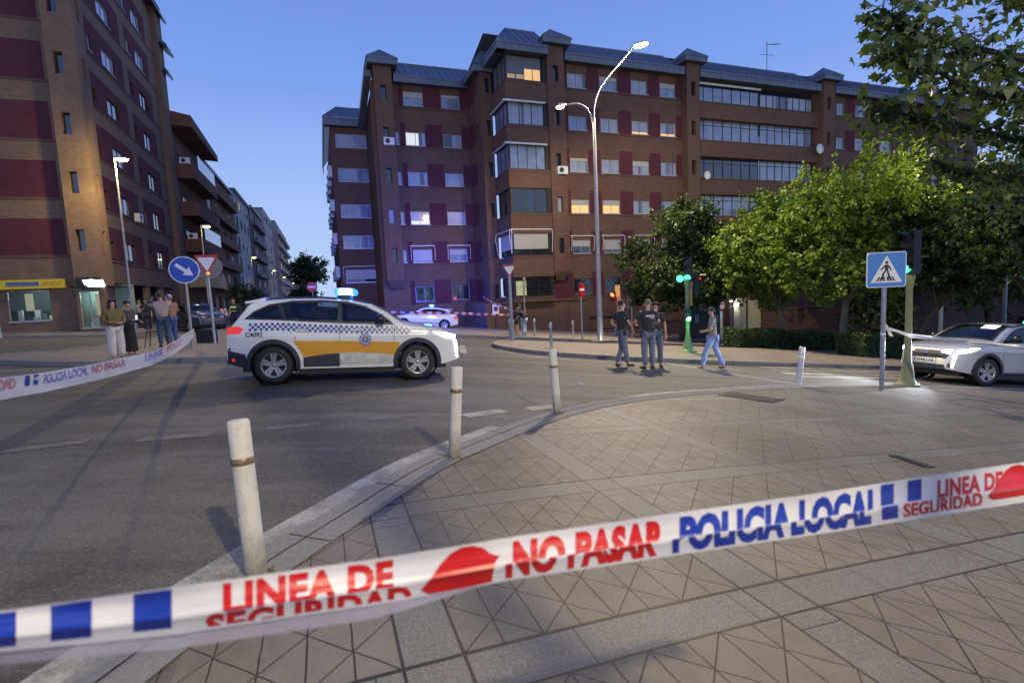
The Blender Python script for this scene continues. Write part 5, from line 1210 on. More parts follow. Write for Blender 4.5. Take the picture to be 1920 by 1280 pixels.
class Car:
    def __init__(s, sp): s.__dict__.update(sp); s.xm = (s.xr+s.xf)/2; s.tx = [p[0] for p in sp['T']]; s.tz = [p[1] for p in sp['T']]
    def wind(s): return (2.42, 3.22) if s.R > .33 else (2.22, 3.14)
    def top(s, x): return float(np.interp(x, s.tx, s.tz))
    def plan(s, x):
        a = max(0, (x-(s.L-.8))/.8); b = max(0, (.6-x)/.6); return s.W*(1-.36*a**2.4)*(1-.20*b**2.2)
    def Y(s, x, z):
        g = 1.0
        if z < .45: g -= .07*((.45-z)/.45)**1.4
        if z > s.belt-.18: g -= .03*min(1, (z-s.belt+.18)/.18)
        if z > s.belt: g -= .235*((z-s.belt)/(s.roof-s.belt))**1.12
        g += .012*math.exp(-((z-.88)/.05)**2)
        return s.plan(x)*g
    def zb(s, x):
        z = s.sill + .10*max(0, (x-(s.L-.5))/.5) + .16*max(0, (.5-x)/.5)
        for xw in (s.xr, s.xf):
            ra = s.R+.065; d = abs(x-xw)
            if d < ra: z = max(z, s.R+math.sqrt(ra*ra-d*d)-.01)
        return z
    def topz(s, x, y):
        zs = s.top(x)-s.e; Ys = s.Y(x, zs); return zs+s.e*(1-min(1, abs(y)/Ys)**4)
    def frontx(s, y, z):
        lo, hi = s.L-1.5, s.L
        ok = lambda x: abs(y) <= s.Y(x, z) and z <= s.topz(x, y)
        if ok(hi): return hi
        for _ in range(18):
            m = (lo+hi)/2
            if ok(m): lo = m
            else: hi = m
        return lo
    def rearx(s, y, z):
        lo, hi = 0, 1.5
        ok = lambda x: abs(y) <= s.Y(x, z) and z <= s.topz(x, y)
        if ok(lo): return lo
        for _ in range(18):
            m = (lo+hi)/2
            if ok(m): hi = m
            else: lo = m
        return hi
    def side(s, sg, eps=.004): return lambda x, z: (x-s.xm, sg*(s.Y(x, z)+eps), z)
    def front(s, eps=.006): return lambda y, z: (s.frontx(y, z)+eps-s.xm, y, z)
    def rear(s, eps=.006): return lambda y, z: (s.rearx(y, z)-eps-s.xm, y, z)
    def tops(s, eps=.006): return lambda x, y: (x-s.xm, y, s.topz(x, y)+eps)
    def body(s):
        xs = sorted(set(list(np.linspace(0, s.L, 170)) + s.tx + [s.L-.01, s.L-.003, .004, .0] + [xw+sg*(s.R+.065)*math.cos(t) for xw in (s.xr, s.xf) for sg in (-1, 1) for t in np.linspace(0, math.pi/2, 12)]))
        rings = []; NSD, NT_ = 40, 14
        for x in xs:
            zb, T_ = s.zb(x), s.top(x); zs = max(T_-s.e, zb+.02); half = []
            for i in range(NSD+1): z = zb+(zs-zb)*i/NSD; half.append((s.Y(x, z), z))
            Ys = s.Y(x, zs)
            for i in range(1, NT_+1): y = Ys*math.cos(i/NT_*math.pi/2); half.append((y, zs+(T_-zs)*(1-(y/Ys)**4)))
            ring = [(x-s.xm, y, z) for y, z in half] + [(x-s.xm, -y, z) for y, z in half[-2::-1]]
            rings.append(ring)
        m = MB(); n = len(rings[0]); P_ = [p for r_ in rings for p in r_]
        hp = scale_poly(side_windows(s, 1)[0], .975, .92); ws0, ws1 = s.wind()
        def gone(idx):
            q = [P_[i] for i in idx]
            if all(abs(p[1]) > .45 and p[2] < s.top(p[0]+s.xm)-s.e+.004 and inside((p[0]+s.xm, p[2]), hp) for p in q): return True
            return all(ws0+.05 < p[0]+s.xm < ws1-.05 and abs(p[1]) < .82*s.Y(p[0]+s.xm, s.top(p[0]+s.xm)-s.e) and p[2] > s.top(p[0]+s.xm)-s.e for p in q)
        m.add(P_, [f for f in [(i*n+j, i*n+j+1, (i+1)*n+j+1, (i+1)*n+j) for i in range(len(rings)-1) for j in range(n-1)] if not gone(f)], 0, True)
        m.add(rings[0], [tuple(range(n))]); m.add(rings[-1], [tuple(range(n))]); return m
def decal(m, poly, fn, mat_=0, step=.12, dens=.06):
    poly = densify(poly, dens); xs = [p[0] for p in poly]; ys = [p[1] for p in poly]; P = np.array(poly); nb = len(poly)
    pts = [Vector(p) for p in poly]
    for x in np.arange(min(xs), max(xs), step):
        for y in np.arange(min(ys), max(ys), step):
            if inside((x, y), poly) and np.min(np.hypot(P[:, 0]-x, P[:, 1]-y)) > step*.4: pts.append(Vector((x, y)))
    r = delaunay_2d_cdt(pts, [(i, (i+1) % nb) for i in range(nb)], [], 1, 1e-6)
    m.add([fn(v.x, v.y) for v in r[0]], r[2], mat_, True)
def wheel(parent, x, y, R_, sg, steer=0):
    m = MB(); w = .20; ri = R_*.66
    m.lathe([(ri, -w/2+.01), (ri+.02, -w/2), (R_-.04, -w/2-.005), (R_-.01, -w/2+.03), (R_, 0), (R_-.01, w/2-.03), (R_-.04, w/2+.005), (ri+.02, w/2), (ri, w/2-.01), (ri-.01, w/2-.05), (ri-.01, -w/2+.05), (ri, -w/2+.01)], 40, 0, (0, 0, 0), 'y')
    t = m.build('wheel', M_rubber, parent); t.location = (x, y, R_); t.rotation_euler = (0, 0, steer)
    m = MB(); yo = sg*(w/2-.012)
    m.lathe([(ri, yo), (ri-.018, yo), (ri-.025, yo-sg*.03), (ri-.03, yo-sg*.09)], 36, 0, (0, 0, 0), 'y'); m.lathe([(.001, yo-sg*.01), (.045, yo-sg*.012), (.05, yo-sg*.03)], 16, 0, (0, 0, 0), 'y')
    for k in range(5):
        for dlt in (-.17, .17):
            a = 2*math.pi*k/5+.3; p0 = Vector((math.cos(a+dlt*1.9)*.035, yo-sg*.015, math.sin(a+dlt*1.9)*.035)); p1 = Vector((math.cos(a+dlt)*(ri-.01), yo-sg*.004, math.sin(a+dlt)*(ri-.01)))
            m.bar(p0, p1, .05, .022, 0, up=(0, 1, 0))
    m.lathe([(ri-.03, yo-sg*.09), (.001, yo-sg*.095)], 24, 1, (0, 0, 0), 'y')
    m.build('rim', [M_alloy, M_black], t); return t
def place_car(o, c, pos, yaw, sc=1.0, sx_=1.0):
    f = Vector((math.cos(yaw), math.sin(yaw))); e = .8; x, y = pos.x, pos.y
    gx = (h(x+e, y)-h(x-e, y))/(2*e); gy = (h(x, y+e)-h(x, y-e))/(2*e)
    X = Vector((f.x, f.y, gx*f.x+gy*f.y)).normalized(); Z = Vector((-gx, -gy, 1)).normalized(); Y_ = Z.cross(X).normalized(); Z = X.cross(Y_)
    Mx = Matrix((X, Y_, Z)).transposed().to_4x4(); Mx.translation = (x, y, h(x, y)+.006)
    o.location = Mx.to_translation(); o.rotation_euler = Mx.to_euler(); o.scale = (sc*sx_, sc, sc)
def side_windows(c, sg):
    if c.R > .33:
        out = [(.33, 1.185), (.50, 1.33), (.74, 1.45), (1.15, 1.525), (1.7, 1.54), (2.15, 1.515), (2.5, 1.435), (2.75, 1.31), (2.98, 1.155), (3.05, 1.075), (2.2, 1.10), (1.5, 1.135), (.95, 1.165)]
        pil = [[(1.98, 1.11), (2.06, 1.107), (2.07, 1.5), (2.0, 1.5)], [(1.02, 1.16), (1.07, 1.157), (.98, 1.47), (.90, 1.45)]]
    else:
        out = [(.62, 1.10), (.80, 1.22), (1.0, 1.29), (1.4, 1.33), (1.9, 1.335), (2.25, 1.28), (2.6, 1.13), (2.85, 1.0), (2.2, 1.0), (1.2, 1.04)]
        pil = [[(1.75, 1.01), (1.82, 1.01), (1.84, 1.34), (1.78, 1.34)]]
    return out, pil
def build_car(name, label, spec, paint, pos, yaw, cat='car', group=None, lights=False, tail=False, clad=True, steer=0, bar_=None, lower=True, sc=1.0, sx_=1.0):
    c = Car(spec); o = thing(name, label, cat, group=group)
    bo = c.body().build('body', paint, o)
    m = MB(); m.box(-c.xm+.25, c.L-c.xm-.3, -c.W+.25, c.W-.25, .2, .62)
    m.box(c.xr-c.xm+c.R+.09, c.xf-c.xm-c.R-.09, -c.W+.08, c.W-.08, .16, .5)
    for xw in (c.xr, c.xf):
        for sg in (-1, 1): m.lathe([(c.R+.06, sg*(c.W-.05)), (c.R+.06, sg*(c.W-.3))], 24, 0, (xw-c.xm, 0, c.R), 'y')
    m.build('underbody', M_black, o)
    for sg in (-1, 1):
        out, pil = side_windows(c, sg); m = MB(); decal(m, out, c.side(sg, .004)); w = m.build('side_window', M_glass, o)
        m = MB(); ring_decal(m, out, scale_poly(out, .955, .82), c.side(sg, .0075)); m.build('window_trim', M_black, w)
        for p in pil: m = MB(); decal(m, p, c.side(sg, .009), 0); m.build('window_pillar', M_black, w)
        m = MB(); rt = [(x, c.top(x)-.055) for x in np.linspace(.7, 2.6, 14)]
        m.tube([(x-c.xm, sg*(c.Y(x, z)-.01), z+.035) for x, z in rt], .018, 6); m.build('roof_rail', M_clad if c.R > .33 else paint, o)
        m = MB(); hz = .86 if c.R < .33 else .965
        for xx in (1.25, 2.25): P_ = c.side(sg, .03); m.tube([P_(xx, hz), P_(xx+.05, hz+.01), P_(xx+.17, hz+.01), P_(xx+.22, hz)], .016, 6)
        m.build('door_handle', paint, o)
        m = MB(); wl = .008
        for pl in ([(2.02, .32), (2.02, 1.1)], [(3.02, .36), (3.06, 1.08)], [(1.0, 1.1), (1.22, .85), (1.28, .62)], [(3.35, 1.02), (3.9, .93), (4.15, .86)]):
            for (x0, z0), (x1, z1) in zip(pl, pl[1:]):
                if abs(z1-z0) > abs(x1-x0): decal(m, [(x0, z0), (x0+wl, z0), (x1+wl, z1), (x1, z1)], c.side(sg, .003), dens=.1, step=.3)
                else: decal(m, [(x0, z0), (x1, z1), (x1, z1+wl), (x0, z0+wl)], c.side(sg, .003), dens=.1, step=.3)
        m.build('panel_gap', M_gap, o)
        if clad:
            for xw in (c.xr, c.xf):
                m = MB(); ra, rb = c.R+.055, c.R+.135; a0 = math.asin(min(1, (c.sill-c.R+.0)/rb)) if True else 0
                ang = np.linspace(-.18, math.pi+.18, 26)
                decal(m, [(xw+ra*math.cos(t), c.R+ra*math.sin(t)) for t in ang]+[(xw+rb*math.cos(t), c.R+rb*math.sin(t)) for t in ang[::-1]], c.side(sg, .010), dens=.2, step=.5); m.build('wheel_arch_trim', M_clad, o)
            if lower: m = MB(); decal(m, [(c.xr+c.R+.1, .27), (c.xf-c.R-.1, .27), (c.xf-c.R-.13, .34), (c.xr+c.R+.13, .34)], c.side(sg, .012)); m.build('sill_cladding', M_clad, o)
            m = MB(); decal(m, [(.02, .37), (c.xr-c.R-.12, .30), (c.xr-c.R-.12, .50), (.35, .55), (.02, .62)], c.side(sg, .009))
            m.build('bumper_corner', M_clad, o)
        for xw, st in ((c.xr, 0), (c.xf, steer)): wheel(o, xw-c.xm, sg*(c.W-.115), c.R, sg, st)
        # mirror
        xm_ = 2.78 if c.R > .33 else 2.62; zm = 1.14 if c.R > .33 else 1.0; P_ = c.side(sg, 0)(xm_, zm)
        m = MB(); m.tube([P_, (P_[0], P_[1]+sg*.1, P_[2]+.02)], .025, 6)
        m.lathe([(.001, -.06), (.07, -.055), (.10, 0), (.085, .07), (.03, .11), (.001, .115)], 14, 0, (P_[0], P_[1]+sg*.17, P_[2]+.05), 'x')
        m.build('mirror', paint if c.R < .33 else M_black, o)
        # lamps
        fy = c.plan(c.L)
        m = MB(); hz = .90 if c.R > .33 else .70
        decal(m, [(c.L-.60, hz+.035), (c.L-.35, hz+.02), (c.L-.10, hz-.04), (c.L-.12, hz-.13), (c.L-.34, hz-.08)], c.side(sg, .012), step=.06)
        decal(m, [(sg*.34, hz-.11), (sg*.58, hz-.15), (sg*.58, hz-.03), (sg*.40, hz-.04)], c.front(.014), step=.06)
        m.build('headlight', M_head if lights else M_headoff, o)
        if c.R > .33:
            m = MB(); decal(m, [(c.L-.13, .76), (c.L-.07, .75), (c.L-.03, .42), (c.L-.07, .40)], c.side(sg, .016), step=.06)
            m.build('daytime_lamp', M_drl if lights else M_headoff, o)
        m = MB(); tz = 1.02 if c.R > .33 else .86
        decal(m, [(.02, tz-.11), (.26, tz-.095), (.33, tz+.005), (.20, tz+.035), (.02, tz+.015)], c.side(sg, .012), step=.06)
        decal(m, [(sg*.55, tz-.12), (sg*.76, tz-.12), (sg*.76, tz+.01), (sg*.55, tz+.01)], c.rear(.012), step=.06)
        m.build('taillight', M_tail if tail else M_taild, o)
    # glass front and rear, grille, bumpers, plates
    x0, x1 = (2.42, 3.22) if c.R > .33 else (2.22, 3.14)
    w0 = lambda x, k: k*c.Y(x, c.top(x)-c.e)
    m = MB(); pl = [(x, w0(x, .86)) for x in np.linspace(x0, x1, 8)]; decal(m, pl+[(x, -y) for x, y in pl[::-1]], c.tops(.006), step=.12); wsd = m.build('windscreen', M_glass, o)
    wp = pl+[(x, -y) for x, y in pl[::-1]]; m = MB(); ring_decal(m, wp, scale_poly(wp, .86, .90), c.tops(.010)); m.build('window_trim', M_black, wsd)
    # cabin
    hb = .0 if c.R > .33 else -.16; m = MB()
    for xx in (2.0, 1.15):
        for yy in (-.36, .36):
            m.tube([(xx-c.xm+.12, yy, .62+hb), (xx-c.xm+.02, yy, .85+hb), (xx-c.xm-.10, yy, 1.18+hb)], [.22, .22, .15], 10); m.tube([(xx-c.xm-.11, yy, 1.2+hb), (xx-c.xm-.14, yy, 1.36+hb)], [.11, .09], 10)
    m.build('seat', M_seat, o)
    m = MB(); m.box(2.72-c.xm, 3.2-c.xm, -.7, .7, .7+hb, .98+hb); m.box(.5-c.xm, 3.2-c.xm, -.72, .72, .45, .55)
    ctr = Vector((2.58-c.xm, .36, 1.02+hb)); m.tube([ctr+Vector((-.08*math.sin(t)*.5, .18*math.cos(t), .17*math.sin(t))) for t in np.linspace(0, 2*math.pi, 18)], .014, 6); m.build('dashboard', M_cabin, o)
    m = MB(); rz0, rz1 = (1.12, 1.44) if c.R > .33 else (1.02, 1.30)
    decal(m, [(-.62, rz0), (.62, rz0), (.52, rz1), (-.52, rz1)], c.rear(.008), step=.1); m.build('rear_window', M_glass, o)
    if c.R > .33:
        m = MB(); decal(m, [(-.5, .64), (.5, .64), (.60, .80), (.44, .84), (-.44, .84), (-.60, .80)], c.front(.008), step=.08); gr = m.build('grille', M_black, o)
        m = MB()
        for k in range(6): decal(m, [(-.5, .655+k*.03), (.5, .655+k*.03), (.5, .663+k*.03), (-.5, .663+k*.03)], c.front(.014), step=.2)
        P_ = c.front(.02); bz = .755; m.add([P_(y, z) for y, z in ((-.05, bz+.05), (0, bz+.06), (.05, bz+.05), (.045, bz-.02), (0, bz-.06), (-.045, bz-.02))], [(0, 1, 2, 3, 4, 5)], 1)
        m.build('grille_bar', [mat('grille_bar_grey', (.10, .10, .11), .35, .5), M_chrome], gr)
        m = MB(); decal(m, [(-.55, .36), (.55, .36), (.48, .48), (-.48, .48)], c.front(.01), step=.08)
        for sg in (-1, 1): decal(m, [(sg*.56, .42), (sg*.63, .40), (sg*.64, .50), (sg*.58, .53)], c.front(.013), step=.06)
        m.build('lower_grille', M_clad, o)
        m = MB(); decal(m, [(-.75, .36), (.75, .36), (.78, .66), (-.78, .66)], c.rear(.01), step=.1); m.build('rear_bumper', M_clad, o)
    if bar_: bar_(c, o)
    place_car(o, c, pos, yaw, sc, sx_); return c, o
M_bluehot = emis('blue_beacon', (.30, .62, 1), 3.2, (.5, .7, 1)); M_bluecov = emis('blue_beacon_cover', (.03, .22, 1), 2.2, (.02, .1, .8))
def lightbar(x, w=.6, zoff=.0, L_=.22):
    def f(c, o):
        z = c.top(x)+.02; m = MB(); m.box(x-c.xm-L_*.45, x-c.xm+L_*.45, -w*.9, w*.9, z-.03, z+.03); b = m.build('light_bar', M_black, o)
        for i, (k0, k1) in enumerate(((-1, -.58), (-.58, .58), (.58, 1))):
            m = MB(); pts = [(min(max(a, L_*k0), L_*k1), b_) for a, b_ in rrect(-L_, L_, 0, .13, .05, 6) if L_*k0-.03 <= a <= L_*k1+.03]
            if i == 1: pts = [(L_*k0+.001, 0), (L_*k1-.001, 0), (L_*k1-.001, .13), (L_*k0+.001, .13)]
            m.prism(pts, lambda a, b_: (x-c.xm+a, -w, z+.03+b_), lambda a, b_: (x-c.xm+a, w, z+.03+b_), 0)
            m.build('beacon', M_bluecov if i != 1 else M_bluehot, b)
    return f
# ---- the police car in front of us
g0, g1 = gp(511, 722), gp(787, 712)
f = (g1-g0).xy.normalized(); yaw = math.atan2(f.y, f.x); left = Vector((-f.y, f.x))
mid = (g0.xy+g1.xy)/2 + left*.80
def police_bits(c, o):
    lightbar(2.12, .62, L_=.2)(c, o)
    S = c.side(-1, .0075)
    m = MB(); q = .0475; n = 62
    def zc(x): return float(np.interp(x, [.3, .9, 1.6, 2.4, 3.1, 4.0], [1.035, 1.055, 1.015, .985, .975, .915]))
    for sg in (-1, 1):
        Sd = c.side(sg, .0075)
        for i in range(n):
            x = .42+i*q
            if x > 3.98: break
            for r_ in range(3):
                if (i+r_) % 2: continue
                z = zc(x)+(r_-1)*q*.98-q/2; k = zc(x+q)-zc(x)
                m.add([Sd(x, z), Sd(x+q, z+k), Sd(x+q, z+k+q), Sd(x, z+q)], [(0, 1, 2, 3)])
    m.build('checker_stripe', M_lblue, o)
    for sg in (-1, 1):
        Sd = c.side(sg, .006); m = MB()
        decal(m, [(1.18, .79), (2.2, .775), (3.18, .745), (3.10, .60), (3.06, .49), (2.75, .53), (2.3, .56), (1.8, .545), (1.45, .50), (1.36, .485), (1.30, .62)], Sd); m.build('orange_band', M_yel, o)
        m = MB(); decal(m, [(1.36, .30), (2.015, .30), (2.015, .545), (1.8, .54), (1.45, .495), (1.36, .48)], c.side(sg, .0065)); m.build('door_cladding', M_clad, o)
        m = MB(); decal(m, [(2.04, .33), (3.0, .33), (3.06, .47), (2.75, .52), (2.3, .55), (2.04, .55)], c.side(sg, .0065)); m.build('dirty_sill', M_dirt, o)
        m = MB(); cx, cz = 2.5, .80; st = []
        for i in range(24): a = 2*math.pi*i/24; r_ = .135 if i % 2 == 0 else .105; st.append((cx+sg*0+r_*math.cos(a)*.92, cz+r_*math.sin(a)))
        E = c.side(sg, .0105); m.add([E(x, z) for x, z in st], [tuple(range(24))], 0)
        E = c.side(sg, .012); m.add([E(x, z) for x, z in ngon(cx, cz, .09, 24)], [tuple(range(24))], 1)
        E = c.side(sg, .0135); m.add([E(x, z) for x, z in ngon(cx, cz, .07, 24)], [tuple(range(24))], 0)
        E = c.side(sg, .015); m.add([E(cx+x, cz+z) for x, z in ((-.03, .035), (.03, .035), (.03, -.01), (0, -.045), (-.03, -.01))], [tuple(range(5))], 2)
        m.add([E(cx+x, cz+z) for x, z in ((-.03, .04), (.03, .04), (.035, .055), (.015, .048), (0, .06), (-.015, .048), (-.035, .055))], [tuple(range(7))], 2)
        m.build('emblem', [mat('emblem_blue', (.10, .12, .38), .35), mat('emblem_white', (.55, .55, .6), .35), mat('emblem_tan', (.42, .33, .25), .35)], o)
    V_, F_, asp = text_tris('C4092', .03); m = MB(); m.add([c.side(-1, .008)(.36+a*.30, .865+b*.085) for a, b in V_], F_); m.build('fleet_number', M_clad, o)
    m = MB(); decal(m, [(.10, .42), (.16, .42), (.16, .47), (.10, .47)], c.side(-1, .014)); m.build('reflector', M_tail, o)
    # spoiler
    m = MB(); m.add([(.30-c.xm, -.6, 1.50), (.30-c.xm, .6, 1.50), (.66-c.xm, .62, 1.575), (.66-c.xm, -.62, 1.575), (.32-c.xm, -.6, 1.465), (.32-c.xm, .6, 1.465), (.66-c.xm, .62, 1.53), (.66-c.xm, -.62, 1.53)], [(0, 1, 2, 3), (7, 6, 5, 4), (0, 4, 5, 1), (1, 5, 6, 2), (3, 2, 6, 7), (0, 3, 7, 4)]); m.build('spoiler', M_paintw, o)
POL, polo = build_car('police_car', 'white police car with orange band and blue checks, lit blue beacon, nearest to us', SUV, M_paintw, Vector((mid.x, mid.y, 0)), yaw, 'police car', 'police cars', lights=True, tail=True, bar_=police_bits, lower=False, sc=.975, sx_=.972)
# ---- second police car beyond
g0 = gp(833, 618); y2 = R(180+11)
f2 = Vector((math.cos(y2), math.sin(y2))); right2 = Vector((f2.y, -f2.x))
# its left side faces us: left = -right
pos2 = Vector((g0.x, g0.y)) + f2*((HAT['xf']-HAT['xr'])/2) + right2*.78
def hat_bits(c, o):
    lightbar(1.75, .5, L_=.17)(c, o)
    m = MB(); m.box(.35-c.xm, .75-c.xm, -.5, .5, 1.33, 1.37); m.build('spoiler', M_paintw, o)
    m = MB(); q = .04
    for i in range(60):
        x = 1.05+i*q
        for r_ in range(2):
            if (i+r_) % 2 == 0: m.add([c.side(1, .007)(x+a*q, .36+(r_+b)*q) for a, b in ((0, 0), (1, 0), (1, 1), (0, 1))], [(0, 1, 2, 3)])
    m.build('checker_stripe', M_lblue, o)
HATC, hato = build_car('police_car', 'white hatchback police car parked farther off before the brick wall, blue beacon flashing', HAT, M_paintw, Vector((pos2.x, pos2.y, 0)), y2, 'police car', 'police cars', tail=True, clad=False, bar_=hat_bits)
# ---- white car on the right with headlights on
y3 = R(180+13); f3 = Vector((math.cos(y3), math.sin(y3))); g0 = gp(1842, 723); right3 = Vector((f3.y, -f3.x))
pos3 = Vector((g0.x, g0.y)) - f3*((SUV['xf']-SUV['xr'])/2) + right3*.80
def suv_bits(c, o):
    m = MB(); P_ = c.front(.02); decal(m, [(-.27, .50), (.27, .50), (.27, .62), (-.27, .62)], c.front(.018), step=.1); pl = m.build('number_plate', mat('plate_white', (.7, .7, .68), .4), o)
    V_, F_, _ = text_tris('5548 LXB', .03); m = MB(); m.add([c.front(.021)(-.20+a*.44, .525+b*.07) for a, b in V_], F_); decal(m, [(-.265, .505), (-.225, .505), (-.225, .615), (-.265, .615)], c.front(.021), 1); m.build('plate_lettering', [M_black, M_bluep], pl)
    m = MB(); T_ = c.tops(.012); decal(m, [(2.55, .12), (2.75, .12), (2.75, .46), (2.55, .46)], T_, step=.1); m.build('lit_dash_panel', emis('lit_panel', (.92, .95, 1), 4.5, (.8, .8, .8)), o)
SUVC, suvo = build_car('white_car', 'white car on the right with glaring headlights and a bright panel in its windscreen', SUV, mat('car_paint_silver', (.46, .46, .48), .25, .2, .04, 3, coat=1), Vector((pos3.x, pos3.y, 0)), y3, 'car', lights=True, bar_=suv_bits, steer=-.2, sc=1.01)
# ---- dark car parked on the left
g0 = gp(366, 622); build_car('dark_car', 'dark parked car with its nose towards us behind the blue arrow sign', SUV, M_paintg, Vector((g0.x-.7, g0.y+1.2, 0)), R(-35), 'car')
# red and white chevron board behind it
p = at(408, 598, 33); t = thing('barrier', 'low barrier with red and white chevrons past the dark car', 'barrier', (p.x, p.y, h(p.x, p.y)), R(18))
m = MB()
for k in range(9): m.add([(k*.22-1, -.02, .75), (k*.22-1+.11, -.02, .75), (k*.22-.89+.1, -.02, .95), (k*.22-.89, -.02, 1.15), (k*.22-1.0, -.02, 1.15), (k*.22-.90, -.02, .95)], [(0, 1, 2, 5), (5, 2, 3, 4)], 1)
m.box(-1.02, 1.1, 0, .05, .72, 1.18, 0)
for x in (-.9, .9): m.box(x-.04, x+.04, 0, .06, 0, .75, 0); m.box(x-.05, x+.05, -.25, .3, 0, .05, 0)
m.build('board', [M_signw, M_red], t)
# lights thrown by the vehicles
def carpt(o, c, x, y, z): return o.matrix_basis @ Vector((x-c.xm, y, z))
w = carpt(polo, POL, 2.12, 0, 1.95)
lamp('beacon_light', 'SPOT', w+Vector((0, 0, .02)), 26000, (.003, .07, 1), polo, aim=w+Vector((-5.5, 29, 2.2)), size=.2, spot=44, blend=1)
lamp('beacon_glow', 'POINT', w+Vector((0, .1, .14)), 110, (.01, .12, 1), polo, size=.2)
w = carpt(hato, HATC, 1.75, 0, 1.85)
lamp('beacon_glow', 'POINT', w+Vector((0, .3, .35)), 1100, (.006, .09, 1), hato, size=.25)
for sg in (-1, 1):
    w = carpt(suvo, SUVC, SUVC.L+.08, sg*.58, .82); d = (carpt(suvo, SUVC, 10, sg*.6, .55)-w).normalized()
    lamp('headlight_beam', 'SPOT', w, 800, (.86, .91, 1), suvo, aim=w+d, size=.07, spot=75, blend=.8)
    w = carpt(polo, POL, POL.L+.08, sg*.58, .82); d = (carpt(polo, POL, 10, sg*.6, .35)-w).normalized()
    lamp('headlight_beam', 'SPOT', w, 60, (.86, .91, 1), polo, aim=w+d, size=.07, spot=75, blend=.8)
w = carpt(suvo, SUVC, SUVC.L+.35, .7, 1.0); lamp('headlight_spill', 'POINT', w, 14, (.9, .94, 1), suvo, size=.12)
# ------------------------------------------------------------------ people
BASE = dict(pel=(0, 0, .97), spi=(0, .005, 1.13), che=(0, 0, 1.34), neb=(0, -.01, 1.455), nck=(0, .0, 1.51), jaw=(0, .025, 1.565), hea=(0, .012, 1.64), top=(0, 0, 1.705), nos=(0, .108, 1.61),
            hipR=(.085, 0, .92), kneR=(.105, .03, .50), ankR=(.11, -.01, .09), toeR=(.13, .14, .03), shoR=(.185, -.01, 1.41), elbR=(.235, -.03, 1.13), wriR=(.245, .06, .90), palR=(.24, .085, .83))
for k in list(BASE):
    if k.endswith('R'): x, y, z = BASE[k]; BASE[k[:-1]+'L'] = (-x, y, z)
RAD = dict(pel=(.145, .10), spi=(.125, .092), che=(.15, .105), neb=(.09, .07), nck=(.05, .052), jaw=(.058, .062), hea=(.075, .088), top=(.052, .062), nos=(.012, .014), hip=(.088, .09), kne=(.057, .06), ank=(.037, .042), toe=(.036, .026), sho=(.056, .056), elb=(.041, .042), wri=(.026, .03), pal=(.018, .036))
def skinned(name, J, edges, radf, mt, parent, root, sub=2, flat=None):
    names = []; 
    for a, b in edges:
        for q in (a, b):
            if q not in names: names.append(q)
    me = bpy.data.meshes.new(name); me.from_pydata([J[n] for n in names], [(names.index(a), names.index(b)) for a, b in edges], []); me.materials.append(mt)
    o = bpy.data.objects.new(name, me); COL.objects.link(o); o.parent = parent
    md = o.modifiers.new('skin', 'SKIN'); md.use_smooth_shade = True
    sv = me.skin_vertices[0].data
    for i, n in enumerate(names): sv[i].radius = radf(n); sv[i].use_root = (n == root)
    s = o.modifiers.new('sub', 'SUBSURF'); s.levels = s.render_levels = sub
    return o
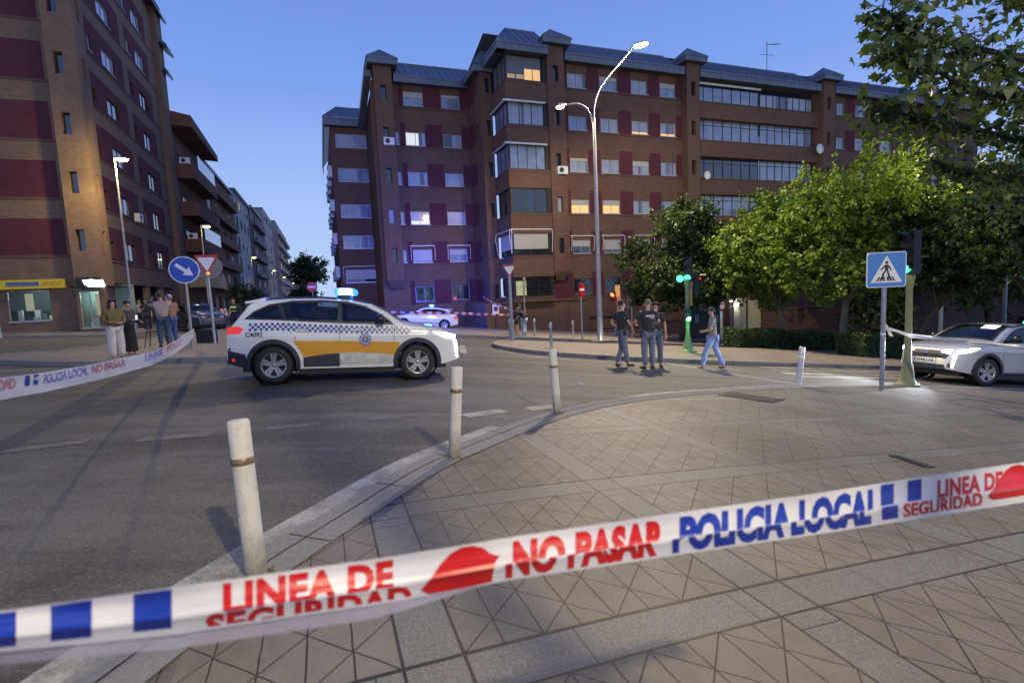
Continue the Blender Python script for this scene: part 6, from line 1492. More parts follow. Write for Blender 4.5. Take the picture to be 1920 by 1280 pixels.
def person(label, pos, yaw, H=1.75, pose=None, skin=(.42, .24, .17), top=(.02, .02, .025), bottom=(.1, .1, .15), shoes=(.02, .02, .02), hair=(.03, .02, .015), sleeve='short', legs='long', cap=None, long_hair=False, jacket=0.0, group=None, skirt=False, bald=False, name='person', hidehair=False, vest=None):
    o = thing(name, label, 'person', pos, yaw, group); s = H/1.75; o.scale = (s, s, s)
    J = dict(BASE); J.update(pose or {}); J = {k: Vector(v) for k, v in J.items()}
    E_ = [('pel', 'spi'), ('spi', 'che'), ('che', 'neb'), ('neb', 'nck'), ('nck', 'jaw'), ('jaw', 'hea'), ('hea', 'top'), ('hea', 'nos')]
    F = {}
    for S in 'RL':
        E_ += [('che', 'sho'+S), ('sho'+S, 'elb'+S), ('elb'+S, 'wri'+S), ('wri'+S, 'pal'+S), ('pel', 'hip'+S), ('hip'+S, 'kne'+S), ('kne'+S, 'ank'+S), ('ank'+S, 'toe'+S)]
        sg = 1 if S == 'R' else -1
        d = (J['pal'+S]-J['wri'+S]).normalized(); up_ = Vector((0, .3, 1)) if abs(d.z) < .8 else Vector((0, 1, 0)); sd = d.cross(up_).normalized(); pn = sd.cross(d).normalized()
        for i, (off_, ln, bend) in enumerate(((-.026, .06, .015), (-.010, .068, .02), (.008, .062, .024), (.024, .05, .028))):
            a = J['pal'+S]+d*.035+sd*off_*1.1; b = a+d*ln*.55-pn*bend*.5; c = b+d*ln*.3-pn*bend
            for nm, v in (('fa', a), ('fb', b), ('fc', c)): J[f'{nm}{i}{S}'] = v
            E_ += [('pal'+S, f'fa{i}{S}'), (f'fa{i}{S}', f'fb{i}{S}'), (f'fb{i}{S}', f'fc{i}{S}')]
        a = J['wri'+S]+d*.03+sd*-.035; b = a+d*.035-sd*.014-pn*.01; J['ta'+S] = a; J['tb'+S] = b
        E_ += [('wri'+S, 'ta'+S), ('ta'+S, 'tb'+S)]
    def rb(n):
        if n[0] == 'f' and n[1] in 'abc': return (.009, .009) if n[1] != 'c' else (.007, .007)
        if n in ('taR', 'taL', 'tbR', 'tbL'): return (.011, .011)
        r_ = RAD[n if n in RAD else n[:-1]]; k_ = .78 if n in ('pel', 'spi', 'che') else .86 if n[:3] in ('hip', 'sho') else 1
        return (r_[0]*k_, r_[1]*k_)
    ms_ = mat('skin_%d' % int(skin[0]*1000), skin, .5, 0, .06)
    skinned('body', J, E_, rb, ms_, o, 'pel')
    gr = lambda k, m_=1.0: (lambda n: tuple(r_*m_+k for r_ in RAD[n.rstrip('0123456789') if n in RAD else n[:3]]))
    mt = mat('cloth_%d_%d_%d' % tuple(int(c*1000) for c in top), top, .85, 0, .14, 7, .4, 25)
    mbm = mat('cloth_%d_%d_%d' % tuple(int(c*1000) for c in bottom), bottom, .85, 0, .16, 6, .4, 22)
    K = dict(J); K['chn'] = J['neb']
    K['plv'] = J['pel']+Vector((0, 0, -.06)); E2 = [('plv', 'spi'), ('spi', 'che'), ('che', 'neb')]
    for S in 'RL':
        E2 += [('che', 'sho'+S)]
        if sleeve == 'long': E2 += [('sho'+S, 'elb'+S), ('elb'+S, 'wri'+S)]
        else: K['mid'+S] = J['sho'+S].lerp(J['elb'+S], .72); E2 += [('sho'+S, 'mid'+S)]
    def rs(n):
        if n == 'plv': return (.172+jacket, .138+jacket)
        if n == 'spi': return (.160+jacket*.7, .128+jacket*.7)
        if n == 'che': return (.180+jacket*.6, .140+jacket*.6)
        if n[:3] == 'sho': return (.076+jacket*.4, .078+jacket*.4)
        if n[:3] == 'mid': return (.064+jacket*.3, .064+jacket*.3)
        if n == 'neb': return (.092, .08)
        r_ = RAD[n if n in RAD else n[:-1]]; return (r_[0]+.017+jacket*.5, r_[1]+.017+jacket*.5)
    sh = skinned('shirt' if jacket < .02 else 'jacket', K, E2, rs, mt, o, 'che')
    E3 = [('pel', 'hipR'), ('pel', 'hipL')]
    if skirt:
        m = MB(); a = J['pel']; b = (J['ankR']+J['ankL'])/2
        prof = [(.145, .02), (.17, -.15), (.19, -.45), (.21, -.80)]
        m.lathe(prof, 20, 0, a); k = m.build('skirt', mbm, o)
        for v in k.data.vertices: v.co.y = a.y+(v.co.y-a.y)*.75
    else:
        for S in 'RL':
            if legs == 'long': E3 += [('hip'+S, 'kne'+S), ('kne'+S, 'ank'+S)]
            else: K['mdk'+S] = J['hip'+S].lerp(J['kne'+S], .85); E3 += [('hip'+S, 'mdk'+S)]
        wide = .03 if legs == 'wide' else 0
        if legs == 'wide': E3 += [('hipR', 'kneR'), ('kneR', 'ankR'), ('hipL', 'kneL'), ('kneL', 'ankL')]; E3 = [e for i, e in enumerate(E3) if e not in E3[:i]]
        def rt_(n):
            if n == 'pel': return (.158, .128)
            if n[:3] == 'mdk': return (.085, .085)
            r_ = RAD[n if n in RAD else n[:-1]]; g_ = .022 if n[:3] != 'ank' else .030
            if legs == 'wide': g_ += .03
            return (r_[0]+g_, r_[1]+g_)
        if legs == 'wide': E3 = [e for e in E3 if not e[1].startswith('mdk')]
        skinned('trousers' if legs != 'short' else 'shorts', K, E3, rt_, mbm, o, 'pel')
    msh = mat('shoe_%d' % int(shoes[0]*1000), shoes, .6)
    for S in 'RL':
        Q = {'a': J['ank'+S]+Vector((0, -.035, -.03)), 'b': J['ank'+S].lerp(J['toe'+S], .5)+Vector((0, 0, -.012)), 'c': J['toe'+S]+(J['toe'+S]-J['ank'+S]).normalized()*.03+Vector((0, 0, .005))}
        Q['a'].z = max(Q['a'].z-.012, .042) if J['ank'+S].z < .2 else Q['a'].z
        skinned('shoe', Q, [('a', 'b'), ('b', 'c')], lambda n: {'a': (.046, .046), 'b': (.048, .042), 'c': (.042, .028)}[n], msh, o, 'b')
    hc = J['hea']; hd = (J['nos']-hc).normalized(); hd.z = 0; hd.normalize(); sdv = Vector((hd.y, -hd.x, 0))
    if not hidehair:
        m = MB(); vs = []; nu, nv = 16, 9
        for j in range(nv+1):
            ph = math.pi*.62*j/nv
            for i in range(nu):
                th = 2*math.pi*i/nu; rr_ = 1.0+.04*math.sin(i*5+j*3)
                x, y, z = math.sin(ph)*math.sin(th), math.sin(ph)*math.cos(th), math.cos(ph)
                if y > .1 and z < .42: z = .42+.0*z; y = min(y, .86)
                v = hc+Vector((0, 0, .035))+sdv*x*.090*rr_+hd*(y*.106-.008)*rr_+Vector((0, 0, z*.098*rr_)); vs.append(v)
        m.add(vs, [(j*nu+i, j*nu+(i+1) % nu, (j+1)*nu+(i+1) % nu, (j+1)*nu+i) for j in range(nv) for i in range(nu)], 0, True)
        hm = mat('hair_%d' % int((cap or hair)[0]*1000), cap or hair, .8, 0, .3, 30)
        hr = m.build('cap' if cap else 'hair', hm, o)
        if cap:
            m = MB(); br = []
            for i in range(9): t = math.pi*(i/8-.5); br.append(hc+Vector((0, 0, .065))+hd*(.085+.075*math.cos(t))+sdv*.078*math.sin(t))
            br2 = [v+Vector((0, 0, -.012)) for v in br]; m.add(br+br2, [tuple(range(9)), tuple(range(17, 8, -1))]+[(i, i+1, i+10, i+9) for i in range(8)]); m.build('cap_peak', hm, hr)
        if long_hair:
            m = MB(); m.tube([hc-hd*.06+Vector((0, 0, .03)), hc-hd*.085+Vector((0, 0, -.10)), hc-hd*.08+Vector((0, 0, -.24)), hc-hd*.07+Vector((0, 0, -.33))], [.085, .09, .08, .03], 12); 
            for sgn in (-1, 1): m.tube([hc+sdv*sgn*.07+Vector((0, 0, .0)), hc+sdv*sgn*.085+Vector((0, 0, -.12)), hc+sdv*sgn*.08+hd*.02+Vector((0, 0, -.26))], [.04, .045, .02], 8)
            m.build('hair', hm, o)
    m = MB()
    for sgn in (-1, 1):
        c = hc+hd*.078+sdv*sgn*.03+Vector((0, 0, .005)); m.lathe([(.001, -.009), (.009, 0), (.001, .009)], 8, 0, c)
    c = J['jaw']+hd*.058+Vector((0, 0, -.002)); m.bar(c-sdv*.02, c+sdv*.02, .008, .008, 1)
    m.build('face_features', [mat('eye_dark', (.02, .015, .012), .3), mat('lips', (.30, .12, .10), .5)], o)
    m = MB()
    for sgn in (-1, 1): m.lathe([(.001, -.03), (.014, -.02), (.016, .01), (.001, .03)], 8, 0, hc+sdv*sgn*.086+Vector((0, 0, -.015)))
    m.build('ear', ms_, o)
    return o, J
def ground(px, dz=0.0): g = gp(*px); return Vector((g.x, g.y, g.z+dz))
TROU = (.13, .13, .19)
# three officers talking in the road
o, J = person('police officer with hand on hip on the left of the group, looking to the right', ground((1168, 687)), R(-80), 1.80,
    dict(elbR=(.30, .10, 1.16), wriR=(.20, .22, .98), palR=(.15, .24, .93), elbL=(-.36, -.16, 1.17), wriL=(-.22, -.02, 1.0), palL=(-.16, .0, .97), ankR=(.10, .10, .09), toeR=(.12, .26, .03), ankL=(-.12, -.12, .09), toeL=(-.2, .02, .03), nos=(.01, .108, 1.60)), bottom=TROU, group='police officers talking in the road')
m = MB(); m.lathe([(.170, -.03), (.180, -.03), (.180, .03), (.170, .03)], 20, 0, J['pel']+Vector((0, 0, .02))); m.box(.13, .19, -.05, .05, .84, .98, 0); k = m.build('duty_belt', M_black, o); k.scale = (1, .82, 1)
m = MB(); m.lathe([(.001, 0), (.035, .002), (.035, .006)], 12, 0, (0, 0, 0)); k = m.build('sleeve_badge', mat('badge_grey', (.3, .3, .36), .5), o); k.location = (.258, -.01, 1.32); k.rotation_euler = (0, R(80), 0)
pO = at(1218, 692, 13.9); pp = ground((1217, 692)); o, J = person('police officer seen from behind with white lettering across his dark shirt', pp, R(6), 1.84,
    dict(elbL=(-.33, .06, 1.20), wriL=(-.24, .26, 1.12), palL=(-.17, .30, 1.12), elbR=(.31, .08, 1.18), wriR=(.17, .26, 1.08), palR=(.10, .28, 1.08), ankL=(-.09, .0, .09), ankR=(.10, .02, .09), toeL=(-.16, .14, .03), toeR=(.16, .15, .03)), bottom=TROU, hair=(.14, .12, .10), group='police officers talking in the road')
m = MB()
for txt, w_, hh_, z0, x0 in (('POLICIA', .23, .05, 1.33, -.115), ('LOCAL', .10, .025, 1.285, -.0)):
    V_, F_, _ = text_tris(txt, .05); m.add([(x0+a*w_, -.158-.006*math.cos((x0+a*w_)*8), z0+b*hh_) for a, b in V_], F_)
m.build('back_lettering', mat('reflective_lettering', (.75, .75, .75), .4), o)
m = MB()
for sgn in (-1, 1): m.box(sgn*.17-.04, sgn*.17+.04, -.03, .03, 1.463, 1.478)
m.build('shoulder_badge', mat('badge_gold', (.5, .42, .3), .5), o)
m = MB(); m.lathe([(.170, -.03), (.180, -.03), (.180, .03), (.170, .03)], 20, 0, J['pel']+Vector((0, 0, .02))); m.box(-.2, -.15, -.04, .06, .82, .98); k = m.build('duty_belt', M_black, o); k.scale = (1, .82, 1)
person('dark haired officer half hidden behind the officer with the lettered back', ground((1231, 688)), R(165), 1.80, dict(elbR=(.3, .1, 1.17), wriR=(.2, .22, 1.0), palR=(.16, .25, .97)), top=(.03, .03, .035), bottom=(.09, .11, .15), sleeve='short', group='police officers talking in the road')
# man in jeans
o, J = person('man in light jeans, grey shirt and dark cap looking at his phone', ground((1336, 692)), R(68), 1.74,
    dict(ankR=(.13, -.30, .09), toeR=(.15, -.17, .03), kneR=(.12, -.10, .52), ankL=(-.13, .26, .09), toeL=(-.15, .40, .03), kneL=(-.12, .18, .52), pel=(0, -.01, .93), hipR=(.09, -.02, .88), hipL=(-.09, 0, .88),
         elbR=(.27, -.02, 1.14), wriR=(.12, .20, 1.06), palR=(.06, .25, 1.07), elbL=(-.27, .04, 1.14), wriL=(-.12, .24, 1.06), palL=(-.05, .28, 1.08), nos=(0, .10, 1.56), hea=(0, .025, 1.62), jaw=(0, .03, 1.545)), top=(.20, .21, .20), bottom=(.25, .34, .62), shoes=(.16, .09, .05), cap=(.035, .03, .03))
m = MB(); m.box(-.03, .05, .29, .30, 1.07, 1.2); m.build('phone', M_black, o)
m = MB(); m.lathe([(.168, -.02), (.176, -.02), (.176, .02), (.168, .02)], 20, 0, J['pel']+Vector((0, 0, .03))); k = m.build('belt', mat('belt_tan', (.3, .22, .14), .6), o); k.scale = (1, .78, 1)
# two people ducking under the tape
person('man in dark clothes and white shoes ducking under the striped tape', ground((969, 633), .13), R(-60), 1.74, dict(che=(0, .10, 1.30), neb=(0, .16, 1.40), nck=(0, .19, 1.44), jaw=(0, .24, 1.48), hea=(0, .25, 1.56), top=(0, .24, 1.63), nos=(0, .35, 1.54), shoR=(.17, .12, 1.36), shoL=(-.17, .12, 1.36), elbR=(.24, .16, 1.1), wriR=(.22, .3, .9), palR=(.2, .34, .84), elbL=(-.24, .2, 1.1), wriL=(-.2, .35, .95), palL=(-.18, .4, .9)), top=(.02, .02, .02), bottom=(.03, .03, .03), shoes=(.7, .7, .7), legs='short', group='two pedestrians at the tape')
person('person in a black top and pale jeans bowing the head under the striped tape', ground((984, 635), .13), R(62), 1.66, dict(che=(0, .16, 1.27), neb=(0, .25, 1.34), nck=(0, .30, 1.36), jaw=(0, .37, 1.36), hea=(0, .40, 1.42), top=(0, .42, 1.49), nos=(0, .49, 1.36), shoR=(.17, .18, 1.33), shoL=(-.17, .18, 1.33), elbR=(.22, .22, 1.05), wriR=(.2, .26, .82), palR=(.2, .28, .76), elbL=(-.22, .28, 1.08), wriL=(-.18, .42, .95), palL=(-.16, .46, .9)), top=(.015, .015, .017), bottom=(.24, .30, .42), shoes=(.5, .5, .5), legs='wide', group='two pedestrians at the tape')
# reporters on the left
MO = dict(skin=(.40, .20, .12))
person('dark haired woman in an olive jacket and wide cream trousers on the traffic island', ground((222, 678), .05), R(-125), 1.66, dict(elbR=(.25, .03, 1.12), wriR=(.12, .22, 1.10), palR=(.07, .26, 1.11), elbL=(-.25, .04, 1.12), wriL=(-.10, .24, 1.08), palL=(-.05, .28, 1.08)), top=(.13, .105, .03), bottom=(.55, .50, .48), sleeve='long', legs='wide', long_hair=True, jacket=.04, shoes=(.4, .38, .36), **MO)
o, J = person('woman in a long black skirt and dark jacket holding up a white phone', ground((249, 671), .05), R(-95), 1.62, dict(elbR=(.25, .06, 1.12), wriR=(.16, .30, 1.14), palR=(.14, .36, 1.17), elbL=(-.24, .05, 1.12), wriL=(-.12, .30, 1.08), palL=(-.08, .36, 1.08), nos=(.02, .10, 1.58)), top=(.045, .04, .055), bottom=(.006, .006, .01), sleeve='long', skirt=True, jacket=.03, **MO)
m = MB(); m.box(.10, .18, .40, .41, 1.15, 1.30); m.build('phone', emis('phone_white', (.9, .92, 1), .7, (.8, .8, .8)), o)
cam_pos = ground((311, 656), .12)
o, J = person('camera operator with raised arms in a pale vest and dark jeans behind the tripod', cam_pos, R(40), 1.80, dict(elbR=(.30, .15, 1.32), wriR=(.20, .28, 1.50), palR=(.18, .32, 1.56), elbL=(-.30, .12, 1.36), wriL=(-.22, .28, 1.52), palL=(-.2, .32, 1.58)), top=(.30, .24, .24), bottom=(.03, .06, .10), sleeve='long', jacket=.03, hair=(.04, .03, .03))
o, J = person('man in a brown jacket and blue jeans beside the camera operator', ground((327, 652), .12), R(70), 1.76, dict(elbR=(.27, .05, 1.15), wriR=(.15, .25, 1.2), palR=(.1, .3, 1.22)), top=(.30, .15, .11), bottom=(.04, .08, .25), sleeve='long', jacket=.04, cap=(.45, .42, .6))
t = thing('video_camera', 'broadcast video camera with a lens hood held up by the camera operator', 'camera', cam_pos+Vector((-.12, .22, 1.62)), R(40))
m = MB(); m.box(-.09, .09, -.25, .22, 0, .2); m.box(-.05, .05, -.1, .14, .2, .28); m.build('camera_body', M_black, t)
m = MB(); m.lathe([(.001, .22), (.06, .22), (.06, .36), (.085, .37), (.085, .46), (.06, .46), (.06, .38)], 14, 0, (0, 0, .1), 'y'); m.build('camera_lens', M_black, t)
m = MB(); m.box(-.13, -.07, .0, .12, .12, .22); m.box(-.04, .04, .14, .22, .22, .28, 1); m.build('viewfinder', [M_black, mat('camera_tan', (.3, .2, .14), .5)], t)
tp0 = ground((291, 657), .12); t = thing('tripod', 'thin black camera tripod standing left of the camera operator', 'tripod', tp0)
for k in range(3): a = 2.1*k+.4; m = MB(); m.tube([(0, 0, 1.35), (.42*math.cos(a), .42*math.sin(a), 0)], .016, 6); m.build('leg', M_black, t)
m = MB(); m.tube([(0, 0, 1.3), (0, 0, 1.5)], .03, 8); m.box(-.06, .06, -.08, .08, 1.5, 1.54); m.build('tripod_head', M_black, t)
person('bystander in a pale shirt in the dark arcade behind the women', ground((267, 622), .1), R(170), 1.72, None, top=(.3, .3, .34), bottom=(.03, .03, .06), shoes=(.4, .4, .4), group='bystanders by the arcade')
person('bystander in black next to the pale shirted one, before the arcade', ground((279, 624), .1), R(200), 1.76, dict(elbR=(.27, .05, 1.15), wriR=(.1, .22, 1.2), palR=(.06, .26, 1.22)), top=(.012, .012, .015), bottom=(.03, .03, .05), shoes=(.4, .4, .4), group='bystanders by the arcade')
pv = at(441, 608, 24); o, J = person('officer in a yellow-green high visibility vest behind the rear of the police car', Vector((pv.x, pv.y, h(pv.x, pv.y))), R(190), 1.76, dict(elbR=(.27, .03, 1.15), wriR=(.12, .2, 1.13), palR=(.06, .24, 1.13), elbL=(-.27, .03, 1.15), wriL=(-.12, .2, 1.13), palL=(-.06, .24, 1.13)), top=(.02, .02, .04), bottom=(.02, .02, .04), sleeve='long', cap=(.03, .03, .05))
J2 = {k: v for k, v in J.items()}; J2['v1'] = J['spi']+Vector((0, 0, .04)); J2['v2'] = J['che']; J2['v3'] = J['neb']+Vector((0, 0, -.02)); J2['v4'] = J['shoR'].lerp(J['che'], .2); J2['v5'] = J['shoL'].lerp(J['che'], .2)
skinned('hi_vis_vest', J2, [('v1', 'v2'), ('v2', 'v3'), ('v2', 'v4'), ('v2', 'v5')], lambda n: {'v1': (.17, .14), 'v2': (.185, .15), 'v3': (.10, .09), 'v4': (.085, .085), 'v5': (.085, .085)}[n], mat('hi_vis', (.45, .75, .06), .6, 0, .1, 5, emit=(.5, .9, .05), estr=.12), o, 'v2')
# ------------------------------------------------------------------ plants
def leaf_mat(name, c1, c2, trans=.35):
    m = bpy.data.materials.new(name); m.use_nodes = True; N = NT(m); p = N.n['Principled BSDF']; p.inputs['Roughness'].default_value = .5
    g = N.n.new('ShaderNodeNewGeometry'); f = N.m('ADD', N.m('MULTIPLY', g.outputs['Random Per Island'], .75), N.m('MULTIPLY', N.noise(N.n.new('ShaderNodeTexCoord').outputs['Object'], 1.3, 3), .35))
    c = N.mix(f, c1, c2); N.l.new(c, p.inputs['Base Color'])
    t = N.n.new('ShaderNodeBsdfTranslucent'); N.l.new(N.mix(.5, c, (.20, .30, .02)), t.inputs[0]); ms = N.n.new('ShaderNodeMixShader'); ms.inputs[0].default_value = trans
    N.l.new(p.outputs[0], ms.inputs[1]); N.l.new(t.outputs[0], ms.inputs[2]); N.l.new(ms.outputs[0], N.n['Material Output'].inputs[0]); return m
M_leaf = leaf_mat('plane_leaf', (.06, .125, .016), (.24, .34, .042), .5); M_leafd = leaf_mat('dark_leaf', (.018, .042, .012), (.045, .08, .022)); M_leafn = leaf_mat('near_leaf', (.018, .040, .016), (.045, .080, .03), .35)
M_hedge = leaf_mat('hedge_leaf', (.025, .06, .012), (.07, .12, .02), .2)
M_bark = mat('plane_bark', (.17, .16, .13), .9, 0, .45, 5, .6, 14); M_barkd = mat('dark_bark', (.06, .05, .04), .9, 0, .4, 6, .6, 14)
PALM = [(0, 0), (.16, .06), (.42, -.02), (.34, .22), (.56, .42), (.26, .48), (.20, .64), (0, 1.0)]
PALM = PALM + [(-x, y) for x, y in PALM[-2:0:-1]]
def leaves(pos, nrm, size, shape='quad'):
    """many separate leaves as one mesh"""
    n = len(pos); nrm = nrm/np.linalg.norm(nrm, axis=1)[:, None]
    r_ = rng.normal(size=(n, 3)); a = np.cross(nrm, r_); a /= np.linalg.norm(a, axis=1)[:, None]; b = np.cross(nrm, a)
    if shape == 'quad': S = np.array([(0, -.5), (.34, -.12), (.42, .25), (0, .6), (-.42, .25), (-.34, -.12)])
    else: S = np.array(PALM)-np.array([0, .4])
    k = len(S); sz = size*(.65+.7*rng.random(n))
    V_ = pos[:, None, :] + (a[:, None, :]*S[None, :, 0:1] + b[:, None, :]*S[None, :, 1:2])*sz[:, None, None]
    bend = -nrm[:, None, :]*(S[None, :, 0:1]**2)*sz[:, None, None]*.5
    V_ = (V_+bend).reshape(-1, 3)
    if shape == 'quad': F_ = (np.arange(n)[:, None]*k+np.arange(k)[None, :]); return V_, [tuple(q) for q in F_.tolist()]
    F_ = (np.arange(n)[:, None]*k+np.arange(k)[None, :]); return V_, [tuple(q) for q in F_.tolist()]
def leafmesh(name, V_, F_, mt, parent):
    me = bpy.data.meshes.new(name); me.from_pydata(V_.tolist(), [], F_); me.materials.append(mt); me.update()
    o = bpy.data.objects.new(name, me); COL.objects.link(o); o.parent = parent; return o
def blob_crown(blobs, n, size, up_bias=.5, shape='quad', shell=.35):
    """leaves sit on twigs; the twigs start inside the boughs and poke out unevenly"""
    B_ = np.array([b[:3] for b in blobs]); Rr = np.array([b[3:6] for b in blobs]); w = Rr.prod(axis=1)**(2/3); w /= w.sum()
    per = 14; k = n//per; idx = rng.choice(len(blobs), k, p=w); d = rng.normal(size=(k, 3)); d[:, 2] += .15; d /= np.linalg.norm(d, axis=1)[:, None]
    rad = shell+(1.0-shell)*rng.random(k)**.5; base = B_[idx]+d*Rr[idx]*rad[:, None]
    nz = np.sin(base[:, 0]*2.1+1)*np.sin(base[:, 1]*1.9)*np.sin(base[:, 2]*2.4+2)+.5*np.sin(base[:, 0]*5.3)*np.sin(base[:, 1]*4.1+1)*np.sin(base[:, 2]*4.7)
    keep = nz+rng.normal(size=k)*.15 > -.16; base, d = base[keep], d[keep]; k = len(base)
    tw = d*.75+rng.normal(size=(k, 3))*.5+np.array([0, 0, .12]); tw /= np.linalg.norm(tw, axis=1)[:, None]
    ln = (size*2.2)*(.5+rng.random(k)**2*1.9)
    t = rng.random((k, per)); pos = base[:, None, :]+tw[:, None, :]*(ln[:, None]*t)[:, :, None]+rng.normal(size=(k, per, 3))*size*.42
    nrm = (d*.35)[:, None, :]+np.array([0, 0, up_bias])+rng.normal(size=(k, per, 3))*.6
    return leaves(pos.reshape(-1, 3), nrm.reshape(-1, 3), size*.82, shape)
def sub_blobs(c, r_, k, seed, rr_=(.30, .58), flat=.8):
    q = random.Random(seed); out = []
    for i in range(k):
        v = Vector((q.gauss(0, 1), q.gauss(0, 1), q.gauss(0, 1)*.9)).normalized()*(q.random()**.4)*1.08
        s_ = q.uniform(*rr_)*min(r_)*(1.15-.35*(v.length)); out.append((c[0]+v.x*r_[0]*.8, c[1]+v.y*r_[1]*.8, c[2]+v.z*r_[2]*.85, s_*1.1, s_*1.1, s_*flat))
    return out
def tree(name, label, base, crown_c, crown_r, n, size, lmat, bark, tr=.16, seed=1, k=16, group='trees beyond the road', lean=None, shell=.3):
    o = thing(name, label, 'tree', base, 0, group); q = random.Random(seed); cc = Vector(crown_c)-Vector(base)
    bl = sub_blobs(cc, crown_r, k, seed); m = MB(); fork = cc*.0+Vector((cc.x*.55, cc.y*.55, max(cc.z-crown_r[2]*.95, cc.z*.45)))
    m.tube([(0, 0, -.2), (fork.x*.12, fork.y*.12, fork.z*.25), (fork.x*.5, fork.y*.5, fork.z*.62), fork], [tr*1.35, tr, tr*.85, tr*.75], 12)
    t = m.build('trunk', bark, o)
    m = MB()
    for b in bl:
        e = Vector(b[:3]); mid_ = fork.lerp(e, .5)+Vector((q.uniform(-.3, .3), q.uniform(-.3, .3), q.uniform(-.1, .4)))
        m.tube([fork-Vector((0, 0, .2)), mid_, e], [tr*.5, tr*.3, tr*.1], 6)
    m.build('limb', bark, t)
    V_, F_ = blob_crown(bl, n, size, shell=shell); leafmesh('crown', V_, F_, lmat, o); return o
def tbase(px, d): p = at(px, 640, d); return Vector((p.x, p.y, h(p.x, p.y)+.1))
def cr(px, py, d): return at(px, py, d)
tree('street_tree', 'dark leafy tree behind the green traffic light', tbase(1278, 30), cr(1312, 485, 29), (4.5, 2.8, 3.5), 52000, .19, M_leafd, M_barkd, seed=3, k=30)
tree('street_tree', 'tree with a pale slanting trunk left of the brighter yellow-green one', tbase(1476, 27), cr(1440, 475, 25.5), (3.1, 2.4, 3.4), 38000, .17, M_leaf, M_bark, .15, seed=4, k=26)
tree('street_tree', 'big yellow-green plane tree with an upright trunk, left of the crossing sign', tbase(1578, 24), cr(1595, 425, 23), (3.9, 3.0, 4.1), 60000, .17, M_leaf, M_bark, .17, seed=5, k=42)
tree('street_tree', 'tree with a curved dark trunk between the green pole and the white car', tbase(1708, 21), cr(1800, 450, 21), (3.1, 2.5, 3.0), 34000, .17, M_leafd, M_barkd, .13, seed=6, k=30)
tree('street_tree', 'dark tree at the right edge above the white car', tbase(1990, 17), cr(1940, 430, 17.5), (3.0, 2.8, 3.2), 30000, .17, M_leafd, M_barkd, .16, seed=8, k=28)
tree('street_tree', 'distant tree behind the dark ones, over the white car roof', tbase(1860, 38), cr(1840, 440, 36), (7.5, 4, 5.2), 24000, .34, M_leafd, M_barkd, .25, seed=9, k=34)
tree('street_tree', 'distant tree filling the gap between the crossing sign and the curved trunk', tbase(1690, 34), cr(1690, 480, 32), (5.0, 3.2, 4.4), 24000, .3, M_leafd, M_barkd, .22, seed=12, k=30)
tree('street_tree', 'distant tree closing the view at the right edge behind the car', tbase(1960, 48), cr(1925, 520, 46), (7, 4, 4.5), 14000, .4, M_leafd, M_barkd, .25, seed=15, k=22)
p = at(578, 560, 92); tree('street_tree', 'dark tree at the end of the side street, bluish against the sky', Vector((p.x, p.y, h(p.x, p.y))), at(578, 508, 92), (3.6, 3, 3.3), 6000, .5, M_leafd, M_barkd, .2, seed=7, k=14, group='trees in the side street')
p = at(560, 575, 75); tree('street_tree', 'small dark tree low at the end of the side street', Vector((p.x, p.y, h(p.x, p.y))), at(572, 560, 75), (2.4, 2, 1.6), 3000, .4, M_leafd, M_barkd, .15, seed=11, k=9, group='trees in the side street')
p = at(456, 590, 44); tree('street_tree', 'small street tree in front of the side street shops', Vector((p.x, p.y, h(p.x, p.y))), at(458, 555, 44), (1.1, 1, 1.3), 1800, .22, M_leafd, M_barkd, .08, seed=13, k=7, group='trees in the side street')
# overhanging plane tree, trunk outside the picture on the right
nb = Vector((9.8, 4.6, h(9.8, 4.6)+.012)); o = thing('plane_tree', 'near plane tree reaching over the pavement with hanging leafy boughs at top right', 'tree', nb)
m = MB(); m.tube([(0, 0, -.1), (.1, 0, 1.5), (.0, .2, 3.6), (-.3, .6, 5.4), (-.5, 1.0, 7.0)], [.26, .21, .19, .15, .1], 14); tk = m.build('trunk', M_bark, o)
boughs = [  # list of pixel points with depth
    [(2150, 150, 7.2), (1960, 120, 7.4), (1830, 90, 7.2), (1700, 55, 7.0), (1655, 20, 6.9)],
    [(2150, 150, 7.2), (1960, 190, 7.6), (1820, 165, 7.3), (1720, 110, 7.0), (1660, 95, 6.8)],
    [(2150, 200, 7.4), (1940, 260, 8.2), (1800, 235, 8.2), (1700, 215, 8.0), (1640, 205, 7.9)],
    [(2150, 60, 7.4), (1960, 10, 7.6), (1860, -40, 7.4), (1740, -30, 7.2)],
    [(2150, 260, 8.2), (1960, 320, 8.6), (1850, 330, 8.8), (1745, 300, 9.0)],
    [(2150, 200, 7.8), (1990, 230, 9), (1890, 150, 9.4), (1800, 60, 9.6)],
    [(2150, 300, 8.0), (1990, 380, 9), (1900, 370, 9.2)]]
lp = []; m = MB(); q = random.Random(2)
for bi, b in enumerate(boughs):
    P3 = [at(*c) for c in b]; P3 = [Vector(c) for c in catmull(P3, 6)]; st = nb+Vector((-.2, .5, 5.0)); m.tube([st-nb]+[c-nb for c in P3], [.09]+[.06-.05*i/len(P3) for i in range(len(P3))], 6)
    for i, c in enumerate(P3):
        f_ = i/len(P3); nt_ = 24 if f_ < .6 else 20
        for _ in range(nt_ if bi != 6 else 10):
            L_ = q.uniform(.1, .62)*(1-.35*f_); d = Vector((q.gauss(-.2, .8), q.gauss(0, .8), q.gauss(-.25, .6))).normalized(); e = c+d*L_; lp.append(e)
            if _ % 6 == 0: m.tube([c-nb, (c+d*L_*.5+Vector((0, 0, .03)))-nb, e-nb], [.012, .008, .004], 4)
m.build('limb', M_barkd, tk)
lp = np.array([tuple(v-nb) for v in lp]); nr = np.array([0, -.55, .45])+rng.normal(size=lp.shape)*.6
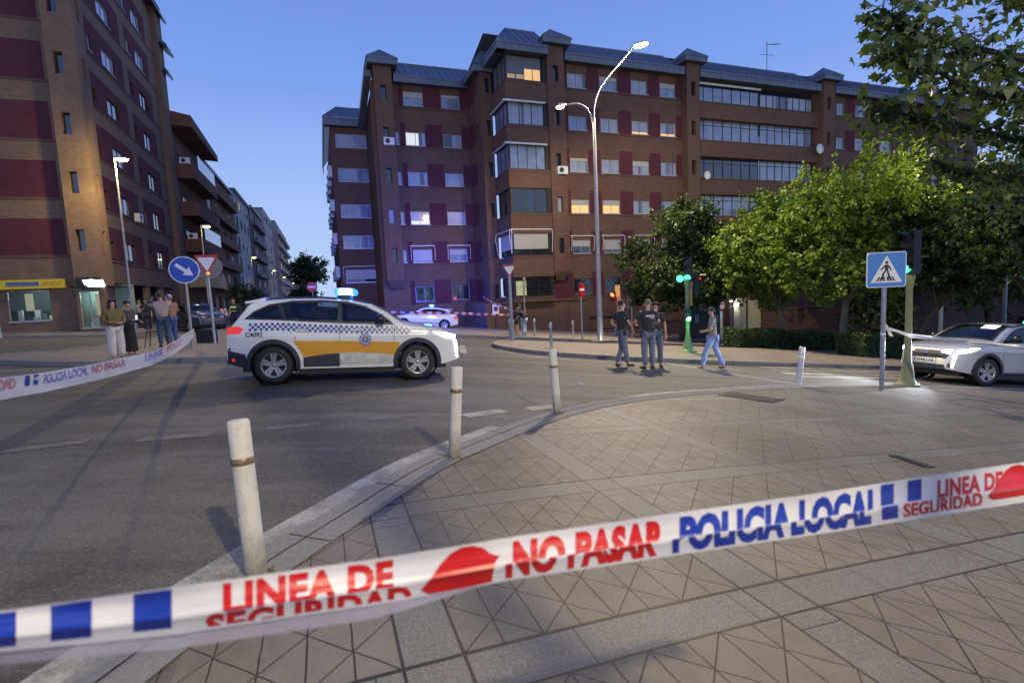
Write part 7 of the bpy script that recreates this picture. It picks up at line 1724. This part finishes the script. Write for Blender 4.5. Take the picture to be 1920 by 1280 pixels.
V_, F_ = leaves(lp, nr, .15, 'palm'); leafmesh('crown', V_, F_, M_leafn, o)
# hedges
def hedge(label, a, b, wdt, hgt, n, seed):
    a, b = Vector(a[:2]), Vector(b[:2]); d = (b-a); L_ = d.length; d.normalize(); nn = Vector((-d.y, d.x)); z0 = h(*a); o = thing('hedge', label, 'hedge', (a.x, a.y, z0+.1), 0, 'clipped hedges on the far pavement')
    pos = []; nr = []
    for _ in range(n):
        s = random.random()*L_; f_ = random.random()
        if f_ < .55: w = 0; z = random.random()*hgt; no = (-nn.x, -nn.y, .25)
        elif f_ < .9: w = random.random()*wdt; z = hgt; no = (0, 0, 1)
        else: w = random.random()*wdt; z = random.random()*hgt; s = random.choice([0, L_]); no = (-d.x if s == 0 else d.x, 0, .2)
        k = .05*math.sin(s*2.3+z*3)+random.gauss(0, .045); p = a+d*s+nn*(w+k); pos.append((p.x-a.x, p.y-a.y, h(p.x, p.y)-z0+z+k*.8)); nr.append(no)
    V_, F_ = leaves(np.array(pos), np.array(nr)+rng.normal(size=(n, 3))*.5, .085); leafmesh('foliage', V_, F_, M_hedge, o)
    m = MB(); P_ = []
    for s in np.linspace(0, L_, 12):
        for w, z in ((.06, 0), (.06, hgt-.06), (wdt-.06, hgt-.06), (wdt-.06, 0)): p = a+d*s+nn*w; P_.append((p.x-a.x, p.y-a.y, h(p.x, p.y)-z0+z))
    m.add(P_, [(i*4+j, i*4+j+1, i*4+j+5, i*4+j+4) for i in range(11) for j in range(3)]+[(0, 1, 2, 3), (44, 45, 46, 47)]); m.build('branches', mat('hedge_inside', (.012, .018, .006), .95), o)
hedge('long low clipped hedge behind the man in jeans', (10.9, 24.3), (18.6, 26.5), 1.2, .9, 11000, 1)
hedge('nearer clipped hedge between the metal bollard and the crossing sign', (14.3, 20.6), (19.8, 22.2), 1.3, .95, 11000, 2)
hedge('clipped hedge continuing behind the crossing sign', (20.2, 22.4), (25, 23.8), 1.3, .95, 7000, 3)
# garden wall and entrance beyond the hedges
W_ = thing('garden_wall', 'low brown brick wall behind the hedges', 'wall', fw(28.2, 27, 0)+Vector((0, 0, -4.5)), AZ)
m = MB(); m.box(0, 42, 0, .3, -4, 2.35, 0); m.box(-.05, 42, -.06, .36, 2.35, 2.45, 0); m.build('wall', M_brickdk, W_)
E_ = thing('entrance', 'lit white gateway with steps and cream pillars behind the man in jeans', 'gateway', fw(25.5, 27.3, 0)+Vector((0, 0, -4.1)), AZ)
M_cream = mat('cream_stone', (.45, .40, .28), .8, 0, .1)
m = MB(); m.box(.75, 1.3, -.2, .3, .4, 2.9, 0); m.box(1.6, 2.7, -.1, .3, -.4, 2.7, 0); m.box(.6, 2.8, -.35, .0, -.4, .75, 0); m.box(-.15, .0, -.1, .2, -.4, 2.9, 1); m.box(-.2, 2.8, .9, 1.0, 2.2, 2.9, 1); m.build('pillar', [M_cream, M_brickdk], E_)
m = MB(); m.quad((-.1, 1.4, -.4), (.8, 1.4, -.4), (.8, 1.4, 2.9), (-.1, 1.4, 2.9)); m.build('wall', mat('white_entry_wall', (.45, .47, .48), .7), E_)
m = MB()
for i in range(7): m.tube([(.02+i*.11, -.02, 1.0), (.02+i*.11, -.02, 2.3)], .014, 5)
m.bar((0, -.02, 1.0), (.72, -.02, 1.0), .04); m.bar((0, -.02, 2.3), (.72, -.02, 2.3), .04); m.box(0, .72, -.04, 0, .1, .95); m.build('gate', M_galv, E_)
m = MB(); m.lathe([(.001, 0), (.1, 0), (.1, .06), (.001, .06)], 12, 0, (.4, .2, 2.72)); m.build('lamp_glass', emis('entry_lamp', (.9, .95, 1), 6, (.9, .9, .9)), E_)
p = E_.location+MF @ Vector((.4, .3, 2.45)); lamp('entrance_light', 'POINT', p, 40, (.85, .95, 1), E_, size=.1)
S_ = thing('notice_panel', 'dark notice wall with a pale blue sign and sheets, left of the lit gateway', 'notice board', fw(22.3, 27.2, 0)+Vector((0, 0, -3.8)), AZ)
m = MB(); m.box(0, 2.4, 0, .2, -.5, 2.7); m.build('panel', mat('panel_dark', (.03, .035, .04), .6), S_)
for x0, x1, z0, z1 in ((.75, 1.7, 1.95, 2.35), (.35, .65, 1.2, 1.72), (1.55, 2.2, 1.1, 1.65)):
    m = MB(); m.box(x0, x1, -.03, -.002, z0, z1, 0); scribble(m, x0+.06, x1-.06, -.032, z0+(z1-z0)*.55, z1-.06, 9, 1, 3); scribble(m, x0+.06, x1-.06, -.032, z0+.06, z0+(z1-z0)*.45, 11, 1, 4); m.build('notice', [mat('notice_pale_blue', (.30, .40, .48), .6), mat('notice_ink', (.10, .16, .22), .6)], S_)
# far low building with lit windows beyond the right-hand avenue
p = at(1760, 620, 55); q_ = at(2000, 640, 42); d = (q_.xy-p.xy); yw = math.atan2(d.y, d.x)
G = thing('low_building', 'low dark building with a few lit windows far beyond the white car', 'building', (p.x, p.y, h(p.x, p.y)-.3), yw)
m = MB(); m.box(0, d.length, 0, 6, -3, 3.6); m.build('wall', M_dkwall, G)
zc = at(1850, 575, 48).z-G.location.z
for i, (u, w, hh_) in enumerate(((.22, .7, .5), (.28, .7, .5), (.36, 1.0, .55), (.43, 1.0, .55), (.50, .6, .4), (.57, .9, .5), (.42, 2.2, .18))):
    x = u*d.length; m = MB(); z = 1.0+(.9 if i > 4 else 0)+ .25*(i % 2); m.box(x, x+w, -.03, -.001, z, z+hh_); m.build('window', (emis('far_window_warm', (1, .8, .5), .9) if i % 3 else emis('far_window_white', (.9, .95, .9), .8)), G)
m = MB(); m.tube([(d.length*.55, -1, -2), (d.length*.55, -1, 2.9)], .05, 6); m.lathe([(.001, 0), (.14, .05), (.001, .22)], 10, 1, (d.length*.55, -1, 2.9)); 
k = thing('street_lamp', 'small distant warm lamp above the far low building', 'street lamp', (p.x, p.y, h(p.x, p.y)), yw); m.build('pole_and_globe', [M_galv, emis('far_lamp_warm', (1, .75, .4), 14)], k)
# leaves and tufts at the foot of the bollards
for i, px in enumerate(((1045, 778), (852, 860), (482, 1084))):
    g = gp(*px); n = 60 if i == 0 else 22; pos = np.array([(random.gauss(0, .07), random.gauss(0, .06), .012+abs(random.gauss(0, .012))) for _ in range(n)]); V_, F_ = leaves(pos, np.array([0, 0, .6])+rng.normal(size=pos.shape)*.7, .022)
    o = leafmesh('weeds', V_, F_, mat('dry_weeds', (.16, .13, .06), .9, 0, .3, 60), None); o.location = (g.x, g.y, g.z+.01); tagit(o, kind='stuff')
